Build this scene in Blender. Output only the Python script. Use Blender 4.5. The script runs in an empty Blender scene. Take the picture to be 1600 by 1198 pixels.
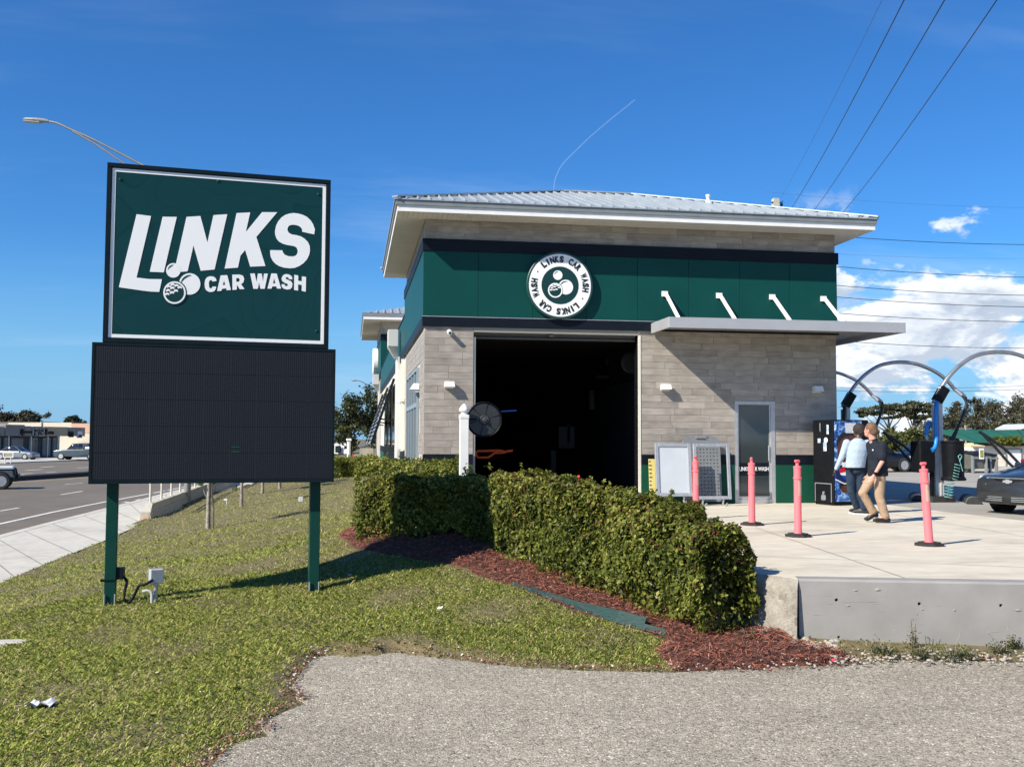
import bpy, bmesh, math, random
import numpy as np
from mathutils import Matrix, Vector
random.seed(7); rng = np.random.default_rng(7)
R_ = math.radians
scene = bpy.context.scene
COL = scene.collection

# ---------------------------------------------------------------- camera
FPX, CX, CY, EYE = 1560.0, 800.0, 599.0, 1.40
PITCH, ROLL, YAW = R_(3.2248), R_(0.248), R_(9.132)
def _cam_rot():
    base = np.array([[1,0,0],[0,0,-1],[0,1,0]], float)
    cy, sy = math.cos(YAW), math.sin(YAW); Rz = np.array([[cy,-sy,0],[sy,cy,0],[0,0,1]])
    cp, sp = math.cos(PITCH), math.sin(PITCH); Rx = np.array([[1,0,0],[0,cp,sp],[0,-sp,cp]])
    cr, sr = math.cos(ROLL), math.sin(ROLL); Rr = np.array([[cr,-sr,0],[sr,cr,0],[0,0,1]])
    return Rr @ Rx @ base @ Rz
CR = _cam_rot()
cam_d = bpy.data.cameras.new('camera'); cam = bpy.data.objects.new('camera', cam_d); COL.objects.link(cam)
cam_d.sensor_fit = 'HORIZONTAL'; cam_d.sensor_width = 36.0; cam_d.lens = 36.0*FPX/1600.0
cam_d.clip_start = 0.1; cam_d.clip_end = 12000
M = Matrix.Identity(4)
for i in range(3):
    M[i][0] = CR[0][i]; M[i][1] = -CR[1][i]; M[i][2] = -CR[2][i]
M[2][3] = EYE
cam.matrix_world = M
scene.camera = cam
# survey helpers: where a sight line of the surveyed photograph meets a known plane of the place
C0 = np.array([0, 0, EYE])
def ray(x, y): return CR.T @ np.array([(x-CX)/FPX, (y-CY)/FPX, 1.0])
def onZ(x, y, z=0.0): d = ray(x, y); return C0 + d*((z-EYE)/d[2])
def onY(x, y, Y): d = ray(x, y); return C0 + d*(Y/d[1])
def onX(x, y, X): d = ray(x, y); return C0 + d*(X/d[0])
def atD(x, y, D): return C0 + ray(x, y)*D
def onPl(x, y, P0, n): d = ray(x, y); return C0 + d*(((P0-C0) @ n)/(d @ n))

# ---------------------------------------------------------------- world, sun
SUN = np.array([-1.15, -0.62, 1.0]); SUN /= np.linalg.norm(SUN)
SUN_EL = math.asin(SUN[2]); SUN_AZ = math.atan2(SUN[0], SUN[1])   # azimuth clockwise from +Y
world = bpy.data.worlds.new('World'); scene.world = world; world.use_nodes = True
def build_world():
    nt = world.node_tree; N = nt.nodes; Lk = nt.links; N.clear()
    def n(t, **k):
        x = N.new(t)
        for a, b in k.items(): setattr(x, a, b)
        return x
    def mth(op, a, b=None, c=None, clamp=False):
        x = n('ShaderNodeMath', operation=op); x.use_clamp = clamp
        for i, v in enumerate((a, b, c)):
            if v is None: continue
            if isinstance(v, (int, float)): x.inputs[i].default_value = v
            else: Lk.new(v, x.inputs[i])
        return x.outputs[0]
    def ss(v, a, b):
        x = n('ShaderNodeMapRange', interpolation_type='SMOOTHSTEP'); Lk.new(v, x.inputs[0])
        x.inputs[1].default_value = a; x.inputs[2].default_value = b; return x.outputs[0]
    out = n('ShaderNodeOutputWorld')
    sky = n('ShaderNodeTexSky', sky_type='NISHITA'); sky.sun_disc = False
    sky.sun_elevation = SUN_EL; sky.sun_rotation = SUN_AZ
    sky.air_density = 1.0; sky.dust_density = 0.25; sky.ozone_density = 4.0; sky.altitude = 0
    bg = n('ShaderNodeBackground'); bg.inputs[1].default_value = 0.10
    hs = n('ShaderNodeHueSaturation'); hs.inputs['Saturation'].default_value = 1.12; hs.inputs['Value'].default_value = 1.0
    Lk.new(sky.outputs[0], hs.inputs['Color'])
    tn = n('ShaderNodeMix', data_type='RGBA'); tn.blend_type = 'MULTIPLY'; tn.inputs[0].default_value = 1.0; Lk.new(hs.outputs[0], tn.inputs[6]); tn.inputs[7].default_value = (0.35, 0.68, 0.97, 1); Lk.new(tn.outputs[2], bg.inputs[0])
    tc = n('ShaderNodeTexCoord'); sp = n('ShaderNodeSeparateXYZ'); Lk.new(tc.outputs['Generated'], sp.inputs[0])
    X, Y, Z = sp.outputs
    zz = mth('ADD', mth('MAXIMUM', Z, 0.0), 0.16)
    u = mth('DIVIDE', X, zz); v = mth('DIVIDE', Y, zz)
    def field(du, dv, scale, detail, rough, sx=1.0, sy=1.0, w=0.0):
        cb = n('ShaderNodeCombineXYZ'); Lk.new(mth('ADD', mth('MULTIPLY', u, sx), du), cb.inputs[0]); Lk.new(mth('ADD', mth('MULTIPLY', v, sy), dv), cb.inputs[1]); cb.inputs[2].default_value = w
        t = n('ShaderNodeTexNoise'); t.inputs['Scale'].default_value = scale; t.inputs['Detail'].default_value = detail; t.inputs['Roughness'].default_value = rough
        Lk.new(cb.outputs[0], t.inputs['Vector']); return t.outputs[0]
    # cumulus: low over the horizon, to the north-east and round behind
    az = mth('ARCTAN2', X, Y)
    cover = ss(mth('ABSOLUTE', mth('SUBTRACT', az, 1.75)), 1.52, 1.24)
    low = mth('MULTIPLY', ss(Z, 0.245, 0.185), 1.0)
    def puff(du, dv, scale):
        cb = n('ShaderNodeCombineXYZ'); Lk.new(mth('ADD', az, du), cb.inputs[0]); Lk.new(mth('MULTIPLY_ADD', Z, 1.9, dv), cb.inputs[1]); cb.inputs[2].default_value = 11.2
        t = n('ShaderNodeTexNoise'); t.inputs['Scale'].default_value = scale; t.inputs['Detail'].default_value = 10; t.inputs['Roughness'].default_value = 0.58; t.inputs['Distortion'].default_value = 0.25
        Lk.new(cb.outputs[0], t.inputs['Vector']); return t.outputs[0]
    f0 = puff(0, 0, 8.5); f1 = puff(-0.010, 0.019, 8.5)
    fd = mth('SUBTRACT', f0, mth('MULTIPLY', mth('ABSOLUTE', mth('SUBTRACT', Z, 0.07)), 0.85))
    dens = mth('MULTIPLY', mth('MULTIPLY', ss(fd, 0.418, 0.485), cover), low, clamp=True)
    lit = ss(mth('SUBTRACT', f0, f1), -0.07, 0.06)
    thick = ss(f0, 0.50, 0.72)
    ramp = n('ShaderNodeMix', data_type='RGBA'); Lk.new(mth('MULTIPLY', mth('SUBTRACT', 1.25, thick), mth('ADD', mth('MULTIPLY', lit, 0.75), 0.25), clamp=True), ramp.inputs[0])
    ramp.inputs[6].default_value = (0.30, 0.39, 0.53, 1); ramp.inputs[7].default_value = (0.86, 0.90, 0.95, 1)
    bgc = n('ShaderNodeBackground'); Lk.new(ramp.outputs[2], bgc.inputs[0]); bgc.inputs[1].default_value = 0.80
    # thin cirrus veils
    g0 = field(3.1, 0.7, 0.75, 6, 0.62, 0.45, 1.5, 2.0)
    cir = mth('MULTIPLY', mth('MULTIPLY', ss(g0, 0.47, 0.80), ss(Z, 0.0, 0.10)), mth('MULTIPLY', ss(Z, 0.55, 0.22), 0.42), clamp=True)
    bgr = n('ShaderNodeBackground'); bgr.inputs[0].default_value = (0.62, 0.76, 0.95, 1); bgr.inputs[1].default_value = 0.8
    bgh = n('ShaderNodeBackground'); bgh.inputs[0].default_value = (0.18, 0.355, 0.55, 1); bgh.inputs[1].default_value = 1.0
    m0 = n('ShaderNodeMixShader'); Lk.new(mth('MULTIPLY', ss(Z, 0.20, -0.01), 0.85), m0.inputs[0]); Lk.new(bg.outputs[0], m0.inputs[1]); Lk.new(bgh.outputs[0], m0.inputs[2])
    m1 = n('ShaderNodeMixShader'); Lk.new(cir, m1.inputs[0]); Lk.new(m0.outputs[0], m1.inputs[1]); Lk.new(bgr.outputs[0], m1.inputs[2])
    m2 = n('ShaderNodeMixShader'); Lk.new(dens, m2.inputs[0]); Lk.new(m1.outputs[0], m2.inputs[1]); Lk.new(bgc.outputs[0], m2.inputs[2])
    Lk.new(m2.outputs[0], out.inputs[0])
build_world()
sd = bpy.data.lights.new('sun', 'SUN'); sd.energy = 5.0; sd.angle = R_(0.53); sd.color = (1.0, 0.92, 0.79)
sun = bpy.data.objects.new('sun', sd); COL.objects.link(sun)
sun.rotation_euler = Vector((-SUN[0], -SUN[1], -SUN[2])).to_track_quat('-Z', 'Y').to_euler()
sun.location = (-30, -20, 40)
scene.view_settings.view_transform = 'Standard'; scene.view_settings.look = 'None'
scene.view_settings.gamma = 1.0; scene.view_settings.exposure = 0.62; scene.view_settings.use_curve_mapping = False
scene.cycles.max_bounces = 8; scene.cycles.transparent_max_bounces = 12

# ---------------------------------------------------------------- materials
def _col(c): return (c[0], c[1], c[2], 1.0)
def mat(name, c1, c2=None, rough=0.6, scale=4.0, bump=0.0, bscale=60.0, metal=0.0, detail=6, stretch=(1,1,1), spec=0.5, rnd=0.0, coat=0.0, lo=0.35, hi=0.65, bdist=0.01, coords='Position'):
    m = bpy.data.materials.new(name); m.use_nodes = True; nt = m.node_tree; N = nt.nodes; L = nt.links
    b = N['Principled BSDF']; b.inputs['Roughness'].default_value = rough; b.inputs['Metallic'].default_value = metal
    b.inputs['Specular IOR Level'].default_value = spec; b.inputs['Coat Weight'].default_value = coat
    geo = N.new('ShaderNodeNewGeometry'); src = geo.outputs['Position']
    if coords == 'Object':
        tcn = N.new('ShaderNodeTexCoord'); src = tcn.outputs['Object']
    mp = N.new('ShaderNodeMapping'); mp.inputs['Scale'].default_value = stretch; L.new(src, mp.inputs[0])
    vec = mp.outputs[0]
    if rnd:
        oi = N.new('ShaderNodeObjectInfo'); ad = N.new('ShaderNodeVectorMath'); ad.operation = 'ADD'; cb = N.new('ShaderNodeCombineXYZ')
        ml = N.new('ShaderNodeMath'); ml.operation = 'MULTIPLY'; ml.inputs[1].default_value = 37.0; L.new(oi.outputs['Random'], ml.inputs[0])
        L.new(ml.outputs[0], cb.inputs[0]); L.new(ml.outputs[0], cb.inputs[2]); L.new(vec, ad.inputs[0]); L.new(cb.outputs[0], ad.inputs[1]); vec = ad.outputs[0]
    last = None
    if c2 is not None:
        t = N.new('ShaderNodeTexNoise'); t.inputs['Scale'].default_value = scale; t.inputs['Detail'].default_value = detail; t.inputs['Roughness'].default_value = 0.6
        L.new(vec, t.inputs['Vector'])
        mr = N.new('ShaderNodeMapRange'); mr.inputs[1].default_value = lo; mr.inputs[2].default_value = hi; L.new(t.outputs[0], mr.inputs[0])
        mx = N.new('ShaderNodeMix'); mx.data_type = 'RGBA'; L.new(mr.outputs[0], mx.inputs[0]); mx.inputs[6].default_value = _col(c1); mx.inputs[7].default_value = _col(c2)
        last = mx.outputs[2]
    else:
        rgb = N.new('ShaderNodeRGB'); rgb.outputs[0].default_value = _col(c1); last = rgb.outputs[0]
    if rnd:
        hv = N.new('ShaderNodeHueSaturation'); mr2 = N.new('ShaderNodeMapRange'); mr2.inputs[3].default_value = 1-rnd; mr2.inputs[4].default_value = 1+rnd
        L.new(oi.outputs['Random'], mr2.inputs[0]); L.new(mr2.outputs[0], hv.inputs['Value']); L.new(last, hv.inputs['Color']); last = hv.outputs[0]
    L.new(last, b.inputs['Base Color'])
    if bump:
        t2 = N.new('ShaderNodeTexNoise'); t2.inputs['Scale'].default_value = bscale; t2.inputs['Detail'].default_value = 4; L.new(vec, t2.inputs['Vector'])
        bp = N.new('ShaderNodeBump'); bp.inputs['Strength'].default_value = bump; bp.inputs['Distance'].default_value = bdist; L.new(t2.outputs[0], bp.inputs['Height']); L.new(bp.outputs[0], b.inputs['Normal'])
    return m

def foliage_mat(name, cols, trans=0.3, rough=0.45, spec=0.35):
    """leaf colour picked per leaf by the attribute 'v' (0..1) from a ramp of kinds of leaf"""
    m = bpy.data.materials.new(name); m.use_nodes = True; nt = m.node_tree; N = nt.nodes; L = nt.links
    b = N['Principled BSDF']; b.inputs['Roughness'].default_value = rough; b.inputs['Specular IOR Level'].default_value = spec
    at = N.new('ShaderNodeAttribute'); at.attribute_name = 'v'
    r = N.new('ShaderNodeValToRGB'); r.color_ramp.interpolation = 'LINEAR'
    els = r.color_ramp.elements
    while len(els) < len(cols): els.new(0.5)
    for i, (p, c) in enumerate(cols): els[i].position = p; els[i].color = _col(c)
    L.new(at.outputs['Fac'], r.inputs[0]); L.new(r.outputs[0], b.inputs['Base Color'])
    if trans:
        tr = N.new('ShaderNodeBsdfTranslucent'); L.new(r.outputs[0], tr.inputs[0]); ms = N.new('ShaderNodeMixShader'); ms.inputs[0].default_value = trans
        L.new(b.outputs[0], ms.inputs[1]); L.new(tr.outputs[0], ms.inputs[2]); L.new(ms.outputs[0], N['Material Output'].inputs[0])
    return m

# ---------------------------------------------------------------- mesh helpers
class MB:
    def __init__(s): s.v = []; s.f = []
    def add(s, vs, fs):
        o = len(s.v); s.v.extend([tuple(map(float, p)) for p in vs]); s.f.extend([tuple(i+o for i in q) for q in fs]); return s
    def hexa(s, p):  # 8 points: bottom 4 ccw, top 4 ccw
        return s.add(p, [(3,2,1,0),(4,5,6,7),(0,1,5,4),(1,2,6,5),(2,3,7,6),(3,0,4,7)])
    def box(s, x0, x1, y0, y1, z0, z1):
        return s.hexa([(x0,y0,z0),(x1,y0,z0),(x1,y1,z0),(x0,y1,z0),(x0,y0,z1),(x1,y0,z1),(x1,y1,z1),(x0,y1,z1)])
    def cbox(s, x0, x1, y0, y1, z0, z1, c=0.01, T=None):
        """box with chamfered edges"""
        vs = []; idx = {}
        X = (x0, x1); Y = (y0, y1); Z = (z0, z1)
        for i in (0,1):
            for j in (0,1):
                for k in (0,1):
                    sx = c if i == 0 else -c; sy = c if j == 0 else -c; sz = c if k == 0 else -c
                    for a, p in enumerate(((X[i], Y[j]+sy, Z[k]+sz), (X[i]+sx, Y[j], Z[k]+sz), (X[i]+sx, Y[j]+sy, Z[k]))):
                        idx[i,j,k,a] = len(vs); vs.append(p)
        f = []
        g = lambda i,j,k,a: idx[i,j,k,a]
        for i in (0,1):
            q = [g(i,0,0,0), g(i,1,0,0), g(i,1,1,0), g(i,0,1,0)]; f.append(q if i else q[::-1])
            q = [g(0,i,0,1), g(1,i,0,1), g(1,i,1,1), g(0,i,1,1)]; f.append(q[::-1] if i else q)
            q = [g(0,0,i,2), g(1,0,i,2), g(1,1,i,2), g(0,1,i,2)]; f.append(q if i else q[::-1])
        for i in (0,1):
            for j in (0,1):
                f.append([g(i,j,0,0), g(i,j,1,0), g(i,j,1,1), g(i,j,0,1)])
                f.append([g(i,0,j,0), g(i,1,j,0), g(i,1,j,2), g(i,0,j,2)])
                f.append([g(0,i,j,1), g(1,i,j,1), g(1,i,j,2), g(0,i,j,2)])
                for k in (0,1): f.append([g(i,j,k,0), g(i,j,k,1), g(i,j,k,2)])
        if T is not None: vs = [tuple(T @ Vector(p)) for p in vs]
        return s.add(vs, f)
    def obox(s, c, half, rz=0, c_=0.0, rx=0, ry=0):
        T = Matrix.Translation(Vector(c)) @ Matrix.Rotation(rz, 4, 'Z') @ Matrix.Rotation(ry, 4, 'Y') @ Matrix.Rotation(rx, 4, 'X')
        h = half
        if c_: return s.cbox(-h[0], h[0], -h[1], h[1], -h[2], h[2], c_, T)
        p = [T @ Vector(q) for q in ((-h[0],-h[1],-h[2]),(h[0],-h[1],-h[2]),(h[0],h[1],-h[2]),(-h[0],h[1],-h[2]),(-h[0],-h[1],h[2]),(h[0],-h[1],h[2]),(h[0],h[1],h[2]),(-h[0],h[1],h[2]))]
        return s.hexa(p)
    def beam(s, a, b, w, h=None, up=(0,0,1)):
        h = w if h is None else h
        a = Vector(a); b = Vector(b); d = (b-a).normalized(); u = Vector(up)
        if abs(d.dot(u)) > 0.98: u = Vector((0,1,0))
        r = d.cross(u).normalized()*w/2; u = r.cross(d).normalized()*h/2
        return s.hexa([a-r-u, a+r-u, b+r-u, b-r-u, a-r+u, a+r+u, b+r+u, b-r+u])
    def tube(s, pts, r, n=8, cap=True):
        pts = [Vector(p) for p in pts]; m = len(pts)
        rr = [r]*m if isinstance(r, (int, float)) else list(r)
        o = len(s.v); prev = None
        for i, p in enumerate(pts):
            d = (pts[min(i+1, m-1)]-pts[max(i-1, 0)]).normalized()
            if prev is None:
                u = Vector((0,0,1)) if abs(d.z) < 0.9 else Vector((1,0,0)); a = d.cross(u).normalized()
            else:
                a = prev - d*prev.dot(d)
                a = a.normalized() if a.length > 1e-6 else d.orthogonal().normalized()
            prev = a; b = d.cross(a)
            for k in range(n):
                t = 2*math.pi*k/n; q = p + (a*math.cos(t)+b*math.sin(t))*rr[i]; s.v.append(tuple(q))
        for i in range(m-1):
            for k in range(n):
                k2 = (k+1) % n; s.f.append((o+i*n+k, o+i*n+k2, o+(i+1)*n+k2, o+(i+1)*n+k))
        if cap:
            s.f.append(tuple(o+k for k in range(n))[::-1]); s.f.append(tuple(o+(m-1)*n+k for k in range(n)))
        return s
    def lathe(s, prof, n=24, T=None):
        """profile [(radius, z)] turned round Z"""
        o = len(s.v); T = T or Matrix.Identity(4)
        for r, z in prof:
            for k in range(n):
                t = 2*math.pi*k/n; s.v.append(tuple(T @ Vector((r*math.cos(t), r*math.sin(t), z))))
        for i in range(len(prof)-1):
            for k in range(n):
                k2 = (k+1) % n; s.f.append((o+i*n+k, o+i*n+k2, o+(i+1)*n+k2, o+(i+1)*n+k))
        if prof[0][0] > 1e-4: s.f.append(tuple(o+k for k in range(n))[::-1])
        if prof[-1][0] > 1e-4: s.f.append(tuple(o+(len(prof)-1)*n+k for k in range(n)))
        return s
    def prism(s, poly, z0, z1):
        n = len(poly); o = len(s.v)
        a = sum(poly[i][0]*poly[(i+1)%n][1]-poly[(i+1)%n][0]*poly[i][1] for i in range(n))
        if a < 0: poly = poly[::-1]
        for z in (z0, z1):
            for p in poly: s.v.append((float(p[0]), float(p[1]), float(z)))
        s.f.append(tuple(o+i for i in range(n))[::-1]); s.f.append(tuple(o+n+i for i in range(n)))
        for i in range(n):
            j = (i+1) % n; s.f.append((o+i, o+j, o+n+j, o+n+i))
        return s
    def extr(s, poly3, off):
        """planar polygon of 3-D points extruded by the vector off"""
        n = len(poly3); o = len(s.v); off = Vector(off)
        for p in poly3: s.v.append(tuple(map(float, p)))
        for p in poly3: s.v.append(tuple(Vector(p)+off))
        s.f.append(tuple(o+i for i in range(n))); s.f.append(tuple(o+n+i for i in range(n))[::-1])
        for i in range(n):
            j = (i+1) % n; s.f.append((o+j, o+i, o+n+i, o+n+j))
        return s
    def ball(s, c, r, n=12, m=8, sq=(1,1,1)):
        o = len(s.v)
        for i in range(m+1):
            ph = math.pi*i/m
            for k in range(n):
                t = 2*math.pi*k/n
                s.v.append((c[0]+r*sq[0]*math.sin(ph)*math.cos(t), c[1]+r*sq[1]*math.sin(ph)*math.sin(t), c[2]+r*sq[2]*math.cos(ph)))
        for i in range(m):
            for k in range(n):
                k2 = (k+1) % n; s.f.append((o+i*n+k, o+(i+1)*n+k, o+(i+1)*n+k2, o+i*n+k2))
        return s
    def mesh(s, name): 
        me = bpy.data.meshes.new(name); me.from_pydata(s.v, [], s.f); return me
    def build(s, name, m, parent=None, smooth=False, fix=False):
        me = s.mesh(name); return link(name, me, m, parent, smooth, fix)
def link(name, me, m, parent=None, smooth=False, fix=True):
    if fix:
        bm = bmesh.new(); bm.from_mesh(me); bmesh.ops.recalc_face_normals(bm, faces=bm.faces); bm.to_mesh(me); bm.free()
    if m is not None and not me.materials: me.materials.append(m)
    if smooth:
        me.polygons.foreach_set('use_smooth', [True]*len(me.polygons))
        if smooth != 'all':
            try: me.set_sharp_from_angle(angle=R_(smooth if not isinstance(smooth, bool) else 40))
            except Exception: pass
    o = bpy.data.objects.new(name, me); COL.objects.link(o)
    if parent is not None: setparent(o, parent)
    return o
def rootmat(p):
    m = Matrix.Identity(4)
    while p is not None:
        m = p.matrix_parent_inverse @ p.matrix_basis @ m if p.parent else p.matrix_basis @ m
        p = p.parent
    return m
def setparent(o, p):
    o.parent = p; o.matrix_parent_inverse = rootmat(p).inverted()
def tag(o, label=None, cat=None, group=None, kind=None):
    if label: o['label'] = label
    if cat: o['category'] = cat
    if group: o['group'] = group
    if kind: o['kind'] = kind
    return o
def thing(name, loc, label, cat, group=None, rz=0.0):
    o = bpy.data.objects.new(name, None); COL.objects.link(o); o.location = [float(a) for a in loc]; o.rotation_euler = (0, 0, rz); o.empty_display_size = 0.2
    return tag(o, label, cat, group)
def copy_tree(o, parent=None):
    c = o.copy(); COL.objects.link(c)
    if parent is not None:
        c.parent = parent; c.matrix_parent_inverse = o.matrix_parent_inverse
    for ch in list(o.children): copy_tree(ch, c)
    return c
def structure(name, m_b, m, **k):
    o = m_b.build(name, m, **k); o['kind'] = 'structure'; return o
def text_mesh(s, size, depth, bold=0.0, spacing=1.0, shear=0.0, align='CENTER'):
    cu = bpy.data.curves.new('text', 'FONT'); cu.body = s; cu.size = size; cu.extrude = depth/2; cu.offset = bold; cu.space_character = spacing; cu.align_x = align; cu.align_y = 'CENTER'; cu.shear = shear
    cu.resolution_u = 3
    ob = bpy.data.objects.new('text', cu); COL.objects.link(ob); dg = bpy.context.evaluated_depsgraph_get()
    me = bpy.data.meshes.new_from_object(ob.evaluated_get(dg)); bpy.data.objects.remove(ob); bpy.data.curves.remove(cu); me.materials.clear(); return me
def flat_mesh(polys, depth):
    """filled 2-D outline with holes, extruded; lies in XY"""
    cu = bpy.data.curves.new('outline', 'CURVE'); cu.dimensions = '2D'; cu.fill_mode = 'BOTH'; cu.extrude = depth/2
    for p in polys:
        sp = cu.splines.new('POLY'); sp.points.add(len(p)-1); sp.use_cyclic_u = True
        for i, q in enumerate(p): sp.points[i].co = (q[0], q[1], 0, 1)
    ob = bpy.data.objects.new('outline', cu); COL.objects.link(ob); dg = bpy.context.evaluated_depsgraph_get()
    me = bpy.data.meshes.new_from_object(ob.evaluated_get(dg)); bpy.data.objects.remove(ob); bpy.data.curves.remove(cu); me.materials.clear(); return me
def circ(cx, cy, r, n=32, a0=0, a1=2*math.pi): return [(cx+r*math.cos(a0+(a1-a0)*i/n), cy+r*math.sin(a0+(a1-a0)*i/n)) for i in range(n)]
def mesh_np(name, V, F, m, attr=None, parent=None, smooth=False, nper=4):
    me = bpy.data.meshes.new(name); nv = len(V); nf = len(F)
    me.vertices.add(nv); me.vertices.foreach_set('co', np.ascontiguousarray(V, np.float32).ravel())
    me.loops.add(nf*nper); me.loops.foreach_set('vertex_index', np.ascontiguousarray(F, np.int32).ravel())
    me.polygons.add(nf); me.polygons.foreach_set('loop_start', np.arange(0, nf*nper, nper, dtype=np.int32))
    if attr is not None:
        a = me.attributes.new('v', 'FLOAT', 'FACE'); a.data.foreach_set('value', np.ascontiguousarray(attr, np.float32))
    me.update(calc_edges=True)
    if smooth: me.polygons.foreach_set('use_smooth', [True]*nf)
    return link(name, me, m, parent, fix=False)

def leaf_mesh(name, P, nrm, ln, wd, m, v, parent=None, jitter=0.7):
    """one bent rhombus per leaf; P centres, nrm preferred normals"""
    n = len(P); nr = nrm + rng.normal(0, jitter, (n,3)); nr /= np.linalg.norm(nr, axis=1)[:,None]+1e-9
    t = rng.normal(0, 1, (n,3)); t -= nr*(t*nr).sum(1)[:,None]; t /= np.linalg.norm(t, axis=1)[:,None]+1e-9
    b = np.cross(nr, t); ln = np.asarray(ln).reshape(-1,1)*np.ones((n,1)); wd = np.asarray(wd).reshape(-1,1)*np.ones((n,1))
    V = np.stack([P-t*ln/2, P+b*wd/2+nr*wd*0.12+t*ln*0.05, P+t*ln/2-nr*ln*0.08, P-b*wd/2+nr*wd*0.12+t*ln*0.05], 1).reshape(-1,3)
    F = np.arange(4*n).reshape(-1,4)
    return mesh_np(name, V, F, m, v, parent)
# ---------------------------------------------------------------- material set
def tile_mat():
    m = bpy.data.materials.new('wood_look_tile'); m.use_nodes = True; nt = m.node_tree; N = nt.nodes; L = nt.links; b = N['Principled BSDF']
    b.inputs['Roughness'].default_value = 0.55; b.inputs['Specular IOR Level'].default_value = 0.35
    geo = N.new('ShaderNodeNewGeometry'); oi = N.new('ShaderNodeObjectInfo')
    mu = N.new('ShaderNodeMath'); mu.operation = 'MULTIPLY'; mu.inputs[1].default_value = 61.0; L.new(oi.outputs['Random'], mu.inputs[0])
    cb = N.new('ShaderNodeCombineXYZ')
    for i in range(3): L.new(mu.outputs[0], cb.inputs[i])
    ad = N.new('ShaderNodeVectorMath'); ad.operation = 'ADD'; L.new(geo.outputs['Position'], ad.inputs[0]); L.new(cb.outputs[0], ad.inputs[1])
    mp = N.new('ShaderNodeMapping'); mp.inputs['Scale'].default_value = (1.3, 1.3, 22); L.new(ad.outputs[0], mp.inputs[0])
    t1 = N.new('ShaderNodeTexNoise'); t1.inputs['Scale'].default_value = 2.0; t1.inputs['Detail'].default_value = 8; t1.inputs['Roughness'].default_value = 0.65; t1.inputs['Distortion'].default_value = 0.6; L.new(mp.outputs[0], t1.inputs['Vector'])
    t2 = N.new('ShaderNodeTexNoise'); t2.inputs['Scale'].default_value = 3.0; t2.inputs['Detail'].default_value = 5; L.new(ad.outputs[0], t2.inputs['Vector'])
    r = N.new('ShaderNodeValToRGB'); e = r.color_ramp.elements; e[0].position = 0.3; e[0].color = (0.20,0.175,0.15,1); e[1].position = 0.72; e[1].color = (0.46,0.42,0.37,1); x = e.new(0.5); x.color = (0.33,0.295,0.255,1)
    mx = N.new('ShaderNodeMath'); mx.operation = 'MULTIPLY_ADD'; mx.inputs[1].default_value = 0.45; L.new(t2.outputs[0], mx.inputs[0])
    m3 = N.new('ShaderNodeMath'); m3.operation = 'MULTIPLY'; m3.inputs[1].default_value = 0.55; L.new(t1.outputs[0], m3.inputs[0]); L.new(m3.outputs[0], mx.inputs[2]); L.new(mx.outputs[0], r.inputs[0])
    hv = N.new('ShaderNodeHueSaturation'); mr = N.new('ShaderNodeMapRange'); mr.inputs[3].default_value = 0.87; mr.inputs[4].default_value = 1.11; L.new(oi.outputs['Random'], mr.inputs[0]); L.new(mr.outputs[0], hv.inputs['Value']); L.new(r.outputs[0], hv.inputs['Color'])
    L.new(hv.outputs[0], b.inputs['Base Color'])
    bp = N.new('ShaderNodeBump'); bp.inputs['Strength'].default_value = 0.25; bp.inputs['Distance'].default_value = 0.004; L.new(t1.outputs[0], bp.inputs['Height']); L.new(bp.outputs[0], b.inputs['Normal'])
    return m
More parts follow.
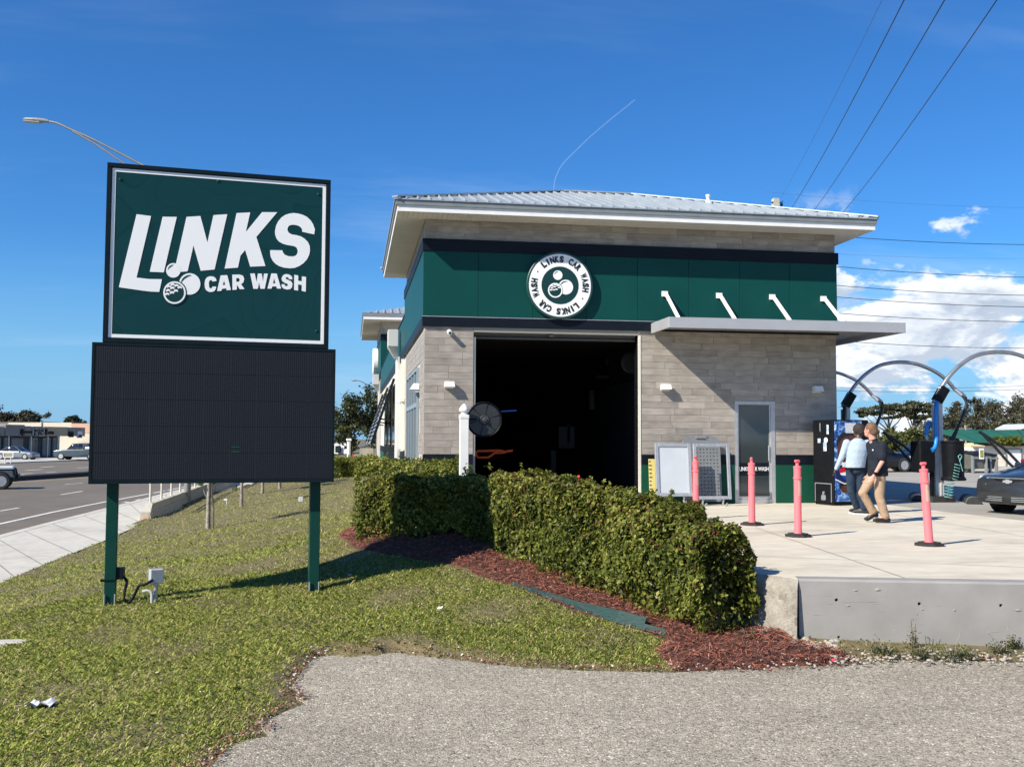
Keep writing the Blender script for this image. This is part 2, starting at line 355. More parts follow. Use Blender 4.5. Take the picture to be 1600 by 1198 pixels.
def aggregate_mat(name, base, dark, lightc, s=95.0, patch=0.12):
    """worn asphalt with the pale aggregate showing"""
    m = bpy.data.materials.new(name); m.use_nodes = True; nt = m.node_tree; N = nt.nodes; L = nt.links; b = N['Principled BSDF']; b.inputs['Roughness'].default_value = 0.85; b.inputs['Specular IOR Level'].default_value = 0.25
    geo = N.new('ShaderNodeNewGeometry'); P = geo.outputs['Position']
    v = N.new('ShaderNodeTexVoronoi'); v.inputs['Scale'].default_value = s; L.new(P, v.inputs['Vector'])
    v2 = N.new('ShaderNodeTexVoronoi'); v2.inputs['Scale'].default_value = s*0.45; L.new(P, v2.inputs['Vector'])
    sp = N.new('ShaderNodeSeparateColor'); L.new(v.outputs['Color'], sp.inputs[0])
    sp2 = N.new('ShaderNodeSeparateColor'); L.new(v2.outputs['Color'], sp2.inputs[0])
    r = N.new('ShaderNodeValToRGB'); e = r.color_ramp.elements; e[0].position = 0.0; e[0].color = _col(dark); e[1].position = 1.0; e[1].color = _col(lightc); x = e.new(0.45); x.color = _col(base); y = e.new(0.8); y.color = _col([a*1.25 for a in base])
    av = N.new('ShaderNodeMath'); av.operation = 'MULTIPLY_ADD'; av.inputs[1].default_value = 0.68; L.new(sp.outputs[0], av.inputs[0]); k = N.new('ShaderNodeMath'); k.operation = 'MULTIPLY'; k.inputs[1].default_value = 0.32; L.new(sp2.outputs[0], k.inputs[0]); L.new(k.outputs[0], av.inputs[2]); L.new(av.outputs[0], r.inputs[0])
    t = N.new('ShaderNodeTexNoise'); t.inputs['Scale'].default_value = 0.8; t.inputs['Detail'].default_value = 7; L.new(P, t.inputs['Vector'])
    hv = N.new('ShaderNodeHueSaturation'); mr = N.new('ShaderNodeMapRange'); mr.inputs[1].default_value = 0.3; mr.inputs[2].default_value = 0.7; mr.inputs[3].default_value = 1-patch; mr.inputs[4].default_value = 1+patch; L.new(t.outputs[0], mr.inputs[0]); L.new(mr.outputs[0], hv.inputs['Value']); L.new(r.outputs[0], hv.inputs['Color']); L.new(hv.outputs[0], b.inputs['Base Color'])
    bp = N.new('ShaderNodeBump'); bp.inputs['Strength'].default_value = 0.9; bp.inputs['Distance'].default_value = 0.006; iv = N.new('ShaderNodeMath'); iv.operation = 'SUBTRACT'; iv.inputs[0].default_value = 1.0; L.new(v.outputs['Distance'], iv.inputs[1]); L.new(iv.outputs[0], bp.inputs['Height']); L.new(bp.outputs[0], b.inputs['Normal'])
    return m
def concrete_mat(name, c1, c2, c3, scale=0.9, stretch=(1,1,1), bump=0.2):
    m = bpy.data.materials.new(name); m.use_nodes = True; nt = m.node_tree; N = nt.nodes; L = nt.links; b = N['Principled BSDF']; b.inputs['Roughness'].default_value = 0.8; b.inputs['Specular IOR Level'].default_value = 0.3
    geo = N.new('ShaderNodeNewGeometry'); mp = N.new('ShaderNodeMapping'); mp.inputs['Scale'].default_value = stretch; L.new(geo.outputs['Position'], mp.inputs[0])
    t = N.new('ShaderNodeTexNoise'); t.inputs['Scale'].default_value = scale; t.inputs['Detail'].default_value = 9; t.inputs['Roughness'].default_value = 0.68; L.new(mp.outputs[0], t.inputs['Vector'])
    t2 = N.new('ShaderNodeTexNoise'); t2.inputs['Scale'].default_value = scale*7; t2.inputs['Detail'].default_value = 5; L.new(mp.outputs[0], t2.inputs['Vector'])
    r = N.new('ShaderNodeValToRGB'); e = r.color_ramp.elements; e[0].position = 0.28; e[0].color = _col(c3); e[1].position = 0.68; e[1].color = _col(c2); x = e.new(0.46); x.color = _col(c1); L.new(t.outputs[0], r.inputs[0])
    hv = N.new('ShaderNodeHueSaturation'); mr = N.new('ShaderNodeMapRange'); mr.inputs[1].default_value = 0.3; mr.inputs[2].default_value = 0.7; mr.inputs[3].default_value = 0.9; mr.inputs[4].default_value = 1.08; L.new(t2.outputs[0], mr.inputs[0]); L.new(mr.outputs[0], hv.inputs['Value']); L.new(r.outputs[0], hv.inputs['Color']); L.new(hv.outputs[0], b.inputs['Base Color'])
    t3 = N.new('ShaderNodeTexNoise'); t3.inputs['Scale'].default_value = 55; t3.inputs['Detail'].default_value = 4; L.new(geo.outputs['Position'], t3.inputs['Vector'])
    bp = N.new('ShaderNodeBump'); bp.inputs['Strength'].default_value = bump; bp.inputs['Distance'].default_value = 0.01; L.new(t3.outputs[0], bp.inputs['Height']); L.new(bp.outputs[0], b.inputs['Normal'])
    return m
def topo_mat():
    """sign face: dark green print with faint contour bands"""
    m = bpy.data.materials.new('sign_face_green'); m.use_nodes = True; nt = m.node_tree; N = nt.nodes; L = nt.links; b = N['Principled BSDF']; b.inputs['Roughness'].default_value = 0.32; b.inputs['Specular IOR Level'].default_value = 0.14
    geo = N.new('ShaderNodeNewGeometry'); mp = N.new('ShaderNodeMapping'); mp.inputs['Scale'].default_value = (1,1,1.3); L.new(geo.outputs['Position'], mp.inputs[0])
    t = N.new('ShaderNodeTexNoise'); t.inputs['Scale'].default_value = 0.75; t.inputs['Detail'].default_value = 1.0; L.new(mp.outputs[0], t.inputs['Vector'])
    mu = N.new('ShaderNodeMath'); mu.operation = 'MULTIPLY'; mu.inputs[1].default_value = 13.0; L.new(t.outputs[0], mu.inputs[0])
    fr = N.new('ShaderNodeMath'); fr.operation = 'FRACT'; L.new(mu.outputs[0], fr.inputs[0])
    r = N.new('ShaderNodeValToRGB'); e = r.color_ramp.elements; e[0].position = 0.0; e[0].color = (0.0066,0.046,0.051,1); e[1].position = 1.0; e[1].color = (0.0052,0.037,0.041,1); x = e.new(0.88); x.color = (0.0062,0.043,0.047,1)
    L.new(fr.outputs[0], r.inputs[0]); L.new(r.outputs[0], b.inputs['Base Color']); return m
def led_mat():
    m = bpy.data.materials.new('led_matrix'); m.use_nodes = True; nt = m.node_tree; N = nt.nodes; L = nt.links; b = N['Principled BSDF']; b.inputs['Roughness'].default_value = 0.6; b.inputs['Specular IOR Level'].default_value = 0.12
    tc = N.new('ShaderNodeTexCoord'); sp = N.new('ShaderNodeSeparateXYZ'); L.new(tc.outputs['Object'], sp.inputs[0])
    def wave(o, f, ph=0.0):
        a = N.new('ShaderNodeMath'); a.operation = 'MULTIPLY_ADD'; a.inputs[1].default_value = f; a.inputs[2].default_value = ph; L.new(o, a.inputs[0]); s = N.new('ShaderNodeMath'); s.operation = 'SINE'; L.new(a.outputs[0], s.inputs[0]); return s.outputs[0]
    w = wave(sp.outputs[0], 2*math.pi/0.0245); h = wave(sp.outputs[2], 2*math.pi/0.0245)
    mx = N.new('ShaderNodeMath'); mx.operation = 'ADD'; L.new(w, mx.inputs[0]); L.new(h, mx.inputs[1])
    t = N.new('ShaderNodeTexNoise'); t.inputs['Scale'].default_value = 26; t.inputs['Detail'].default_value = 6; mp = N.new('ShaderNodeMapping'); mp.inputs['Scale'].default_value = (0.35,1,1.6); L.new(tc.outputs['Object'], mp.inputs[0]); L.new(mp.outputs[0], t.inputs['Vector'])
    md = N.new('ShaderNodeMath'); md.operation = 'MULTIPLY_ADD'; md.inputs[1].default_value = 1.6; L.new(t.outputs[0], md.inputs[0]); L.new(mx.outputs[0], md.inputs[2])
    r = N.new('ShaderNodeValToRGB'); e = r.color_ramp.elements; e[0].position = 0.0; e[0].color = (0.0105,0.0130,0.0185,1); e[1].position = 1.0; e[1].color = (0.0195,0.024,0.032,1)
    mr = N.new('ShaderNodeMapRange'); mr.inputs[1].default_value = -1.2; mr.inputs[2].default_value = 2.6; L.new(md.outputs[0], mr.inputs[0]); L.new(mr.outputs[0], r.inputs[0]); L.new(r.outputs[0], b.inputs['Base Color'])
    bp = N.new('ShaderNodeBump'); bp.inputs['Strength'].default_value = 0.25; bp.inputs['Distance'].default_value = 0.003; L.new(mx.outputs[0], bp.inputs['Height']); L.new(bp.outputs[0], b.inputs['Normal'])
    return m
def wall_form_mat():
    """painted retaining wall keeping the grain of its form boards"""
    m = bpy.data.materials.new('painted_wall'); m.use_nodes = True; nt = m.node_tree; N = nt.nodes; L = nt.links; b = N['Principled BSDF']; b.inputs['Roughness'].default_value = 0.6; b.inputs['Specular IOR Level'].default_value = 0.3
    geo = N.new('ShaderNodeNewGeometry'); P = geo.outputs['Position']
    mp = N.new('ShaderNodeMapping'); mp.inputs['Scale'].default_value = (1.6,1.6,42); L.new(P, mp.inputs[0])
    t = N.new('ShaderNodeTexNoise'); t.inputs['Scale'].default_value = 2.2; t.inputs['Detail'].default_value = 3; t.inputs['Roughness'].default_value = 0.5; L.new(mp.outputs[0], t.inputs['Vector'])
    r = N.new('ShaderNodeMapRange'); r.inputs[1].default_value = 0.69; r.inputs[2].default_value = 0.80; L.new(t.outputs[0], r.inputs[0])
    t2 = N.new('ShaderNodeTexNoise'); t2.inputs['Scale'].default_value = 3; t2.inputs['Detail'].default_value = 8; L.new(P, t2.inputs['Vector'])
    mx = N.new('ShaderNodeMix'); mx.data_type = 'RGBA'; mx.inputs[6].default_value = (0.262,0.252,0.238,1); mx.inputs[7].default_value = (0.305,0.293,0.276,1); mr = N.new('ShaderNodeMapRange'); mr.inputs[1].default_value = 0.35; mr.inputs[2].default_value = 0.65; L.new(t2.outputs[0], mr.inputs[0]); L.new(mr.outputs[0], mx.inputs[0]); L.new(mx.outputs[2], b.inputs['Base Color'])
    t3 = N.new('ShaderNodeTexNoise'); t3.inputs['Scale'].default_value = 9; t3.inputs['Detail'].default_value = 5; L.new(P, t3.inputs['Vector'])
    s = N.new('ShaderNodeMath'); s.operation = 'MULTIPLY_ADD'; s.inputs[1].default_value = 0.35; L.new(t3.outputs[0], s.inputs[0]); L.new(r.outputs[0], s.inputs[2])
    bp = N.new('ShaderNodeBump'); bp.inputs['Strength'].default_value = 0.8; bp.inputs['Distance'].default_value = 0.004; L.new(s.outputs[0], bp.inputs['Height']); L.new(bp.outputs[0], b.inputs['Normal'])
    return m
MT = dict(
    tile=tile_mat(), grout=mat('grout', (0.50,0.47,0.43), (0.42,0.39,0.36), 0.8),
    green=mat('green_panel', (0.0045,0.060,0.053), (0.0038,0.054,0.048), 0.42, scale=1.2, rnd=0.04, bump=0.03, bscale=8, spec=.14),
    green_low=mat('green_wainscot', (0.010,0.075,0.045), (0.0085,0.066,0.040), 0.5, scale=2, spec=.14),
    band=mat('dark_band', (0.006,0.009,0.015), (0.008,0.0115,0.018), 0.45, scale=3, bump=0.04, bscale=30, spec=.14),
    white=mat('white_paint', (0.80,0.80,0.78), (0.74,0.74,0.72), 0.45, scale=3),
    soffit=mat('soffit_white', (0.70,0.68,0.62), (0.64,0.62,0.57), 0.6, scale=2),
    cream=mat('cream_paint', (0.72,0.69,0.60), (0.66,0.63,0.55), 0.6, scale=2),
    roof=mat('metal_roof', (0.45,0.49,0.50), (0.37,0.41,0.43), 0.40, scale=1.2, metal=0.35, stretch=(4,1,1)),
    gutter=mat('grey_gutter', (0.21,0.235,0.24), (0.17,0.19,0.195), 0.45, scale=3),
    silver=mat('silver_canopy', (0.42,0.43,0.45), (0.38,0.39,0.41), 0.42, scale=1.5, metal=0.2),
    alu=mat('aluminium', (0.55,0.55,0.55), (0.46,0.46,0.47), 0.38, scale=8, metal=0.6),
    steel=mat('galvanised_steel', (0.50,0.51,0.51), (0.38,0.39,0.40), 0.42, scale=14, metal=0.6),
    black=mat('black_plastic', (0.006,0.0065,0.008), (0.009,0.010,0.012), 0.45, scale=9, bump=0.08, bscale=70, spec=.14),
    rubber=mat('black_rubber', (0.022,0.022,0.022), (0.034,0.033,0.031), 0.8, scale=20, bump=0.2, bscale=60),
    pink=mat('salmon_plastic', (0.95,0.165,0.19), (0.92,0.19,0.20), 0.42, scale=7, lo=0.3, hi=0.8),
    tape=mat('worn_tape', (0.52,0.36,0.24), (0.66,0.42,0.33), 0.5, scale=25),
    postgreen=mat('post_green', (0.006,0.047,0.036), (0.0075,0.053,0.041), 0.38, scale=5, bump=0.03, bscale=20, spec=.14),
    frame=mat('black_green_frame', (0.006,0.012,0.016), (0.008,0.015,0.020), 0.35, scale=5, spec=.14),
    face=topo_mat(), led=led_mat(), signwhite=mat('sign_white', (0.85,0.85,0.84), None, 0.35),
    signdark=mat('sign_dark_green', (0.010,0.045,0.047), None, 0.35, spec=.14),
    glass=mat('dark_glass', (0.018,0.028,0.034), (0.022,0.032,0.038), 0.06, scale=0.7, spec=0.9),
    carglass=mat('car_glass', (0.012,0.014,0.016), None, 0.05, spec=0.9),
    concrete=concrete_mat('pad_concrete', (0.56,0.51,0.405), (0.63,0.585,0.48), (0.39,0.345,0.275), 0.6, (0.7,1.5,1)),
    walk=concrete_mat('sidewalk_concrete', (0.50,0.48,0.42), (0.56,0.54,0.48), (0.40,0.385,0.34), 0.7),
    rough=concrete_mat('broken_concrete', (0.26,0.24,0.20), (0.40,0.37,0.32), (0.12,0.11,0.09), 5.0, bump=1.0),
    wall=wall_form_mat(), drive=aggregate_mat('exposed_aggregate_asphalt', (0.32,0.288,0.228), (0.085,0.075,0.06), (0.84,0.78,0.65), 84.0),
    road=concrete_mat('road_asphalt', (0.150,0.130,0.104), (0.172,0.150,0.122), (0.128,0.110,0.088), 0.12, (1,1,1), 0.3),
    lot=concrete_mat('lot_asphalt', (0.34,0.32,0.28), (0.38,0.36,0.32), (0.29,0.27,0.24), 0.25, (0.5,1.6,1)),
    linewhite=mat('road_paint_white', (0.72,0.71,0.67), (0.55,0.54,0.50), 0.7, scale=2.5, lo=0.3, hi=0.75), lineyellow=mat('road_paint_yellow', (0.62,0.47,0.14), (0.5,0.4,0.2), 0.7, scale=2),
    soil=mat('lawn_soil', (0.105,0.092,0.040), (0.17,0.135,0.07), 0.95, scale=5, bump=0.8, bscale=40, bdist=0.02),
    land=mat('far_ground', (0.10,0.11,0.05), (0.16,0.15,0.09), 0.95, scale=0.05),
    mulchbase=mat('mulch_base', (0.055,0.022,0.015), (0.10,0.038,0.026), 0.95, scale=30, bump=1.0, bscale=50, bdist=0.02),
    stone=mat('pale_stone', (0.42,0.385,0.32), (0.26,0.235,0.19), 0.75, scale=30),
    bark=mat('bark', (0.20,0.175,0.14), (0.10,0.085,0.07), 0.9, scale=20, bump=0.6, bscale=60, stretch=(1,1,0.3)),
    greybark=mat('grey_bark', (0.36,0.33,0.28), (0.17,0.15,0.125), 0.9, scale=9, bump=0.6, bscale=50),
    stem=mat('hedge_stem', (0.34,0.29,0.22), (0.20,0.17,0.13), 0.9, scale=20),
)
# ---------------------------------------------------------------- terrain
CTRL = [(0,1198,-.68),(60,1105,-.665),(0,1050,-.72),(0,1003,-.78),(0,960,-.86),(250,1198,-.675),(172,945,-.54),(491,925,-.51),(330,960,-.57),(400,1000,-.62),
 (120,1000,-.65),(700,990,-.56),(850,1012,-.62),(600,950,-.52),(600,900,-.37),(560,873,-.25),(690,880,-.28),(100,900,-.76),(0,911,-1.0),(80,877,-1.0),(161,845,-1.0),(222,818,-1.0),(239,813,-.95),
 (280,796,-.9),(292,784,-.88),(340,768,-.92),(400,757,-.95),(325,826,-.75),(250,860,-.78),(377,791,-.72),(410,771,-.68),(400,860,-.55),(480,800,-.45),(530,780,-.32),(530,747,-.3),
 (520,840,-.24),(563,828,-.10),(640,850,-.07),(735,846,-.06),(765,872,-.22),(860,905,-.35),(900,918,-.38),(1000,945,-.46),(1060,980,-.54),(1110,990,-.585),(1170,1000,-.61),
 (800,915,-.36),(900,955,-.49),(1035,995,-.61),(1035,1030,-.655),(1250,1008,-.60),(1420,1018,-.63),(1600,1022,-.64)]
_cp = [onZ(a,b,c) for a,b,c in CTRL] + [np.array(p, float) for p in ((.7,14.3,-.05),(1.6,14.2,-.04),(1.7,15.2,-.02),(.3,15.0,-.07),(2.1,14.6,-.12),(1.4,21,-.08),(1.4,26,-.10),(1.4,34,-.15),(1.4,46,-.25),(.5,60,-.4),(-8,70,-.9),(-14,90,-1.0),(-2.5,5,-.69),(-4.5,7,-.80),(2,5,-.69),(9,5.5,-.69),(8,8.0,-.66))]
CPT = np.array(_cp)
def _phi(r2): return np.where(r2 > 0, 0.5*r2*np.log(r2+1e-12), 0)
_n = len(CPT); _d = ((CPT[:,None,:2]-CPT[None,:,:2])**2).sum(-1); _A = np.zeros((_n+3,_n+3)); _A[:_n,:_n] = _phi(_d)+np.eye(_n)*.35; _A[:_n,_n] = 1; _A[:_n,_n+1:] = CPT[:,:2]; _A[_n:,:_n] = _A[:_n,_n:].T
_w = np.linalg.solve(_A, np.concatenate([CPT[:,2], np.zeros(3)]))
def H(x, y):
    x = np.atleast_1d(np.asarray(x, float)); y = np.atleast_1d(np.asarray(y, float)); out = np.empty_like(x)
    for i in range(0, len(x), 20000):
        a = x[i:i+20000]; b = y[i:i+20000]; d = (a[:,None]-CPT[None,:,0])**2+(b[:,None]-CPT[None,:,1])**2
        out[i:i+20000] = _phi(d) @ _w[:_n] + _w[_n] + a*_w[_n+1] + b*_w[_n+2]
    return out
def h1(x, y): return float(H([x],[y])[0])
def onT(px, py, z=-.45):
    for _ in range(40):
        p = onZ(px, py, z); z = 0.5*z+0.5*h1(p[0], p[1])
    return onZ(px, py, z)
def inpoly(x, y, poly):
    x = np.asarray(x); y = np.asarray(y); c = np.zeros(x.shape, bool); n = len(poly); j = n-1
    for i in range(n):
        xi, yi = poly[i][0], poly[i][1]; xj, yj = poly[j][0], poly[j][1]
        if yi != yj: c ^= ((yi > y) != (yj > y)) & (x < (xj-xi)*(y-yi)/(yj-yi)+xi)
        j = i
    return c
def polydist(x, y, line):
    x = np.asarray(x); y = np.asarray(y); best = np.full(x.shape, 1e9)
    for (a, b) in zip(line[:-1], line[1:]):
        dx, dy = b[0]-a[0], b[1]-a[1]; t = np.clip(((x-a[0])*dx+(y-a[1])*dy)/(dx*dx+dy*dy+1e-12), 0, 1)
        best = np.minimum(best, np.hypot(x-a[0]-t*dx, y-a[1]-t*dy))
    return best
ZA = -0.68
drive_edge = [onZ(a,b,ZA)[:2] for a,b in ((215,1300),(300,1225),(338,1188),(352,1170),(386,1155),(424,1149),(408,1128),(448,1110),(483,1096),(463,1088),(456,1072),(470,1050),(490,1029),(516,1021),(560,1024),(620,1019),(700,1028),(760,1037),(900,1047),(1050,1050),(1130,1046),(1200,1042),(1300,1036),(1420,1030),(1600,1034))]
drive_edge = [np.array((-3.6,2.0)), np.array((-2.6,4.4))] + drive_edge + [np.array((9.5,8.1))]
drive_poly = drive_edge + [np.array((14,7.0)), np.array((14,-8)), np.array((-3.6,-8))]
lawn_side = [onZ(a,b,-1.0)[:2] for a,b in ((-120,975),(-40,930),(0,911),(80,877),(161,845),(222,818),(238,811))] + [onZ(270,800,-.93)[:2], onZ(310,775,-.93)[:2], onZ(400,754,-.95)[:2], np.array((-13.5,75)), np.array((-16,95))]
# pad edge: where the concrete apron stops
pad_left = [onZ(1248,905)[:2], onZ(1205,899)[:2], onZ(1160,894)[:2], np.array((4.02,10.9)), np.array((3.65,11.7)), np.array((3.15,13.0)), np.array((2.75,14.3)), np.array((2.35,15.6)), np.array((1.62,16.4)), np.array((1.58,21.3))]
lawn_poly = lawn_side + [np.array((1.45,95)), np.array((1.45,21.4)), np.array((1.75,16.4)), np.array((2.5,15.5)), np.array((2.9,14.3)), np.array((3.3,13.0)), np.array((3.8,11.7)), np.array((4.2,10.6)), np.array((4.55,9.75)), np.array((9.5,8.6)), np.array((9.5,6.5)), np.array((9.5,2)), np.array((-9,2)), np.array((-9.5,8))]
def hfin(x, y):
    """final lawn surface: terrain, dipping under the driveway"""
    z = H(x, y); d = polydist(x, y, drive_edge); ins = inpoly(x, y, drive_poly); X_ = np.asarray(x); Y_ = np.asarray(y); wob = 0.05*np.sin(X_*7.1+1.3)+0.045*np.sin(X_*17.0+Y_*13)+0.04*np.sin(Y_*9)+0.04*np.sin(X_*31+Y_*7)*np.sin(Y_*23)
    d = np.where(ins, -d, d)+wob
    ds = polydist(x, y, lawn_side); z = z+(np.where(Y_ > 27, -0.94, -0.992)-z)*np.exp(-(ds/0.9)**2)*(X_ < -2.6)
    zz = np.where(X_ < -2.6, z, np.maximum(z, ZA+0.012)); k = np.clip(d/0.25, 0, 1)
    return np.where(d > 0, ZA-0.01+(zz-(ZA-0.01))*(1-(1-k)**2), ZA-0.03), d
def build_ground():
    structure('far_ground', MB().add([(-3000,-1500,-1.36),(3000,-1500,-1.36),(3000,9000,-1.36),(-3000,9000,-1.36)], [(0,1,2,3)]), MT['land'])
    for nm, xs, ys in (('lawn', np.arange(-10,9.6,0.09), np.arange(4,22,0.09)), ('far_lawn', np.arange(-17,2,0.3), np.arange(21.9,95,0.4))):
        gx, gy = np.meshgrid(xs, ys); shp = gx.shape; z, d = hfin(gx.ravel(), gy.ravel())
        z = z + 0.012*np.sin(gx.ravel()*3.1)*np.sin(gy.ravel()*2.7) if nm == 'lawn' else z
        V = np.stack([gx.ravel(), gy.ravel(), z], 1); I = np.arange(len(V)).reshape(shp)
        F = np.stack([I[:-1,:-1], I[:-1,1:], I[1:,1:], I[1:,:-1]], -1).reshape(-1,4)
        c = V[F].mean(1); keep = inpoly(c[:,0], c[:,1], lawn_poly)&(d[F].max(1) > -0.3); F = F[keep]
        u, inv = np.unique(F, return_inverse=True); o = mesh_np(nm, V[u], inv.reshape(-1,4), MT['soil'], smooth=True); o['kind'] = 'structure'
    MBd = MB(); MBd.prism(drive_poly, ZA-0.15, ZA); structure('driveway', MBd, MT['drive'])
    # apron
    _A = onZ(1248,905); _d = onZ(1600,911)-_A; _d /= np.linalg.norm(_d); _i = np.array([-_d[1],_d[0]]); pad = [_A[:2]+_i*.07+_d[:2]*.02] + pad_left[1:] + [np.array((1.58,60)), np.array((11.75,60)), np.array((11.75,18.3)), onZ(1590,812)[:2], np.array((12.4,13.0)), _A[:2]+_d[:2]*8.98+_i*.07]
    structure('concrete_pad', MB().prism(pad, -0.25, 0.0), MT['concrete'])
    structure('parking_lot', MB().prism([(11.0,10.5),(95,10.5),(95,44.9),(11.0,44.9)], -0.4, -0.012), MT['lot'])
    structure('kerb_walk', MB().prism([(11.5,44.9),(95,44.9),(95,46.6),(11.5,46.6)], -0.4, 0.10), MT['walk'])
    structure('back_lot', MB().prism([(11.5,46.6),(140,46.6),(140,130),(11.5,130)], -0.5, -0.02), MT['lot'])
    # saw-cut joints of the apron
    j = MB()
    for a, b in (((1165,868),(1600,886)),((1180,824),(1420,905)),((1290,786),(1600,838))):
        A = onZ(*a); B = onZ(*b); d = (B-A); d /= np.linalg.norm(d); nrm = np.array([-d[1],d[0],0])*0.006
        j.add([A-nrm+[0,0,.004], B-nrm+[0,0,.004], B+nrm+[0,0,.004], A+nrm+[0,0,.004]], [(0,1,2,3)])
    structure('pad_joint', j, mat('joint_dirt', (0.16,0.14,0.11), (0.3,0.27,0.22), 0.9, scale=3))
    # road west of the lawn
    ZR = -1.15; ZS = -1.0
    kerb = [np.array((-11,2.)), np.array((-11.5,11.))]+[onZ(a,b,ZR)[:2] for a,b in ((-60,862),(0,845),(80,823),(163,801),(220,786),(270,772),(330,757))]
    e = kerb[-1]-kerb[-2]; e /= np.linalg.norm(e); kerb = kerb+[kerb[-1]+e*60, kerb[-1]+e*400]
    wl = [kerb[0]+np.array((3.5,0)), kerb[1]+np.array((3.0,0))]+lawn_side[2:10]+[lawn_side[9]+e*30]
    wend = kerb[-2]
    structure('sidewalk', MB().prism([p+(0.22 if i else 0)*np.array((1,0)) for i, p in enumerate(kerb[:-1])]+wl[::-1], ZR-.3, ZS), MT['walk'])
    kb = MB()
    for a, b in zip(kerb[:-2], kerb[1:-1]):
        d = (b-a)/np.linalg.norm(b-a); nrm = np.array((d[1],-d[0]))
        kb.prism([a, b, b+nrm*0.26, a+nrm*0.26], ZR-.3, ZS+0.006)
        kb.prism([a-nrm*0.4, b-nrm*0.4, b-nrm*0.001, a-nrm*0.001], ZR-.3, ZR+0.008)
    structure('kerb', kb, MT['walk'])
    structure('road', MB().prism([kerb[0], *kerb[1:], kerb[-1]+np.array((-700,0)), np.array((-260,2.))], ZR-.2, ZR), MT['road'])
    # slab joints across the sidewalk
    sj = MB()
    for t in np.linspace(0.05, 0.95, 9):
        i = 2+t*5; k = int(i); A = np.append(kerb[min(k,7)]*(1-(i-k))+kerb[min(k+1,8)]*(i-k), ZS+.005); q = lawn_side[min(2+int(t*5),6)]*(1-(t*5)%1)+lawn_side[min(3+int(t*5),7)]*((t*5)%1); B = np.append(q, ZS+.005)
        d = (B-A); d /= np.linalg.norm(d); nn = np.array([-d[1], d[0], 0])*0.012; sj.add([A-nn, B-nn, B+nn, A+nn], [(0,1,2,3)])
    structure('sidewalk_joint', sj, mat('joint_dark', (0.15,0.14,0.11), (0.25,0.24,0.2), 0.9))
    # painted lines
    def stripe(name, pts, w, m, z=ZR+.006):
        s = MB(); P = [onZ(a,b,z) for a,b in pts]
        for A, B in zip(P[:-1], P[1:]):
            d = (B-A); d /= np.linalg.norm(d); nn = np.array([-d[1], d[0], 0])*w/2; s.add([A-nn, B-nn, B+nn, A+nn], [(0,1,2,3)])
        return structure(name, s, m)
    stripe('edge_line', ((-80,836),(0,818),(83,799.6),(160,784.5),(233,771)), 0.16, MT['linewhite'])
    for a, b in (((95,772.5),(129,767)),((101,756.5),(130,754.2)),((0,798),(30,793)),((240,770),(258,766.3)),((262,765.5),(280,762)),((284,761),(300,758))): stripe('lane_dash', (a,b), 0.14, MT['linewhite'])
    stripe('median_line', ((-20,757.5),(24,753),(138,746)), 0.2, MT['lineyellow'])
    for a, b in (((40,734.6),(65,733)),((64,730),(85,728.5)),((34,741.5),(68,742.2)),((20,740.8),(52,739.3)),((120,731),(140,730)),((72,738),(88,737))): stripe('far_lane_dash', (a,b), 0.3, MT['linewhite'])
    # bicycle lane symbol
    for pts in (((190,785),(205,784.5),(216,785.5)),((193,788),(204,786.5)),((213,781),(222,779.5),(233,779.5)),((197,783.5),(203,786))): stripe('bike_symbol', pts, 0.18, MT['linewhite'])
    A = onZ(-60,760,ZR); B = onZ(24,751.3,ZR); Cc = onZ(140,743.5,ZR); D = onZ(260,735,ZR)
    md = MB()
    for p, q in ((A,B),(B,Cc),(Cc,D)):
        d = (q-p)/np.linalg.norm(q-p); nn = np.array((-d[1], d[0], 0))
        md.hexa([p+[0,0,-.1], q+[0,0,-.1], q+nn*1.2+[0,0,-.1], p+nn*1.2+[0,0,-.1], p+[0,0,.26], q+[0,0,.26], q+nn*1.2+[0,0,.26], p+nn*1.2+[0,0,.26]])
    structure('median', md, mat('median_dark', (0.020,0.021,0.022), (0.03,0.03,0.03), 0.8))
    # far footway and forecourt of the shops across the road
    f0 = onZ(-80,724,ZR); f1 = onZ(10,724,ZR); f2 = onZ(300,713,ZR); back = [onZ(300,706.5,ZR), onZ(-80,707.5,ZR)]
    structure('forecourt', MB().prism([p[:2] for p in (f0,f1,f2,*back)], ZR-.2, ZR+.12), MT['walk'])
build_ground()

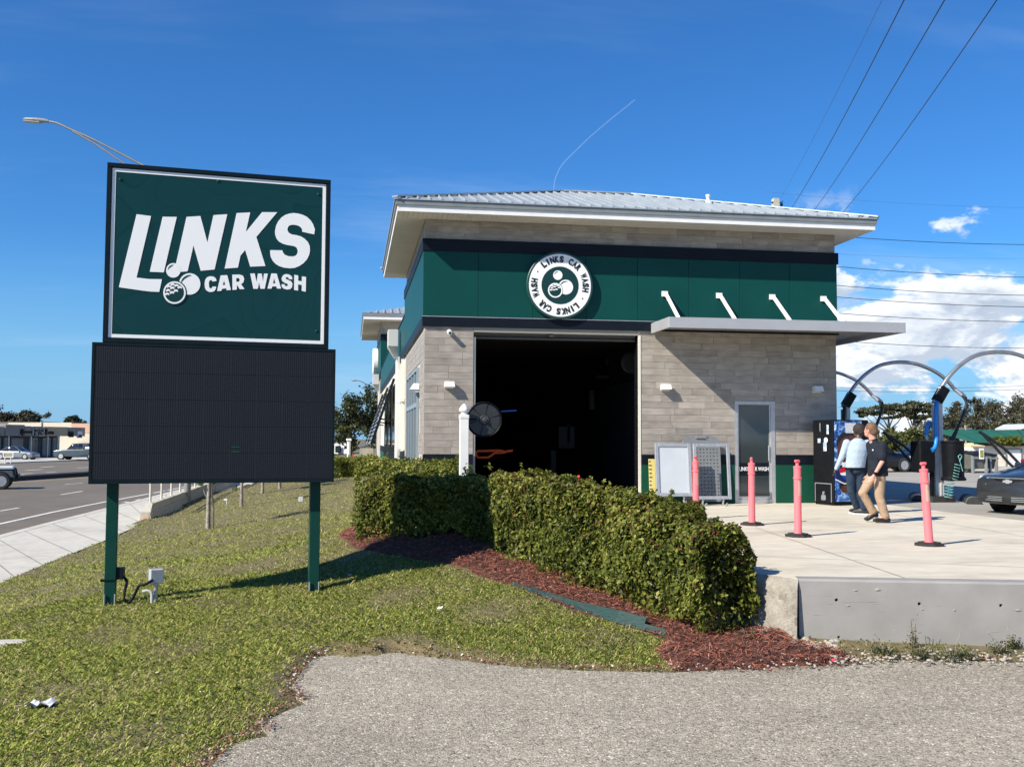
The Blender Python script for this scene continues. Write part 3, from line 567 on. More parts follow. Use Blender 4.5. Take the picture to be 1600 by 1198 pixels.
# ---------------------------------------------------------------- mulch bed
bed_px = [(527,838),(545,830),(563,826),(650,846),(735,836),(765,860),(860,890),(1000,925),(1100,975),(1170,985),(1235,985),(1252,1006),(1330,1020),(1355,1030),(1290,1038),(1200,1045),(1110,1048),(1052,1046),(1020,1020),(1040,1000),(1000,987),(900,956),(850,936),(800,916),(760,905),(720,890),(690,882),(640,873),(590,866),(548,858)]
BED = [onT(a,b)[:2] for a,b in bed_px]
def build_bed():
    x0, y0 = np.min(BED, 0); x1, y1 = np.max(BED, 0); gx, gy = np.meshgrid(np.arange(x0-.1,x1+.1,.06), np.arange(y0-.1,y1+.1,.06)); shp = gx.shape; X = gx.ravel(); Y = gy.ravel()
    ins = inpoly(X, Y, BED); d = polydist(X, Y, BED+[BED[0]]); z, _ = hfin(X, Y); z = np.where(ins, z-0.02+np.minimum(d,.15)*0.45+0.012*np.sin(X*9)*np.sin(Y*8), z-0.03)
    V = np.stack([X,Y,z],1); I = np.arange(len(V)).reshape(shp); F = np.stack([I[:-1,:-1], I[:-1,1:], I[1:,1:], I[1:,:-1]], -1).reshape(-1,4); F = F[ins[F].any(1)]
    u, inv = np.unique(F, return_inverse=True); o = mesh_np('mulch_bed', V[u], inv.reshape(-1,4), MT['mulchbase'], smooth=True); o['kind'] = 'structure'
    n = 80000; P = np.stack([rng.uniform(x0,x1,n), rng.uniform(y0,y1,n)],1); ins = inpoly(P[:,0],P[:,1],BED); P = P[ins]; dd = polydist(P[:,0],P[:,1],BED+[BED[0]])
    # strays outside
    S = P[rng.integers(0,len(P),1400)]+rng.normal(0,.16,(1400,2)); S = S[~inpoly(S[:,0],S[:,1],BED)]
    A = np.concatenate([P,S]); z, dr = hfin(A[:,0],A[:,1]); da = np.concatenate([dd, np.zeros(len(S))]); z = np.maximum(z, ZA+.004)+np.minimum(da,.15)*0.45+rng.uniform(-.004,.016,len(A))
    n = len(A); yaw = rng.uniform(0,2*np.pi,n); ln = rng.gamma(3.0,.013,n)+.012; wd = rng.uniform(.004,.011,n); pit = rng.normal(0,.28,n)
    t = np.stack([np.cos(yaw)*np.cos(pit), np.sin(yaw)*np.cos(pit), np.sin(pit)],1); b = np.stack([-np.sin(yaw), np.cos(yaw), rng.normal(0,.4,n)],1); b /= np.linalg.norm(b,axis=1)[:,None]
    c = np.stack([A[:,0],A[:,1],z+.006],1); q = rng.normal(0,.25,(n,1))*b*ln[:,None]
    V = np.stack([c-t*ln[:,None]/2-b*wd[:,None]/2, c-t*ln[:,None]/2+b*wd[:,None]/2, c+t*ln[:,None]/2+b*wd[:,None]*.35+q, c+t*ln[:,None]/2-b*wd[:,None]*.35+q],1).reshape(-1,3)
    m = foliage_mat('mulch_chip', [(0,(0.13,0.042,0.028)),(.5,(0.27,0.095,0.062)),(.85,(0.42,0.18,0.125)),(1,(0.52,0.32,0.22))], trans=0, rough=0.9, spec=.15)
    o = mesh_np('mulch_chips', V, np.arange(4*n).reshape(-1,4), m, np.clip(rng.beta(1.8,2.2,n),0,1)); tag(o,'reddish brown shredded bark mulch spread round the hedges','mulch',kind='stuff')
build_bed()

# ---------------------------------------------------------------- grass
def build_grass():
    sets = []
    def sample(n, x0, x1, y0, y1, dens_fn):
        P = np.stack([rng.uniform(x0,x1,n), rng.uniform(y0,y1,n)],1); k = rng.random(n) < dens_fn(P); return P[k]
    def patch(x, y): return np.sin(x*1.7+np.sin(y*1.3)*1.5)*np.sin(y*1.9+np.sin(x*2.3))*.5+.5
    fr = CR[0][:2]; fw = CR[2][:2]
    def vis(P, m=0.6):
        dpt = P @ fw; lat = P @ fr; return (np.abs(lat) < dpt*0.53+m)
    near = sample(1000000, -5, 6, 5.2, 14, lambda P: vis(P)*np.clip(1.25-(P[:,1]-6)*0.09, .35, 1))
    mid = sample(200000, -9, 2.6, 13, 24, lambda P: vis(P)*np.clip(1.2-(P[:,1]-13)*0.08, .25, 1))
    far = sample(160000, -16, 1.6, 23, 70, lambda P: vis(P)*np.clip(1.2-(P[:,1]-23)*0.04, .10, 1))
    for P, sc in ((near,1.0),(mid,1.35),(far,2.0)):
        z, d = hfin(P[:,0],P[:,1]); k = inpoly(P[:,0],P[:,1],lawn_poly)&(~inpoly(P[:,0],P[:,1],BED)); pt = patch(P[:,0],P[:,1])+.35*patch(P[:,0]*3.1,P[:,1]*3.3)
        # thin, bare edge against the driveway and worn spots
        edge = np.clip(d/(0.12+.22*pt), 0, 1); k &= (d > 0.0)&((P[:,0] < 4.5)|(rng.random(len(P)) < .12))&(rng.random(len(P)) < .10+.90*edge*np.clip(.80+.32*pt,0,1))
        P = P[k]; z = z[k]; pt = pt[k]; edge = edge[k]; n = len(P)
        yaw = rng.uniform(0,2*np.pi,n); lean = rng.uniform(.35,1.3,n); ln = rng.gamma(5,.0074,n)*(.75+.3*pt)*(.5+.5*edge)*(1+.35*(sc-1)); wd = rng.uniform(.0030,.0068,n)*sc
        dirv = np.stack([np.cos(yaw)*np.sin(lean), np.sin(yaw)*np.sin(lean), np.cos(lean)],1); b = np.stack([-np.sin(yaw), np.cos(yaw), np.zeros(n)],1)
        c = np.stack([P[:,0],P[:,1],z-.004],1); midp = c+dirv*ln[:,None]*.55; tip = midp+(dirv*np.array([1.25,1.25,.35]))*ln[:,None]*.5
        V = np.stack([c-b*wd[:,None]/2, c+b*wd[:,None]/2, midp+b*wd[:,None]*.45, tip, midp-b*wd[:,None]*.45],1).reshape(-1,3)
        F = np.arange(5*n).reshape(-1,5)
        dry = rng.random(n) < (.13+.25*(1-edge)+.12*(pt < .45)); v = np.where(dry, rng.uniform(.74,1,n), np.clip(rng.normal(.37,.24,n)+.10*(pt-.6),0,.70))
        sets.append((V,F,v,sc))
    m = foliage_mat('grass_blade', [(0,(0.10,0.165,0.020)),(.35,(0.36,0.43,0.075)),(.68,(0.66,0.68,0.21)),(.80,(0.60,0.52,0.26)),(1,(0.66,0.56,0.38))], trans=.38, rough=.5, spec=.3)
    for (V,F,v,sc), nm, lb in zip(sets, ('grass','grass','grass'), ('short green turf of the lawn under the sign','mown grass sloping down to the roadside footpath','far strip of lawn beside the building')):
        o = mesh_np(nm, V, F, m, v, nper=5); tag(o, lb, 'grass', kind='stuff')
build_grass()
# ---------------------------------------------------------------- the pole sign
SA = R_(8.0); SU = np.array([math.cos(SA), math.sin(SA), 0]); SN = np.array([math.sin(SA), -math.cos(SA), 0]); SP0 = atD(141,646,11.615)
def build_sign():
    P0u = SP0-SN*0.03       # plane of the upper cabinet face
    def uz(px, py, P0=SP0): p = onPl(px,py,P0,SN); return ((p-SP0) @ SU, p[2])
    def W(u, z, dn=0.0): return SP0*np.array([1,1,0])+SU*u+np.array([0,0,z])+SN*dn
    def lbox(mb, u0, u1, d0, d1, z0, z1, c=0.0):
        # box in sign coordinates; d0 (front) > d1 (back)
        T = Matrix(((SU[0],-SN[0],0,SP0[0]),(SU[1],-SN[1],0,SP0[1]),(0,0,1,0),(0,0,0,1)))
        if c: return mb.cbox(u0,u1,-d0,-d1,z0,z1,c,T)
        return mb.hexa([T @ Vector(p) for p in ((u0,-d0,z0),(u1,-d0,z0),(u1,-d1,z0),(u0,-d1,z0),(u0,-d0,z1),(u1,-d0,z1),(u1,-d1,z1),(u0,-d1,z1))])
    q = [uz(*p) for p in ((145,535),(524,545),(521,752),(138,757))]
    lu0 = (q[0][0]+q[3][0])/2-.005; lu1 = (q[1][0]+q[2][0])/2+.005; lz1 = (q[0][1]+q[1][1])/2; lz0 = (q[2][1]+q[3][1])/2
    r = [uz(*p, P0u) for p in ((168,258),(517,278),(513,541),(160,533))]
    uu0 = (r[0][0]+r[3][0])/2; uu1 = (r[1][0]+r[2][0])/2; uz1 = (r[0][1]+r[1][1])/2; uz0 = lz1
    bl = onT(171,945,-.54); br = onT(490.5,925,-.51)
    root = thing('pole_sign', (*( (bl+br)/2)[:2], min(bl[2],br[2])), 'large green and white roadside sign over a blank black message board on two green posts', 'sign')
    # posts
    for b in (bl, br):
        u = (b-SP0) @ SU; mb = MB(); z = h1(b[0],b[1])-.15
        lbox(mb, u-.064, u+.064, -.17, -.298, z, lz0+.05, .006); p = mb.build('post', MT['postgreen'], root)
        mb = MB()
        for du in (-.058,.058):
            a = W(u+du, z+.18, -.155); mb.tube([a-[0,0,.12], a+[0,0,.10]], .009, 8)
        mb.build('anchor_bolt', MT['steel'], p)
        if b is bl:
            mb = MB(); lbox(mb, u-.07, u+.07, -.164, -.304, z+.43, z+.445); lbox(mb, u-.11, u-.06, -.20, -.23, z+.42, z+.45); mb.build('strap', MT['black'], p)
    # message board cabinet
    cb = MB(); fw = .035
    lbox(cb, lu0, lu1, -.012, -.42, lz0, lz1, .008)
    for a in ((lu0,lu1,lz1-fw*.9,lz1),(lu0,lu1,lz0,lz0+fw*1.3)): lbox(cb, a[0],a[1],0,-.0115,a[2],a[3])
    for a in ((lu0,lu0+fw*.9),(lu1-fw*.9,lu1)): lbox(cb, a[0],a[1],-.0005,-.0115,lz0+fw*1.3,lz1-fw*.9)
    lbox(cb, lu0+.04, lu0+.16, .004, -.0005, lz0+.012, lz0+.026)
    board = cb.build('message_board', MT['frame'], root)
    # led modules: real tiles with hairline joints
    nx, nz = 9, 5; mw = (lu1-lu0-2*fw*.9)/nx; mh = (lz1-lz0-fw*2.2)/nz
    me = MB().cbox(-mw/2+.0006, mw/2-.0006, -.004, .004, -mh/2+.0006, mh/2-.0006, .0008).mesh('led_module'); me.materials.append(MT['led'])
    for i in range(nx):
        for k in range(nz):
            o = bpy.data.objects.new('led_module', me); COL.objects.link(o)
            p = W(lu0+fw*.9+mw*(i+.5), lz0+fw*1.3+mh*(k+.5), -.008+random.uniform(-.0008,.0008)); o.location = p; o.rotation_euler = (random.uniform(-.002,.002),0,SA); setparent(o, board)
    lit = MB(); g = uz(362,699); g2 = uz(375,706)
    gm = bpy.data.materials.new('green_led'); gm.use_nodes = True; gb = gm.node_tree.nodes['Principled BSDF']; gb.inputs['Base Color'].default_value = (.005,.06,.02,1); gb.inputs['Emission Color'].default_value = (0.01,.35,.10,1); gb.inputs['Emission Strength'].default_value = .11
    for dz in (0,.055): 
        for k in range(6): lbox(lit, g[0]+k*.016, g[0]+k*.016+.010, -.001, -.005, g2[1]+dz, g2[1]+dz+.010)
    lit.build('lit_pixel', gm, board)
    # upper cabinet
    ub = MB(); fr = .052
    lbox(ub, uu0, uu1, -.055, -.40, uz0+.004, uz1, .008)
    for a in ((uu0,uu1,uz1-fr,uz1,-.015,-.0545),(uu0,uu1,uz0+.004,uz0+.004+fr,-.015,-.0545)): lbox(ub, a[0],a[1],a[4],a[5],a[2],a[3],.004)
    for a in ((uu0,uu0+fr),(uu1-fr,uu1)): lbox(ub, a[0],a[1],-.0155,-.0545,uz0+.005+fr,uz1-fr-.001,.004)
    cab = ub.build('cabinet', MT['frame'], root)
    fm = MB(); lbox(fm, uu0+fr, uu1-fr, -.036, -.054, uz0+fr+.004, uz1-fr); face = fm.build('sign_face', MT['face'], cab)
    bw = .040; b0, b1, c0, c1 = uu0+fr+.006, uu1-fr-.006, uz0+fr+.012, uz1-fr-.008; bd = MB()
    for a in ((b0,b1,c1-bw,c1),(b0,b1,c0,c0+bw),(b0,b0+bw,c0+bw,c1-bw),(b1-bw,b1,c0+bw,c1-bw)): lbox(bd, a[0],a[1],-.0325,-.0358,a[2],a[3])
    bd.build('white_border', MT['signwhite'], face)
    bo = MB()
    for u, z in ((b0+.09,c1-.13),(b1-.09,c1-.13),(b1-.09,c0+.16),((b0+b1)/2-.05,c1-.06)):
        a = W(u,z,-.036); bo.lathe([(.019,0),(.019,.004),(.012,.009),(0,.010)], 12, Matrix.Translation(Vector(a)) @ Matrix.Rotation(SA,4,'Z') @ Matrix.Rotation(math.pi/2,4,'X'))
    bo.build('rivet', MT['signdark'], face)
    # traced letters, crop coordinates to sign coordinates
    A4 = lambda x, y: (180+x/7.047, 310+y/7.047); A5 = lambda x, y: (310+x/7.045, 310+y/7.045)
    Pf = SP0-SN*.034
    def put(name, polys, m, depth, dn, src, par=face):
        pp = [[uz(*src(*p), Pf) for p in poly] for poly in polys]
        me = flat_mesh(pp, depth); o = link(name, me, m, None, fix=False)
        o.matrix_world = Matrix(((SU[0],0,SN[0],SP0[0]+SN[0]*dn),(SU[1],0,SN[1],SP0[1]+SN[1]*dn),(0,1,0,0),(0,0,0,1)))
        setparent(o, par); return o
    L4 = {'L': [(235,175),(395,195),(235,872),(375,888),(515,890),(485,1030),(390,1026),(300,1015),(180,998),(40,978)], 'I': [(522,203),(678,205),(535,815),(380,808)],
          'N': [(785,205),(938,195),(1015,485),(1082,185),(1234,175),(1094,783),(942,797),(862,520),(797,803),(715,810),(660,762),(668,722)]}
    L5 = {'K': [[(420,163),(570,155),(522,370),(700,153),(868,153),(638,425),(738,745),(570,752),(515,568),(463,632),(435,762),(288,773)]],
      'S': [[(1275,397),(1282,340),(1262,285),(1235,242),(1195,205),(1150,182),(1100,168),(1050,162),(1000,168),(955,183),(915,210),(880,250),(855,300),(843,360),(845,400),(858,440),(885,475),(925,498),(970,512),(1050,525),(1080,542),(1094,575),(1090,605),(1072,630),(1040,640),(990,637),(950,620),(930,595),(925,572),(790,570),(790,610),(798,650),(820,690),(850,722),(890,746),(940,762),(1010,770),(1060,765),(1110,745),(1155,715),(1195,672),(1220,620),(1228,575),(1225,525),(1205,480),(1170,445),(1130,420),(1080,405),(1030,398),(995,380),(980,350),(984,322),(1000,300),(1025,292),(1060,292),(1100,301),(1130,322),(1143,345),(1142,368)]],
      'C': [[(200,910),(192,880),(165,860),(130,857),(95,868),(75,895),(68,940),(72,985),(88,1013),(118,1030),(150,1030),(180,1018),(195,985),(194,970),(153,972),(148,988),(132,992),(118,975),(115,925),(125,903),(145,900),(155,915)]],
      'A': [[(245,848),(318,845),(358,1008),(312,1012),(305,990),(262,995),(252,1018),(205,1020)],[(282,905),(268,955),(296,952)]],
      'R': [[(373,840),(450,838),(490,850),(505,885),(495,925),(470,945),(508,998),(455,1000),(425,950),(422,1004),(375,1008)],[(417,878),(417,918),(445,918),(456,898),(445,878)]],
      'W': [[(570,828),(620,826),(640,920),(655,828),(697,828),(712,915),(722,828),(765,828),(730,995),(682,995),(668,925),(655,995),(605,995)]],
      'A2': [[(803,826),(862,828),(910,993),(865,993),(858,970),(815,968),(805,993),(760,993)],[(833,880),(821,935),(849,937)]],
      'S2': [[(1035,890),(1030,860),(1000,838),(960,832),(930,848),(915,880),(922,910),(950,930),(982,942),(986,955),(975,967),(958,965),(947,945),(915,945),(917,970),(935,992),(970,1003),(1010,1000),(1030,978),(1036,945),(1024,915),(990,898),(962,886),(962,872),(978,866),(992,875),(998,890)]],
      'H': [[(1055,840),(1100,850),(1098,905),(1138,914),(1140,858),(1185,865),(1182,1028),(1137,1018),(1138,955),(1098,945),(1097,1015),(1053,1008)]]}
    for k, v in L4.items(): put('letter', [v], MT['signwhite'], .003, -.0335, A4)
    for k, v in L5.items(): put('letter', v, MT['signwhite'], .003, -.0335, A5)
    logo = put('bubble_logo', [circ(640,793,80), circ(820,942,118)], MT['signwhite'], .004, -.0325, A4)
    def cres(cx, cy, r, a0, a1, w): 
        o = circ(cx,cy,r,14,a0,a1); i = [(cx+(r-w*math.sin(math.pi*k/14))*math.cos(a0+(a1-a0)*k/14), cy+(r-w*math.sin(math.pi*k/14))*math.sin(a0+(a1-a0)*k/14)) for k in range(1,14)]
        return o+i[::-1]
    put('bubble_shine', [cres(640,793,62,math.pi*1.02,math.pi*1.55,14), cres(820,942,98,math.pi*1.0,math.pi*1.6,20)], MT['signdark'], .003, -.0300, A4, logo)
    put('ball_gap', [circ(653,1038,136)], MT['signdark'], .003, -.0298, A4, logo)
    ball = put('golf_ball', [circ(653,1038,124), circ(653,1038,106)], MT['signwhite'], .004, -.0285, A4, logo)
    dots = [(590,975),(633,955),(675,965),(710,985),(583,1018),(630,992),(668,1022),(572,1058),(625,1042)]
    put('dimple', [[(x+25*math.cos(t)*1.0, y+20*math.sin(t)) for t in np.linspace(math.pi*0.95,math.pi*2.0,9)]+[(x+14*math.cos(t)+3, y+12+10*math.sin(t)) for t in np.linspace(math.pi*2.0,math.pi*1.0,7)] for x,y in dots], MT['signwhite'], .004, -.0285, A4, logo)
    return bl, br
SIGN_BL, SIGN_BR = build_sign()

# ---------------------------------------------------------------- car wash
FY = 21.404; BX0, BX1 = 1.53, 10.985; BYB = 28.8
DX0, DX1, DZ = 8.515, 9.475, 2.29          # glass door frame
VX0, VX1, VZ = 2.593, 6.28, 3.73            # wash bay opening
def build_wash():
    root = thing('car_wash_building', (6.2, 30, 0), 'car wash building with wood-look tile walls, green fascia band and grey metal hip roof', 'building')
    w = MB(); t = .28
    G = FY+.012
    w.box(BX0,VX0,G,FY+t,0,6.155); w.box(VX1,DX0,G,FY+t,0,6.155); w.box(DX1,BX1,G,FY+t,0,6.155); w.box(DX0,DX1,G,FY+t,DZ,6.155); w.box(VX0,VX1,G,FY+t,VZ,6.155)
    w.box(BX1-.25,BX1,FY+t,BYB,0,6.155); w.box(BX0+.012,BX0+.25,FY+t,BYB,0,6.155); w.box(BX0+.012,BX1,BYB,BYB+.25,3.9,6.155)
    wall = w.build('wall', MT['grout'], root)
    # tiles
    zs = np.linspace(1.085, 3.73, 19)
    def tile(x0, x1, z0, z1):
        g = .0028; p = random.uniform(-.0015,.0015)
        MB().hexa([(x0+g,FY+p,z0+g),(x1-g,FY+p,z0+g),(x1-g,G+.004,z0+g),(x0+g,G+.004,z0+g),(x0+g,FY+p,z1-g),(x1-g,FY+p,z1-g),(x1-g,G+.004,z1-g),(x0+g,G+.004,z1-g)]).build('tile', MT['tile'], wall)
    def row(x0, x1, z0, z1):
        x = x0; first = True
        while x < x1-1e-3:
            L = random.choice((.62,.62,.9,.9,.9,1.2)) if not first else random.uniform(.2,.9)
            first = False; e = x+L
            if x1-e < .14: e = x1
            tile(x, min(e,x1), z0, z1); x = min(e,x1)
    for a, b in zip(zs[:-1], zs[1:]):
        row(BX0, VX0, a, b)
        if b < DZ+.02: row(VX1+.055, DX0, a, b); row(DX1, BX1, a, b)
        elif a > DZ-.02: row(VX1+.055, BX1, a, b)
        else: row(VX1+.055, DX0, a, b); row(DX1, BX1, a, b); row(DX0, DX1, DZ, b)
    row(BX0,VX0,3.73,3.83); row(VX1+.055,BX1,3.73,3.83)
    for a, b in ((5.73,5.872),(5.872,6.014),(6.014,6.155)): row(BX0, BX1, a, b)
    # side wall tiles, seen edge on: joined
    st = MB()
    for a, b in list(zip(zs[:-1], zs[1:]))+[(5.73,5.872),(5.872,6.014),(6.014,6.155)]:
        y = FY+.02
        while y < BYB:
            L = random.choice((.62,.9,1.2)); e = min(y+L, BYB)
            if not (23.0 < (y+e)/2 < 27.4 and a < 3.0): st.box(BX0-.002+random.uniform(-.001,.001), BX0+.014, y+.003, e-.003, a+.003, b-.003)
            y = e
    tag(st.build('side_tile', MT['tile'], wall), kind='stuff')
    # fascia: bands and panels
    for nm, z0, z1, pr, m in (('lower_band',3.83,4.045,.055,MT['band']),('upper_band',5.47,5.73,.06,MT['band'])):
        b = MB(); b.cbox(BX0-pr,BX1+pr,FY-pr,FY-.001,z0,z1,.004); b.cbox(BX0-pr,BX0-.003,FY+.0,BYB+.3,z0,z1,.004); b.cbox(BX1+.003,BX1+pr,FY+.0,BYB+.3,z0,z1,.004); b.build(nm, m, root)
    tr = MB(); tr.box(BX0-.06,BX1+.06,FY-.062,FY-.056,4.035,4.049); tr.build('band_trim', MT['alu'], root)
    xs = [1.49,2.685,3.886,5.081,6.259,7.451,8.655,9.857,11.012]
    for a, b in zip(xs[:-1], xs[1:]): MB().cbox(a+.004,b-.004,FY-.036,FY-.004,4.05,5.468,.003).build('green_panel', MT['green'], root)
    for a, b in zip((FY-.002,22.85,24.1,25.3,26.5,27.7),(22.85,24.1,25.3,26.5,27.7,29.05)):
        MB().cbox(BX0-.04,BX0-.006,a+.004,b-.004,4.05,5.468,.003).build('green_panel', MT['green'], root)
    MB().cbox(BX1+.003,BX1+.036,FY,29.0,4.05,5.468,.003).build('green_panel', MT['green'], root)
    jl = MB()
    for a in xs[1:-1]: jl.box(a-.004,a+.004,FY-.012,FY-.005,4.05,5.468)
    jl.build('panel_joint', MT['black'], root)
    # wainscot
    for x0, x1 in ((BX0-.02,VX0),(VX1+.055,DX0-.006),(DX1+.006,BX1)):
        MB().cbox(x0,x1,FY-.022,FY-.002,0.0,.868,.003).build('green_wainscot', MT['green_low'], root)
        MB().cbox(x0,x1,FY-.030,FY-.002,.868,1.083,.004).build('wainscot_band', MT['band'], root)
    # soffit, fascia, roof
    OX0, OX1, OY0, OY1, SZ = .892, 11.60, 20.689, 29.5, 6.155
    sf = MB(); cx0, cx1, cy0, cy1 = BX0+.002, BX1, FY+.005, BYB
    def soff(xa, xb, ya, yb, vert):
        n = int((yb-ya if vert else xb-xa)/.105)
        for i in range(n):
            if vert: y = ya+(yb-ya)*i/n; y2 = ya+(yb-ya)*(i+1)/n; sf.box(xa,xb,y+.003,y2-.003,SZ,SZ+.012)
            else: x = xa+(xb-xa)*i/n; x2 = xa+(xb-xa)*(i+1)/n; sf.box(x+.003,x2-.003,ya,yb,SZ,SZ+.012)
    soff(OX0+.03,OX1-.03,OY0+.03,cy0-.012,False); soff(OX0+.03,cx0-.01,cy0,OY1-.03,True); soff(cx1+.004,OX1-.03,cy0,OY1-.03,True)
    tag(sf.build('soffit_board', MT['soffit'], root), kind='stuff')
    bk = MB(); bk.box(OX0+.02,OX1-.02,OY0+.02,OY1-.02,SZ+.0125,SZ+.03); bk.build('soffit_backing', MT['gutter'], root)
    fa = MB(); f0, f1 = SZ-.006, SZ+.125
    fa.box(OX0,OX1,OY0,OY0+.03,f0,f1); fa.box(OX0,OX0+.03,OY0+.0305,OY1,f0,f1); fa.box(OX1-.03,OX1,OY0+.0305,OY1,f0,f1); fa.build('fascia', MT['white'], root)
    gu = MB(); g0, g1 = f1+.001, f1+.12; e = .035
    gu.box(OX0-e,OX1+e,OY0-e,OY0+.04,g0,g1); gu.box(OX0-e,OX0+.04,OY0+.041,OY1,g0,g1); gu.box(OX1-.04,OX1+e,OY0+.041,OY1,g0,g1)
    gu.build('drip_edge', MT['gutter'], root)
    RZ0 = g1+.004; RZ1 = RZ0+1.42; EX0, EX1, EY0, EY1 = OX0-.06, OX1+.06, OY0-.06, OY1+.06; hy = (EY0+EY1)/2; run = hy-EY0; rx0, rx1 = EX0+run, EX1-run
    n = 44; pw = (EX1-EX0)/n; sl = (RZ1-RZ0)/run
    for i in range(n):   # front slope, one pan between seams per piece
        a, b = EX0+pw*i, EX0+pw*(i+1)
        top = lambda x: min(x-EX0, EX1-x, run)
        ts = [(a,top(a)),(b,top(b))]
        pts = [(a,0),(b,0)]
        mids = [(x,run) for x in (rx0,rx1) if a < x < b]
        loop = [(a,0),(b,0),(b,ts[1][1])]+sorted(mids, key=lambda p:-p[0])+[(a,ts[0][1])]
        cl = []
        for p in loop:
            if not cl or abs(p[0]-cl[-1][0])+abs(p[1]-cl[-1][1]) > 1e-6: cl.append(p)
        P3 = [(x, EY0+d, RZ0+d*sl) for x, d in cl]
        mb = MB().extr(P3, (0,0,-.02))
        ra = a+.0; d = top(ra)
        if d > .1: mb.hexa([(ra-.018,EY0-.004,RZ0),(ra+.018,EY0-.004,RZ0),(ra+.018,EY0+d,RZ0+d*sl),(ra-.018,EY0+d,RZ0+d*sl),(ra-.010,EY0-.004,RZ0+.042),(ra+.010,EY0-.004,RZ0+.042),(ra+.010,EY0+d,RZ0+d*sl+.042),(ra-.010,EY0+d,RZ0+d*sl+.042)])
        mb.build('roof_panel', MT['roof'], root)
    rf = MB(); c = [(rx0,hy,RZ1),(rx1,hy,RZ1)]
    rf.extr([(EX0,EY1,RZ0),(EX0,EY0,RZ0),c[0]], (0,0,-.02)); rf.extr([(EX1,EY0,RZ0),(EX1,EY1,RZ0),c[1]], (0,0,-.02)); rf.extr([(EX1,EY1,RZ0),(EX0,EY1,RZ0),c[0],c[1]], (0,0,-.02))
    for i in range(1,34):
        y = EY0+(EY1-EY0)*i/34; d = min(y-EY0,EY1-y)
        for X, sgn in ((EX0,1),(EX1,-1)): rf.beam((X,y,RZ0+.02),(X+sgn*d,y,RZ0+d*sl+.02),.03,.04)
    rf.build('roof_slope', MT['roof'], root)
    hp = MB()
    for a, b in (((EX0,EY0,RZ0),c[0]),((EX1,EY0,RZ0),c[1]),((EX0,EY1,RZ0),c[0]),((EX1,EY1,RZ0),c[1]),(c[0],c[1])): hp.beam(np.array(a)+[0,0,.035], np.array(b)+[0,0,.035], .16, .03)
    hp.build('ridge_cap', MT['roof'], root)
    pv = MB(); vx, vd = 8.55, 2.45; vz = RZ0+vd*sl
    pv.lathe([(.11,vz-.05),(.09,vz+.03),(.055,vz+.07),(.045,vz+.12),(.045,vz+.17),(.058,vz+.17),(.058,vz+.22),(0,vz+.23)], 14, Matrix.Translation((vx,EY0+vd,0)))
    pv.build('roof_vent', MT['white'], root, smooth=50)
    # bay: reveals, header and the dark tunnel inside
    rv = MB(); rv.box(VX1,VX1+.055,FY-.012,FY+.011,0,VZ+.0); 
    rv.build('bay_jamb', MT['cream'], root)
    ln_ = MB(); ln_.box(VX1-.006,VX1-.0005,FY+.03,FY+.285,0,VZ); ln_.box(VX0+.0005,VX0+.006,FY+.31,FY+.32,0,VZ); ln_.build('reveal_shade', MT['black'], root)  # black sheets added over the bay reveals, standing in for shade
    hd = MB(); hd.box(VX0,VX1,FY-.008,FY+.010,VZ+.002,3.829); hd.build('bay_header', mat('header_grey',(0.30,0.29,0.25),None,0.5), root)
    hr = MB(); hr.tube([(VX0+.02,FY+.20,VZ-.10),(VX1-.02,FY+.20,VZ-.10)], .035, 10); hr.box(VX0+.02,VX1-.02,FY+.16,FY+.26,VZ-.06,VZ-.002); hr.box(4.27,4.37,FY+.02,FY+.12,VZ-.07,VZ-.01); hr.build('roller_housing', mat('roller_grey',(0.06,0.062,0.06),None,0.5), root)
    jl2 = MB(); jl2.box(VX0+.001,VX0+.05,FY+.012,FY+.30,0,VZ-.11); jl2.build('door_track', MT['gutter'], root)
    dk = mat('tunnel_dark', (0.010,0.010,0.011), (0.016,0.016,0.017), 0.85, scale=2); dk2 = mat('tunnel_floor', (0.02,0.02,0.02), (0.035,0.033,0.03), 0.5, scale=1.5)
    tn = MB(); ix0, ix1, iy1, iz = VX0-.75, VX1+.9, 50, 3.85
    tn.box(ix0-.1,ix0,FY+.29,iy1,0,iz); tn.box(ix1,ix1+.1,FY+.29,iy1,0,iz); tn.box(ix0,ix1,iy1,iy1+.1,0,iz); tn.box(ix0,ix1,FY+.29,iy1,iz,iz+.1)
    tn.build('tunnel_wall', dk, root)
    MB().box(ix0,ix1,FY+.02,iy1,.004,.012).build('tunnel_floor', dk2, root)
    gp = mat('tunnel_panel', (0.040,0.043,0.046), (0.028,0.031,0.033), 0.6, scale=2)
    e = MB(); e.box(7.12,7.16,24.4,27.6,0,2.9); e.build('wall_panel', gp, root); q0 = onY(966,645,26.5); q1 = onY(974,770,26.5); MB().box(q0[0],q1[0],26.5,26.6,0,q0[2]).build('equipment_panel', gp, root)
    for (a,b,cc,d) in ((920,612,926,640),(930,588,952,592),(958,598,963,620),(945,562,950,570),(872,668,895,700),(860,705,866,745),(885,665,888,690)):
        p = onY(a,b,27.5); q2 = onY(cc,d,27.5); MB().cbox(min(p[0],q2[0]),max(p[0],q2[0])+.03,27.4,27.6,min(p[2],q2[2]),max(p[2],q2[2])+.03,.006).build('wash_equipment', gp, root)
    e = MB(); p = onY(986,567,24.2); e.lathe([(.27,0),(.27,.05),(.22,.07),(.03,.07),(.03,.1),(0,.1)], 24, Matrix.Translation(Vector(p)) @ Matrix.Rotation(math.pi/2,4,'X')); e.build('wall_fan', gp, root)
    og = mat('orange_paint', (0.75,0.10,0.015), None, 0.45); a = 23.6
    pp = [onY(*q,a) for q in ((745,713),(743,707),(746,704.5),(782,703.5),(788,705.5),(801,703.5))]; pq = [onY(*q,a) for q in ((746,714.5),(762,714.5),(768,711),(772,707.5),(790,706.5))]
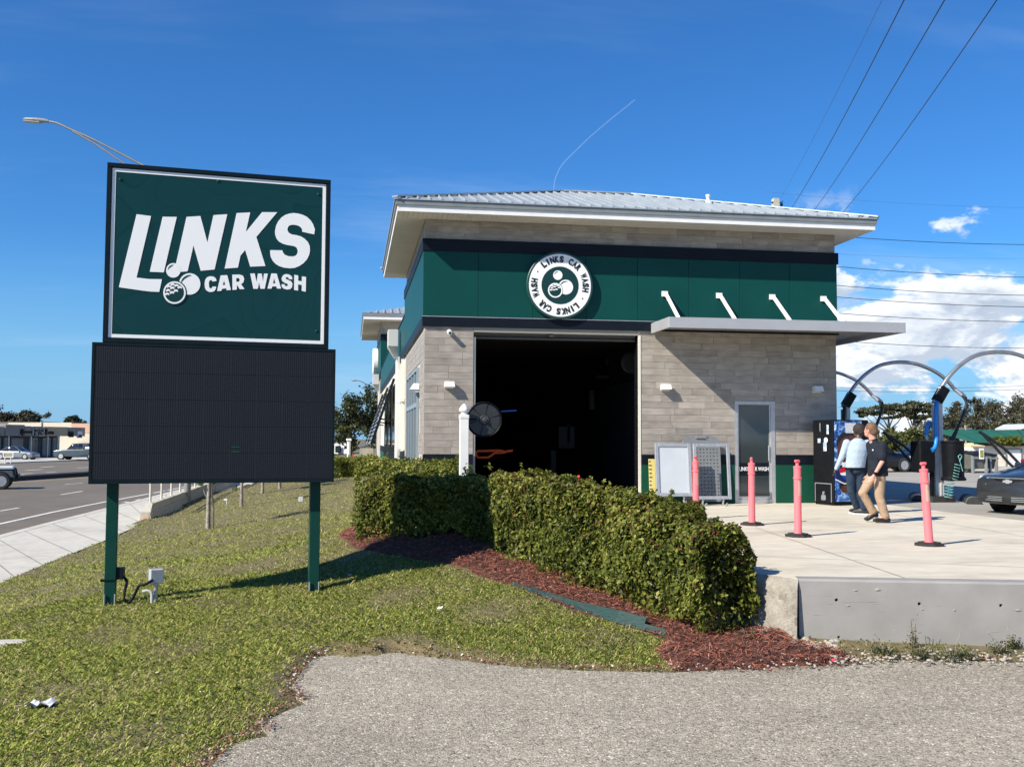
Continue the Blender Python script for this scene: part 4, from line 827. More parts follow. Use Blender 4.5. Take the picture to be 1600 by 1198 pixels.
    MB().tube(pp,.030,8).tube([onY(743,707,a)]+pq,.030,8).build('orange_arm', og, root)
    MB().tube([onY(*q,a) for q in ((783,642.5),(795,641.8),(807,641))],.022,8).build('blue_pipe', mat('blue_pipe',(0.02,0.16,0.62),None,0.4), root)
    rl = bpy.data.materials.new('red_light'); rl.use_nodes = True; b = rl.node_tree.nodes['Principled BSDF']; b.inputs['Base Color'].default_value = (.4,.01,.01,1); b.inputs['Emission Color'].default_value = (1,.05,.05,1); b.inputs['Emission Strength'].default_value = 1.3
    p = onY(904,744,26.0); MB().ball(p,.035,10,6).build('red_lamp', rl, root)
    # glass door
    fr = MB(); f = .075; y0, y1 = FY-.012, FY+.10
    fr.box(DX0,DX0+f,y0,y1,0,DZ); fr.box(DX1-f*1.3,DX1,y0,y1,0,DZ); fr.box(DX0+f,DX1-f*1.3,y0,y1,DZ-f,DZ); fr.box(DX0+f,DX1-f*1.3,y0,y1,0.004,.085)
    door = fr.build('glass_door', MT['alu'], root)
    MB().box(DX0+f+.001,DX1-f*1.3-.001,FY+.035,FY+.045,.086,DZ-f-.001).build('pane', MT['glass'], door)
    lf = MB(); lf.box(DX0+f,DX0+f+.03,FY+.01,FY+.034,.09,DZ-f-.004); lf.box(DX1-f*1.3-.035,DX1-f*1.3,FY+.01,FY+.034,.09,DZ-f-.004); lf.box(DX0+f+.03,DX1-f*1.3-.035,FY+.01,FY+.034,.09,.16); lf.build('door_stile', MT['alu'], door)
    dx0, dx1 = DX0+f+.031, DX1-f*1.3-.036
    MB().box(dx0,dx1,FY+.030,FY+.0345,.62,.905).build('decal_strip', MT['band'], door)
    me = text_mesh('LINKS CAR WASH', .125, .002, .0018, 1.0); ls = link('lettering', me, MT['signwhite'], None, fix=False)
    wdt = max(v.co.x for v in me.vertices)-min(v.co.x for v in me.vertices); k = (dx1-dx0-.03)/wdt
    ls.matrix_world = Matrix.Translation(((dx0+dx1)/2, FY+.0285, .765)) @ Matrix.Rotation(math.pi/2,4,'X') @ Matrix.Diagonal((k,1.0,1,1)); setparent(ls, door)
    MB().cbox(DX1-f*1.3-.075,DX1-f*1.3-.05,FY-.035,FY-.01,.95,1.30,.006).build('handle', MT['alu'], door)
    # side windows of the front block
    def swin(ya, yb, z0, z1, nbar, zmid=None, name='side_window'):
        X = BX0-.006; fm = MB(); f = .07
        fm.box(X-.05,X+.01,ya,ya+f,z0,z1); fm.box(X-.05,X+.01,yb-f,yb,z0,z1); fm.box(X-.05,X+.01,ya+f,yb-f,z1-f,z1); fm.box(X-.05,X+.01,ya+f,yb-f,z0,z0+f)
        for i in range(1,nbar+1):
            y = ya+(yb-ya)*i/(nbar+1)
            if zmid: fm.box(X-.05,X+.009,y-.03,y+.03,z0+f,zmid-.05); fm.box(X-.05,X+.009,y-.03,y+.03,zmid+.05,z1-f)
            else: fm.box(X-.05,X+.009,y-.03,y+.03,z0+f,z1-f)
        if zmid: fm.box(X-.048,X+.009,ya+f,yb-f,zmid-.05,zmid+.05)
        o = fm.build(name, mat('window_frame_blue',(0.30,0.36,0.40),None,0.4,metal=.3), root); MB().box(X-.018,X-.008,ya+f*.5,yb-f*.5,z0+f*.5,z1-f*.5).build('pane', MT['glass'], o)
    swin(23.1,27.4,.05,3.06,3,2.2)
    # low wing behind, same wall line
    wg = MB(); wg.box(BX0+.01,BX0+.25,BYB+.26,53.0,0,4.9); wg.box(BX0+.25,BX1,52.8,53.0,0,4.9); wg.box(BX1-.25,BX1,BYB+.26,53,0,4.9); wg.box(BX0+.25,BX1-.25,BYB+.3,52.8,4.4,4.5); wg.build('wing_wall', MT['cream'], root)
    ys = np.linspace(29.15,53.0,13)
    for a, b in zip(ys[:-1], ys[1:]): MB().cbox(BX0-.03,BX0+.004,a+.004,b-.004,4.05,4.98,.003).build('green_panel', MT['green'], root)
    MB().cbox(BX0-.045,BX0+.003,29.12,53,3.80,4.045,.004).build('wing_band', MT['band'], root)
    MB().box(BX0-.05,BX0+.24,29.12,53,4.985,5.03).build('parapet_cap', MT['band'], root)
    for ya, yb in ((29.1,31.6),(33.4,53.0)):
        MB().cbox(BX0-.012,BX0+.006,ya,yb,.0,.80,.003).build('green_wainscot', mat('green_wainscot_side',(0.014,0.085,0.055),None,0.55), root); MB().cbox(BX0-.02,BX0+.006,ya,yb,.801,1.08,.003).build('wainscot_band', MT['band'], root)
    # pilasters with scuppers
    for y in (32.5,54.6):
        MB().box(BX0-.10,BX0+.02,y-.95,y+.95,0,4.0).build('pilaster', mat('pilaster_grey',(0.60,0.60,0.57),(0.54,0.54,0.52),.6,scale=2), root)
        s = MB(); s.cbox(BX0-.42,BX0-.10,y-1.0,y-.3,4.32,4.85,.01); s.hexa([(BX0-.20,y-.75,3.95),(BX0-.10,y-.75,3.95),(BX0-.10,y-.55,3.95),(BX0-.20,y-.55,3.95),(BX0-.42,y-1.0,4.32),(BX0-.10,y-1.0,4.32),(BX0-.10,y-.3,4.32),(BX0-.42,y-.3,4.32)])
        s.build('scupper_box', mat('scupper_grey',(0.52,0.53,0.52),None,.55), root)
    dp = MB(); dp.box(BX0-.10,BX0-.006,29.35,29.47,1.05,3.75); dp.box(BX0-.12,BX0-.006,29.3,29.55,2.5,2.6); dp.build('downspout', MT['cream'], root)
    # shaded side windows and the louvred awning
    for a, b in ((35.4,37.4),(39.4,41.4),(43.4,45.4)):
        o = MB().box(BX0-.014,BX0+.009,a,b,1.1,3.3).build('side_window', MT['band'], root); MB().box(BX0-.02,BX0-.0145,a+.12,b-.12,1.2,3.2).build('pane', MT['glass'], o)
    aw = thing('louvred_awning', (BX0-.5, 41, 2.2), 'slanted dark louvred metal awning on the long side wall of the car wash', 'awning')
    for i in range(14):
        k = i/13; x = 1.42-.70*k; z = 3.40-2.12*k
        m = MB(); m.obox((x,41,z),(.084,6.2,.010),0,0,0,R_(-52)); m.build('louvre', MT['gutter'], aw)
    for y in (34.82,41,47.18): fr = MB(); fr.beam((1.45,y,3.50),(.69,y,1.22),.05,.09); fr.beam((BX0-.03,y,2.05),(.98,y,2.1),.05); fr.build('awning_bracket', MT['band'], aw)
    # far tower
    TY = 53.0; TX1 = 10.9; tz = 7.62
    tw = MB(); tw.box(BX0+.0,TX1,TY+.001,62.5,0,tz); tw.build('tower_wall', MT['tile'], root)
    MB().box(BX0-.04,TX1,TY-.04,62.5,5.05,6.62).build('tower_panel', MT['green'], root); MB().box(BX0-.06,TX1,TY-.06,62.52,6.62,6.95).build('tower_band', MT['band'], root); MB().box(BX0-.06,BX0-.041,TY+.0,62.52,4.7,5.049).build('tower_band', MT['band'], root)
    o = .95; MB().box(BX0-o,TX1+o,TY-o,62.5+o,tz,tz+.03).build('tower_soffit', MT['soffit'], root)
    f = MB(); f.box(BX0-o-.02,TX1+o,TY-o-.03,TY-o,tz-.01,tz+.16); f.box(BX0-o-.02,BX0-o-.001,TY-o,62.5+o,tz-.01,tz+.16); f.build('tower_fascia', MT['white'], root)
    f = MB(); f.box(BX0-o-.06,TX1+o,TY-o-.07,62.5+o,tz+.165,tz+.30); f.build('tower_drip_edge', MT['gutter'], root)
    zt = tz+.31; ap = ((BX0+TX1)/2, (TY+62.5)/2, zt+1.6); cn = [(BX0-o-.08,TY-o-.08,zt),(TX1+o,TY-o-.08,zt),(TX1+o,62.5+o,zt),(BX0-o-.08,62.5+o,zt)]
    tr = MB().add(cn+[ap], [(0,1,4),(1,2,4),(2,3,4),(3,0,4),(3,2,1,0)])
    for i in range(1,30):
        x = cn[0][0]+(cn[1][0]-cn[0][0])*i/30; k = min(i,30-i)/15; tr.beam((x,cn[0][1],zt+.03),(x,cn[0][1]+(ap[1]-cn[0][1])*k,zt+1.6*k+.03),.06,.06)
    tr.build('tower_roof', MT['roof'], root)
build_wash()

def build_canopy():
    y0 = 20.06; x0, x1 = 6.56, 11.93; zb = 3.79
    root = thing('metal_canopy', (9,20.7,3.8), 'flat grey metal canopy hung over the glass door, wrapping round the corner', 'canopy')
    f = MB(); h = .225
    f.cbox(x0,x1,y0,y0+.05,zb-.025,zb+h-.025,.004); f.cbox(x0,x0+.05,y0+.051,FY-.06,zb-.02,zb+h-.02,.004); f.cbox(x1-.05,x1,y0+.051,24.1,zb-.02,zb+h-.02,.004); f.cbox(11.06,x1-.051,24.05,24.1,zb-.02,zb+h-.02,.004)
    f.build('fascia', MT['silver'], root)
    d = MB()
    n = 18
    for i in range(n):
        a = x0+.052+(x1-x0-.104)*i/n; b = x0+.052+(x1-x0-.104)*(i+1)/n; d.box(a+.003,b-.003,y0+.052,FY-.064,zb+.08,zb+.10)
    d.box(11.07,x1-.052,FY-.06,24.04,zb+.08,zb+.10)
    d.build('deck', mat('canopy_deck',(0.30,0.30,0.30),(0.26,0.26,0.26),.5,scale=2,metal=.2), root)
    l = MB()
    for x in (6.95,8.35,9.75,11.45): l.lathe([(.07,0),(.07,.03),(0,.03)],14,Matrix.Translation((x,y0+.55,zb+.05)))
    l.build('downlight', MT['black'], root)
    for xt, zt in ((6.903,4.67),(8.178,4.665),(9.445,4.668),(10.688,4.66)):
        r = MB(); r.beam((xt,FY-.07,zt),(xt+.02,y0+.42,zb+h-.02),.045,.075); r.box(xt-.09,xt+.05,FY-.066,FY-.037,zt-.06,zt+.06); r.box(xt-.01,xt+.07,y0+.36,y0+.50,zb+.21,zb+.235); r.build('hanger_rod', MT['white'], root)
    r = MB(); r.beam((11.06,23.2,4.75),(11.80,23.2,zb+h),.05,.10); r.build('hanger_rod', MT['gutter'], root)
build_canopy()

def build_round_sign():
    c = np.array((4.47, FY-.16, 4.773))
    root = thing('round_wall_sign', c, 'round white and green badge sign with lettering round its rim above the bay opening', 'wall sign')
    T = Matrix.Translation(Vector(c)) @ Matrix.Rotation(math.pi/2,4,'X')
    def pl(nm, polys, m, depth, dz, par):
        o = link(nm, flat_mesh(polys, depth), m, None, fix=False); o.matrix_world = T @ Matrix.Translation((0,0,dz)); setparent(o, par); return o
    back = MB().lathe([(.735,-.11),(.74,-.10),(.74,-.008),(.73,0),(0,0)], 64, T).build('backing', mat('badge_rim',(0.009,0.055,0.050),None,.4), root, smooth=30)
    st = MB()
    for a in (.6,2.4,4.0,5.6): st.tube([T @ Vector((.5*math.cos(a),.5*math.sin(a),-.15)), T @ Vector((.5*math.cos(a),.5*math.sin(a),-.10))],.02,8)
    st.build('standoff', MT['steel'], root)
    face = pl('white_face', [circ(0,0,.690,72)], MT['signwhite'], .004, .004, root)
    disc = pl('green_disc', [circ(0,0,.415,56)], MT['signdark'], .003, .008, root)
    inkm = mat('badge_ink', (0.012,0.02,0.022), None, .4)
    def ring(txt, a_start, a_end):
        n = len(txt)
        for i, ch in enumerate(txt):
            if ch == ' ': continue
            a = a_start+(a_end-a_start)*i/(n-1); me = text_mesh(ch, .178, .002, .0125)
            xs = [v.co.x for v in me.vertices]; ys = [v.co.y for v in me.vertices]; k = min(1.0, .098/(max(xs)-min(xs))); mx = (max(xs)+min(xs))/2; my = (max(ys)+min(ys))/2
            o = link('letter', me, inkm, None, fix=False); o.matrix_world = T @ Matrix.Rotation(a-math.pi/2,4,'Z') @ Matrix.Translation((-mx*k, .575-my, .0075)) @ Matrix.Diagonal((k,1,1,1)); setparent(o, face)
    ring('LINKS CAR WASH', R_(129), R_(-9)); ring('LINKS CAR WASH', R_(-51), R_(-189))
    for a in (150,-29): pl('dot', [circ(.575*math.cos(R_(a)),.575*math.sin(R_(a)),.017,14)], inkm, .002, .0075, face)
    k = .735/515; X = lambda x, y: ((x-622)*k, -(y-580)*k)
    lg = pl('bubble_logo', [[X(*p) for p in circ(585,425,73)], [X(*p) for p in circ(710,605,114)]], MT['signwhite'], .003, .0115, disc)
    def cres(cx, cy, r, a0, a1, w): 
        o = circ(cx,cy,r,14,a0,a1); i = [(cx+(r-w*math.sin(math.pi*q/14))*math.cos(a0+(a1-a0)*q/14), cy+(r-w*math.sin(math.pi*q/14))*math.sin(a0+(a1-a0)*q/14)) for q in range(1,14)]
        return [X(*p) for p in o+i[::-1]]
    pl('bubble_shine', [cres(585,425,58,math.pi*1.02,math.pi*1.6,13), cres(710,605,92,math.pi*1.02,math.pi*1.65,18)], MT['signdark'], .002, .0140, lg)
    pl('ball_gap', [[X(*p) for p in circ(545,660,120)]], MT['signdark'], .002, .0142, lg)
    pl('golf_ball', [[X(*p) for p in circ(545,660,114)], [X(*p) for p in circ(545,660,94)]], MT['signwhite'], .003, .0165, lg)
    pl('dimple', [[X(x+22*math.cos(t), y+18*math.sin(t)) for t in np.linspace(math.pi*.95,math.pi*2.05,9)] for x,y in ((497,600),(540,580),(580,592),(605,622),(492,632),(535,612),(562,650),(478,662),(520,660))], MT['signwhite'], .003, .0165, lg)
    # the same badge on the long side of the far tower
    c2 = np.array((BX0-.45, 66.5, 6.2)); r2 = thing('round_wall_sign', c2, 'pale round badge sign seen edge-on on the far tower of the building', 'wall sign')
    T2 = Matrix.Translation((BX0-.16, 59.3, 5.95)) @ Matrix.Rotation(-math.pi/2,4,'Y'); r2.location = (BX0-.16,59.3,5.95)
    MB().lathe([(.80,-.12),(.80,.12),(.74,.17),(0,.17)], 40, T2).build('white_face', MT['signwhite'], r2)
build_round_sign()

def wall_lamps():
    for x, z, lb in ((2.067,2.57,'white wall light between the corner and the wash bay'),(6.888,2.575,'white wall light above the leaning white board'),(10.481,2.575,'white wall light in the shade near the right corner')):
        t = thing('wall_light', (x,FY,z), lb, 'wall light')
        b = MB(); b.cbox(x-.10,x+.10,FY-.055,FY-.001,z-.075,z+.06,.012); b.build('back_box', MT['white'], t)
        h = MB(); h.hexa([(x-.115,FY-.17,z-.045),(x+.115,FY-.17,z-.045),(x+.115,FY-.056,z-.045),(x-.115,FY-.056,z-.045),(x-.10,FY-.135,z+.072),(x+.10,FY-.135,z+.072),(x+.10,FY-.056,z+.072),(x-.10,FY-.056,z+.072)]); h.build('hood', MT['white'], t)
        MB().box(x-.095,x+.095,FY-.155,FY-.06,z-.052,z-.046).build('lens', mat('lamp_lens',(0.55,0.55,0.5),None,.3), t)
    for y, z, lb in ((22.95,2.60,'white hooded light on the sunlit side wall nearest the corner'),(29.8,2.55,'white hooded light farther back on the sunlit side wall')):
        t = thing('wall_light', (BX0,y,z), lb, 'wall light'); h = MB(); h.hexa([(BX0-.22,y-.13,z-.06),(BX0-.006,y-.13,z-.06),(BX0-.006,y+.13,z-.06),(BX0-.22,y+.13,z-.06),(BX0-.13,y-.11,z+.08),(BX0-.006,y-.11,z+.08),(BX0-.006,y+.11,z+.08),(BX0-.13,y+.11,z+.08)]); h.build('hood', MT['white'], t)
        MB().box(BX0-.1,BX0-.006,y-.1,y+.1,z-.12,z-.061).build('back_box', MT['white'], t)
    t = thing('security_camera', (2.064,FY,3.71), 'white dome camera high beside the bay opening', 'camera'); T = Matrix.Translation((2.064,FY-.002,3.72)) @ Matrix.Rotation(math.pi/2+.25,4,'X')
    MB().lathe([(.055,0),(.055,.03),(.048,.035),(.048,.16),(.052,.165),(.045,.175),(0,.175)],16,T).build('body', MT['white'], t, smooth=40)
    MB().lathe([(.028,.1755),(.028,.182),(0,.184)],12,T).build('lens', MT['carglass'], t)
wall_lamps()
# ---------------------------------------------------------------- hedges, plants
HEDGE = foliage_mat('hedge_leaf', [(0,(0.028,0.044,0.010)),(.36,(0.105,0.130,0.021)),(.70,(0.250,0.265,0.048)),(.93,(0.40,0.385,0.095)),(1,(0.15,0.05,0.035))], trans=.36, rough=.5, spec=.22)
TREEL = foliage_mat('tree_leaf', [(0,(0.020,0.030,0.010)),(.5,(0.045,0.058,0.018)),(1,(0.10,0.105,0.035))], trans=.2, rough=.55)
def sm_noise(P, f):
    s = np.zeros(len(P))
    for i, (a, b, c) in enumerate(((1.0,.7,1.3),(1.9,-1.3,.8),(-.6,2.3,1.7),(2.9,1.1,-2.2))):
        s += np.sin(f*(P @ np.array((a,b,c)))+i*1.7)/(1+i*.5)
    return s/2.4
def hedge(name, label, path, width, ztop, n, leaf=.036, group=None, stems=14, thin=0.5, top_red=.05, gaps=0.0, clump=0.55):
    """clipped hedge along a plan path [(x,y)], ztop one height per path point"""
    path = np.array(path, float); ztop = np.array(ztop, float)
    root = thing(name, (*path.mean(0), h1(*path.mean(0))), label, 'hedge', group)
    seg = np.linalg.norm(np.diff(path,axis=0),axis=1); cum = np.concatenate([[0],np.cumsum(seg)]); L = cum[-1]
    def at(s): return np.stack([np.interp(s,cum,path[:,0]), np.interp(s,cum,path[:,1])],1), np.interp(s,cum,ztop)
    def nrm(s):
        a, _ = at(np.clip(s+.15,0,L)); b, _ = at(np.clip(s-.15,0,L)); d = a-b; d /= np.linalg.norm(d,axis=1)[:,None]+1e-9; return np.stack([d[:,1],-d[:,0]],1), d
    N = int(n*2.0); s = rng.uniform(-.28,L+.28,N); w = rng.uniform(-1,1,N); zf = rng.random(N)
    # favour the shell
    sh = rng.random(N) < .72; side = rng.random(N); e = 1-np.abs(rng.normal(0,.14,N))
    w = np.where(sh&(side < .62), np.sign(w)*np.clip(e,0,1), w); zf = np.where(sh&(side >= .62), np.clip(1-np.abs(rng.normal(0,.10,N)),0,1), zf)
    endk = sh&(rng.random(N) < .10); s = np.where(endk, np.where(rng.random(N) < .5, -.26+np.abs(rng.normal(0,.07,N)), L+.26-np.abs(rng.normal(0,.07,N))), s)
    p, zt = at(np.clip(s,0,L)); nn, dd = nrm(np.clip(s,0,L)); p = p+dd*(np.where(s < 0,s,0)+np.where(s > L,s-L,0))[:,None]
    bush = np.abs(np.sin(np.pi*s/1.35+.5))**.6; zt = zt+clump*(.09*(bush-.75)+.04*np.sin(s*5.1+1)); wf = 1-clump*.20*(1-bush)*(.4+zf)
    q = p+nn*(w*width/2*wf)[:,None]; zb = H(q[:,0],q[:,1]); zz = zb+(zt-zb)*zf
    P = np.stack([q[:,0],q[:,1],zz],1); bul = sm_noise(P,3.2)
    out = np.concatenate([nn*w[:,None],((zf-.45)*1.6)[:,None]],1)
    # rounded top edge and ends, bumpy skin, thin ragged foot
    corner = (np.abs(w)**4+np.clip((zf-.55)/.45,0,1)**4); endr = np.clip((np.abs(s-L/2)-L/2)/.28,0,1)
    keep = (corner+endr**3 < 1.28+.25*bul)&(rng.random(N) < np.clip(thin+zf*2.4+.5*bul,0,1))
    if gaps: keep &= rng.random(N) > np.clip((gaps-.75-sm_noise(P,5.3))*1.6,0,.93)*np.clip(1.25-zf*1.1,0,1)
    P = P[keep][:n]; out = out[keep][:n]; zf = zf[keep][:n]; w = w[keep][:n]
    P = P+out*(.075*sm_noise(P,3.7)+.055*sm_noise(P,9)+.025*sm_noise(P,23))[:,None]
    m = len(P); v = np.clip(rng.beta(1.5,1.5,m)*.86+.12*sm_noise(P,4.0)+.16*sm_noise(P,1.5)+.10*(zf > .8),0,.93); red = (rng.random(m) < top_red*np.clip(zf*1.5-.7,0,1)*2.2); v = np.where(red,1.0,v)
    # stray shoots standing out of the clipped faces
    ns = max(4,int(L*16)); pick = rng.choice(np.nonzero(zf > .5)[0], ns); sP = []; sN = []
    for q in pick:
        dv = out[q]/(np.linalg.norm(out[q])+1e-6)+np.array([0,0,.7])+rng.normal(0,.35,3); dv /= np.linalg.norm(dv); hh = rng.uniform(.06,.19); kk = int(8+hh*70)
        sP.append(P[q]+dv*(rng.random(kk)*hh)[:,None]+rng.normal(0,.014,(kk,3))); sN.append(np.tile(dv*.3+np.array([0,0,.5]),(kk,1)))
    sP = np.concatenate(sP); P = np.concatenate([P,sP]); out = np.concatenate([out,np.concatenate(sN)]); v = np.concatenate([v,rng.uniform(.35,.95,len(sP))]); m = len(P)
    ln = rng.uniform(.6,1.4,m)*leaf
    leaf_mesh('foliage', P, out/(np.linalg.norm(out,axis=1)[:,None]+1e-6)+np.array([0,0,.35]), ln, ln*.62, HEDGE, v, root, jitter=.75)
    st = MB()
    for i in range(stems):
        a, zt1 = at(np.array([L*(i+.5)/stems+random.uniform(-.1,.1)])); nn1, _ = nrm(np.array([L*(i+.5)/stems])); b0 = a[0]+nn1[0]*random.uniform(-.25,.25)*width
        zb = h1(*b0)-.04; hh = zt1[0]-zb
        for k in range(3):
            t = b0+np.array([random.uniform(-.3,.3), random.uniform(-.3,.3)])*width*.9; st.tube([(b0[0],b0[1],zb),(b0[0]*.6+t[0]*.4,b0[1]*.6+t[1]*.4,zb+hh*.45),(t[0],t[1],zb+hh*.88)],[.012,.009,.004],5)
    st.build('stem', MT['stem'], root)
    return root
def W2(px, py, z): return onZ(px,py,z)[:2]
hedge('boxed_hedge','clipped green hedge left of the white post, partly in the shadow of the sign',[(.48,15.05),(.95,14.78),(1.78,14.64)],.78,[.82,.84,.86],44000,leaf=.052,group='clipped hedges',thin=.12,gaps=.45)
hedge('boxed_hedge','long clipped hedge from the white post to the concrete wall, tips reddish',[(2.28,13.95),(2.80,12.5),(3.38,11.2),(3.72,10.0)],.80,[.90,.84,.72,.54],80000,leaf=.052,group='clipped hedges',stems=22,thin=.10,top_red=.05,gaps=.62,clump=1.7)
hedge('boxed_hedge','rounded pale green hedge close to the building corner behind the front hedge',[(.45,18.6),(1.0,18.3),(1.75,17.8)],1.0,[1.02,1.04,.98],16000,leaf=.05,group='clipped hedges',stems=5,thin=.9,top_red=0)
hedge('boxed_hedge','far dark hedge at the back of the lawn beside the building',[onZ(518,744,-.3)[:2],onZ(560,737,-.3)[:2],onZ(604,733,-.3)[:2]],1.2,[.46,.46,.46],16000,leaf=.10,group='clipped hedges',stems=6,thin=.9,top_red=0)

def tree(name, label, base, hgt, trunk_r, crown, n, leaf, m=None, group=None, lean=(0,0), trunks=1, cat='tree', bark=None, up=.2):
    """crown: list of (dx,dy,z,rx,ry,rz) leaf masses round the trunk"""
    base = np.array(base, float); root = thing(name, base, label, cat, group); bark = bark or MT['bark']
    tm = MB(); top = base+np.array([lean[0],lean[1],hgt*.8]); midp = base+np.array([lean[0]*.3,lean[1]*.3,hgt*.4])
    tm.tube([base-[0,0,.3], base+[0,0,.05*hgt], midp, top],[trunk_r*1.35,trunk_r,trunk_r*.75,trunk_r*.3],8)
    tr = tm.build('trunk', bark, root, smooth=50)
    lb = MB(); tot = sum(c[3]*c[4]+c[3]*c[5] for c in crown); Ps = []; Ns = []; vs = []
    for c in crown:
        ctr = base+np.array(c[:3]); k = min(1, max(.25,(c[2]/hgt)*.75)); st = base+(top-base)*k
        lb.tube([st, st*.5+ctr*.5+[0,0,-.1*hgt*.3], ctr],[trunk_r*.30,trunk_r*.2,trunk_r*.07],5)
        q = int(n*(c[3]*c[4]+c[3]*c[5])/tot); nb = max(4,int(q/70)); dirs = rng.normal(0,1,(nb,3)); dirs /= np.linalg.norm(dirs,axis=1)[:,None]; rad = rng.random(nb)**.45
        cl = dirs*rad[:,None]; per = max(1,q//nb)
        loc = np.repeat(cl,per,0)+rng.normal(0,.16,(nb*per,3)); P = ctr+loc*np.array(c[3:6]); Ps.append(P); Ns.append(loc+np.array([0,0,up])); vs.append(np.clip(np.repeat(rng.uniform(.1,.8,nb),per)+rng.normal(0,.15,nb*per),0,1))
    lb.build('branch', bark, tr)
    P = np.concatenate(Ps); Nn = np.concatenate(Ns); Nn /= np.linalg.norm(Nn,axis=1)[:,None]+1e-9; ln = rng.uniform(.7,1.4,len(P))*leaf
    leaf_mesh('crown', P, Nn, ln, ln*.6, m or TREEL, np.concatenate(vs), root, jitter=.6)
    return root
def blob(h, r, k=7, flat=.6, low=.45):
    out = []
    for i in range(k):
        t = 2*math.pi*i/k+random.uniform(-.4,.4); d = r*random.uniform(.2,.62); out.append((d*math.cos(t), d*math.sin(t), h*random.uniform(low,.92), r*random.uniform(.36,.56), r*random.uniform(.36,.56), r*flat*random.uniform(.3,.5)))
    return out
# young street trees on the lawn; crowns above the footpath, behind the message board
YL = foliage_mat('young_tree_leaf', [(0,(0.03,0.06,0.012)),(.6,(0.08,0.12,0.025)),(1,(0.16,0.18,0.05))], trans=.25)
for (px,py,z,hh,r,lb) in ((325,826,-.75,2.5,.055,'young tree with pale bark nearest the sign, crown behind the message board'),(377,791,-.72,2.5,.055,'young dark-stemmed tree with side leaves in the middle of the row'),(410,771,-.68,2.6,.06,'thin young tree farther back in the lawn row'),(437,763,-.62,2.6,.06,'thin young tree farthest back in the lawn row')):
    b0 = onT(px,py,z); cr = [(random.uniform(-.25,.25),random.uniform(-.25,.25),hh*random.uniform(.62,1.0),.42,.42,.34) for _ in range(6)]
    if px == 325: cr += [(-.18,0,1.12,.16,.12,.12),(.2,.1,1.15,.14,.12,.10)]
    if px == 377: cr += [(-.20,0,.62,.09,.09,.18)]
    t = tree('young_tree', lb, b0, hh, r, cr, 1700, .085, YL, 'young trees on the lawn', bark=MT['greybark'])
    if px == 325: MB().tube([b0+[.12,0,-.1], b0+[.11,0,.5], b0+[.04,0,1.1]],[.028,.024,.02],7).build('second_stem', MT['bark'], t)
# trees behind the lawn, left of the building
tree('round_tree','bushy green tree at the back of the lawn beside the building', onZ(548,735,-.4), 4.3, .10, blob(4.0,1.9,9,1.5,.42)+[(-1.2,0,4.0,.16,.16,.5),(.9,0,4.2,.14,.14,.45)], 5200, .17, TREEL, 'trees behind the lawn')
tree('round_tree','bushy green tree half hidden by the building edge', onZ(588,734,-.4)+[.6,4,0], 4.2, .10, blob(4.0,2.0,9,1.5,.42), 4400, .18, TREEL, 'trees behind the lawn')
# distant trees right: pines and oaks behind the lots
PINE = foliage_mat('pine_needle', [(0,(0.022,0.028,0.012)),(.5,(0.055,0.060,0.022)),(1,(0.11,0.10,0.04))], trans=.15, rough=.6)
OAK = foliage_mat('oak_leaf', [(0,(0.030,0.032,0.018)),(.5,(0.065,0.062,0.034)),(1,(0.13,0.12,0.06))], trans=.15, rough=.6)
GRN = foliage_mat('bright_tree_leaf', [(0,(0.035,0.045,0.010)),(.5,(0.085,0.098,0.022)),(1,(0.17,0.165,0.05))], trans=.2, rough=.55)
def G(px, D): p = atD(px, 690, D); return np.array([p[0],p[1],-.1])
def hz(py, D): return (689.5-py)/FPX*D+EYE+.1
D = 78
tree('umbrella_pine','flat-topped pine with a wide thin crown, left of the taller pine', G(1389,D), hz(636,D), .22, [(-1.6,0,hz(642,D),1.1,1,.35),(-.5,.4,hz(638,D),1.0,1,.40),(.6,0,hz(637,D),1.1,1,.40),(1.5,0,hz(642,D),.8,.8,.3),(0,0,hz(648,D),1.2,1,.3),(-2.1,0,hz(648,D),.7,.7,.3)], 3000,.20,PINE,'pines beyond the car park')
tree('umbrella_pine','tall pine with a rounded crown rising between the two vacuum arches', G(1429,D), hz(632,D), .25, [(-.7,0,hz(648,D),.7,.9,.4),(.1,0,hz(637,D),1.15,1,.55),(.9,0,hz(642,D),.9,.9,.45),(-.5,0,hz(640,D),.8,.8,.45),(.4,0,hz(652,D),.9,.9,.4)], 3400,.20,PINE,'pines beyond the car park')
tree('green_tree','leafy mid green tree behind the parked black car', G(1398,66), hz(664,66), .25, blob(hz(664,66)*.80,2.1,8,.9,.35), 4200,.19,GRN,'trees beyond the car park')
tree('green_tree','leafy mid green tree left of the grey vacuum post', G(1436,66), hz(662,66), .25, blob(hz(662,66)*.80,2.1,9,.9,.3), 4600,.19,GRN,'trees beyond the car park')
tree('green_tree','low green tree beside the first vending machine edge', G(1372,70), hz(668,70), .22, blob(hz(668,70)*.85,1.7,7,.9,.35), 3000,.19,GRN,'trees beyond the car park')
for px, py, dd, r, lb in ((1478,652,84,2.9,'grey-green oak directly behind the grey vacuum post'),(1510,648,90,3.3,'grey-green oak above the left end of the green roof'),(1545,645,88,3.2,'broad oak behind the middle of the green roof'),(1500,625,96,2.2,'taller oak standing up behind the arch hoses'),(1532,616,92,2.4,'tall feathery oak rising above the green roof'),(1576,622,90,2.6,'tall oak near the right edge of the view'),(1606,616,86,3.6,'tallest oak cut by the right edge of the view'),(1455,660,86,2.5,'dark oak low behind the blue hose'),(1585,650,80,2.8,'dark oak above the right end of the green roof')):
    h = hz(py,dd); tree('oak_tree', lb, G(px,dd), h, .28, blob(h*.92,r,10,1.0,.38)+[(random.uniform(-r*.4,r*.4),0,h*.90,r*.25,r*.25,r*.22)], 3600,.20,OAK,'oaks behind the green-roofed building')
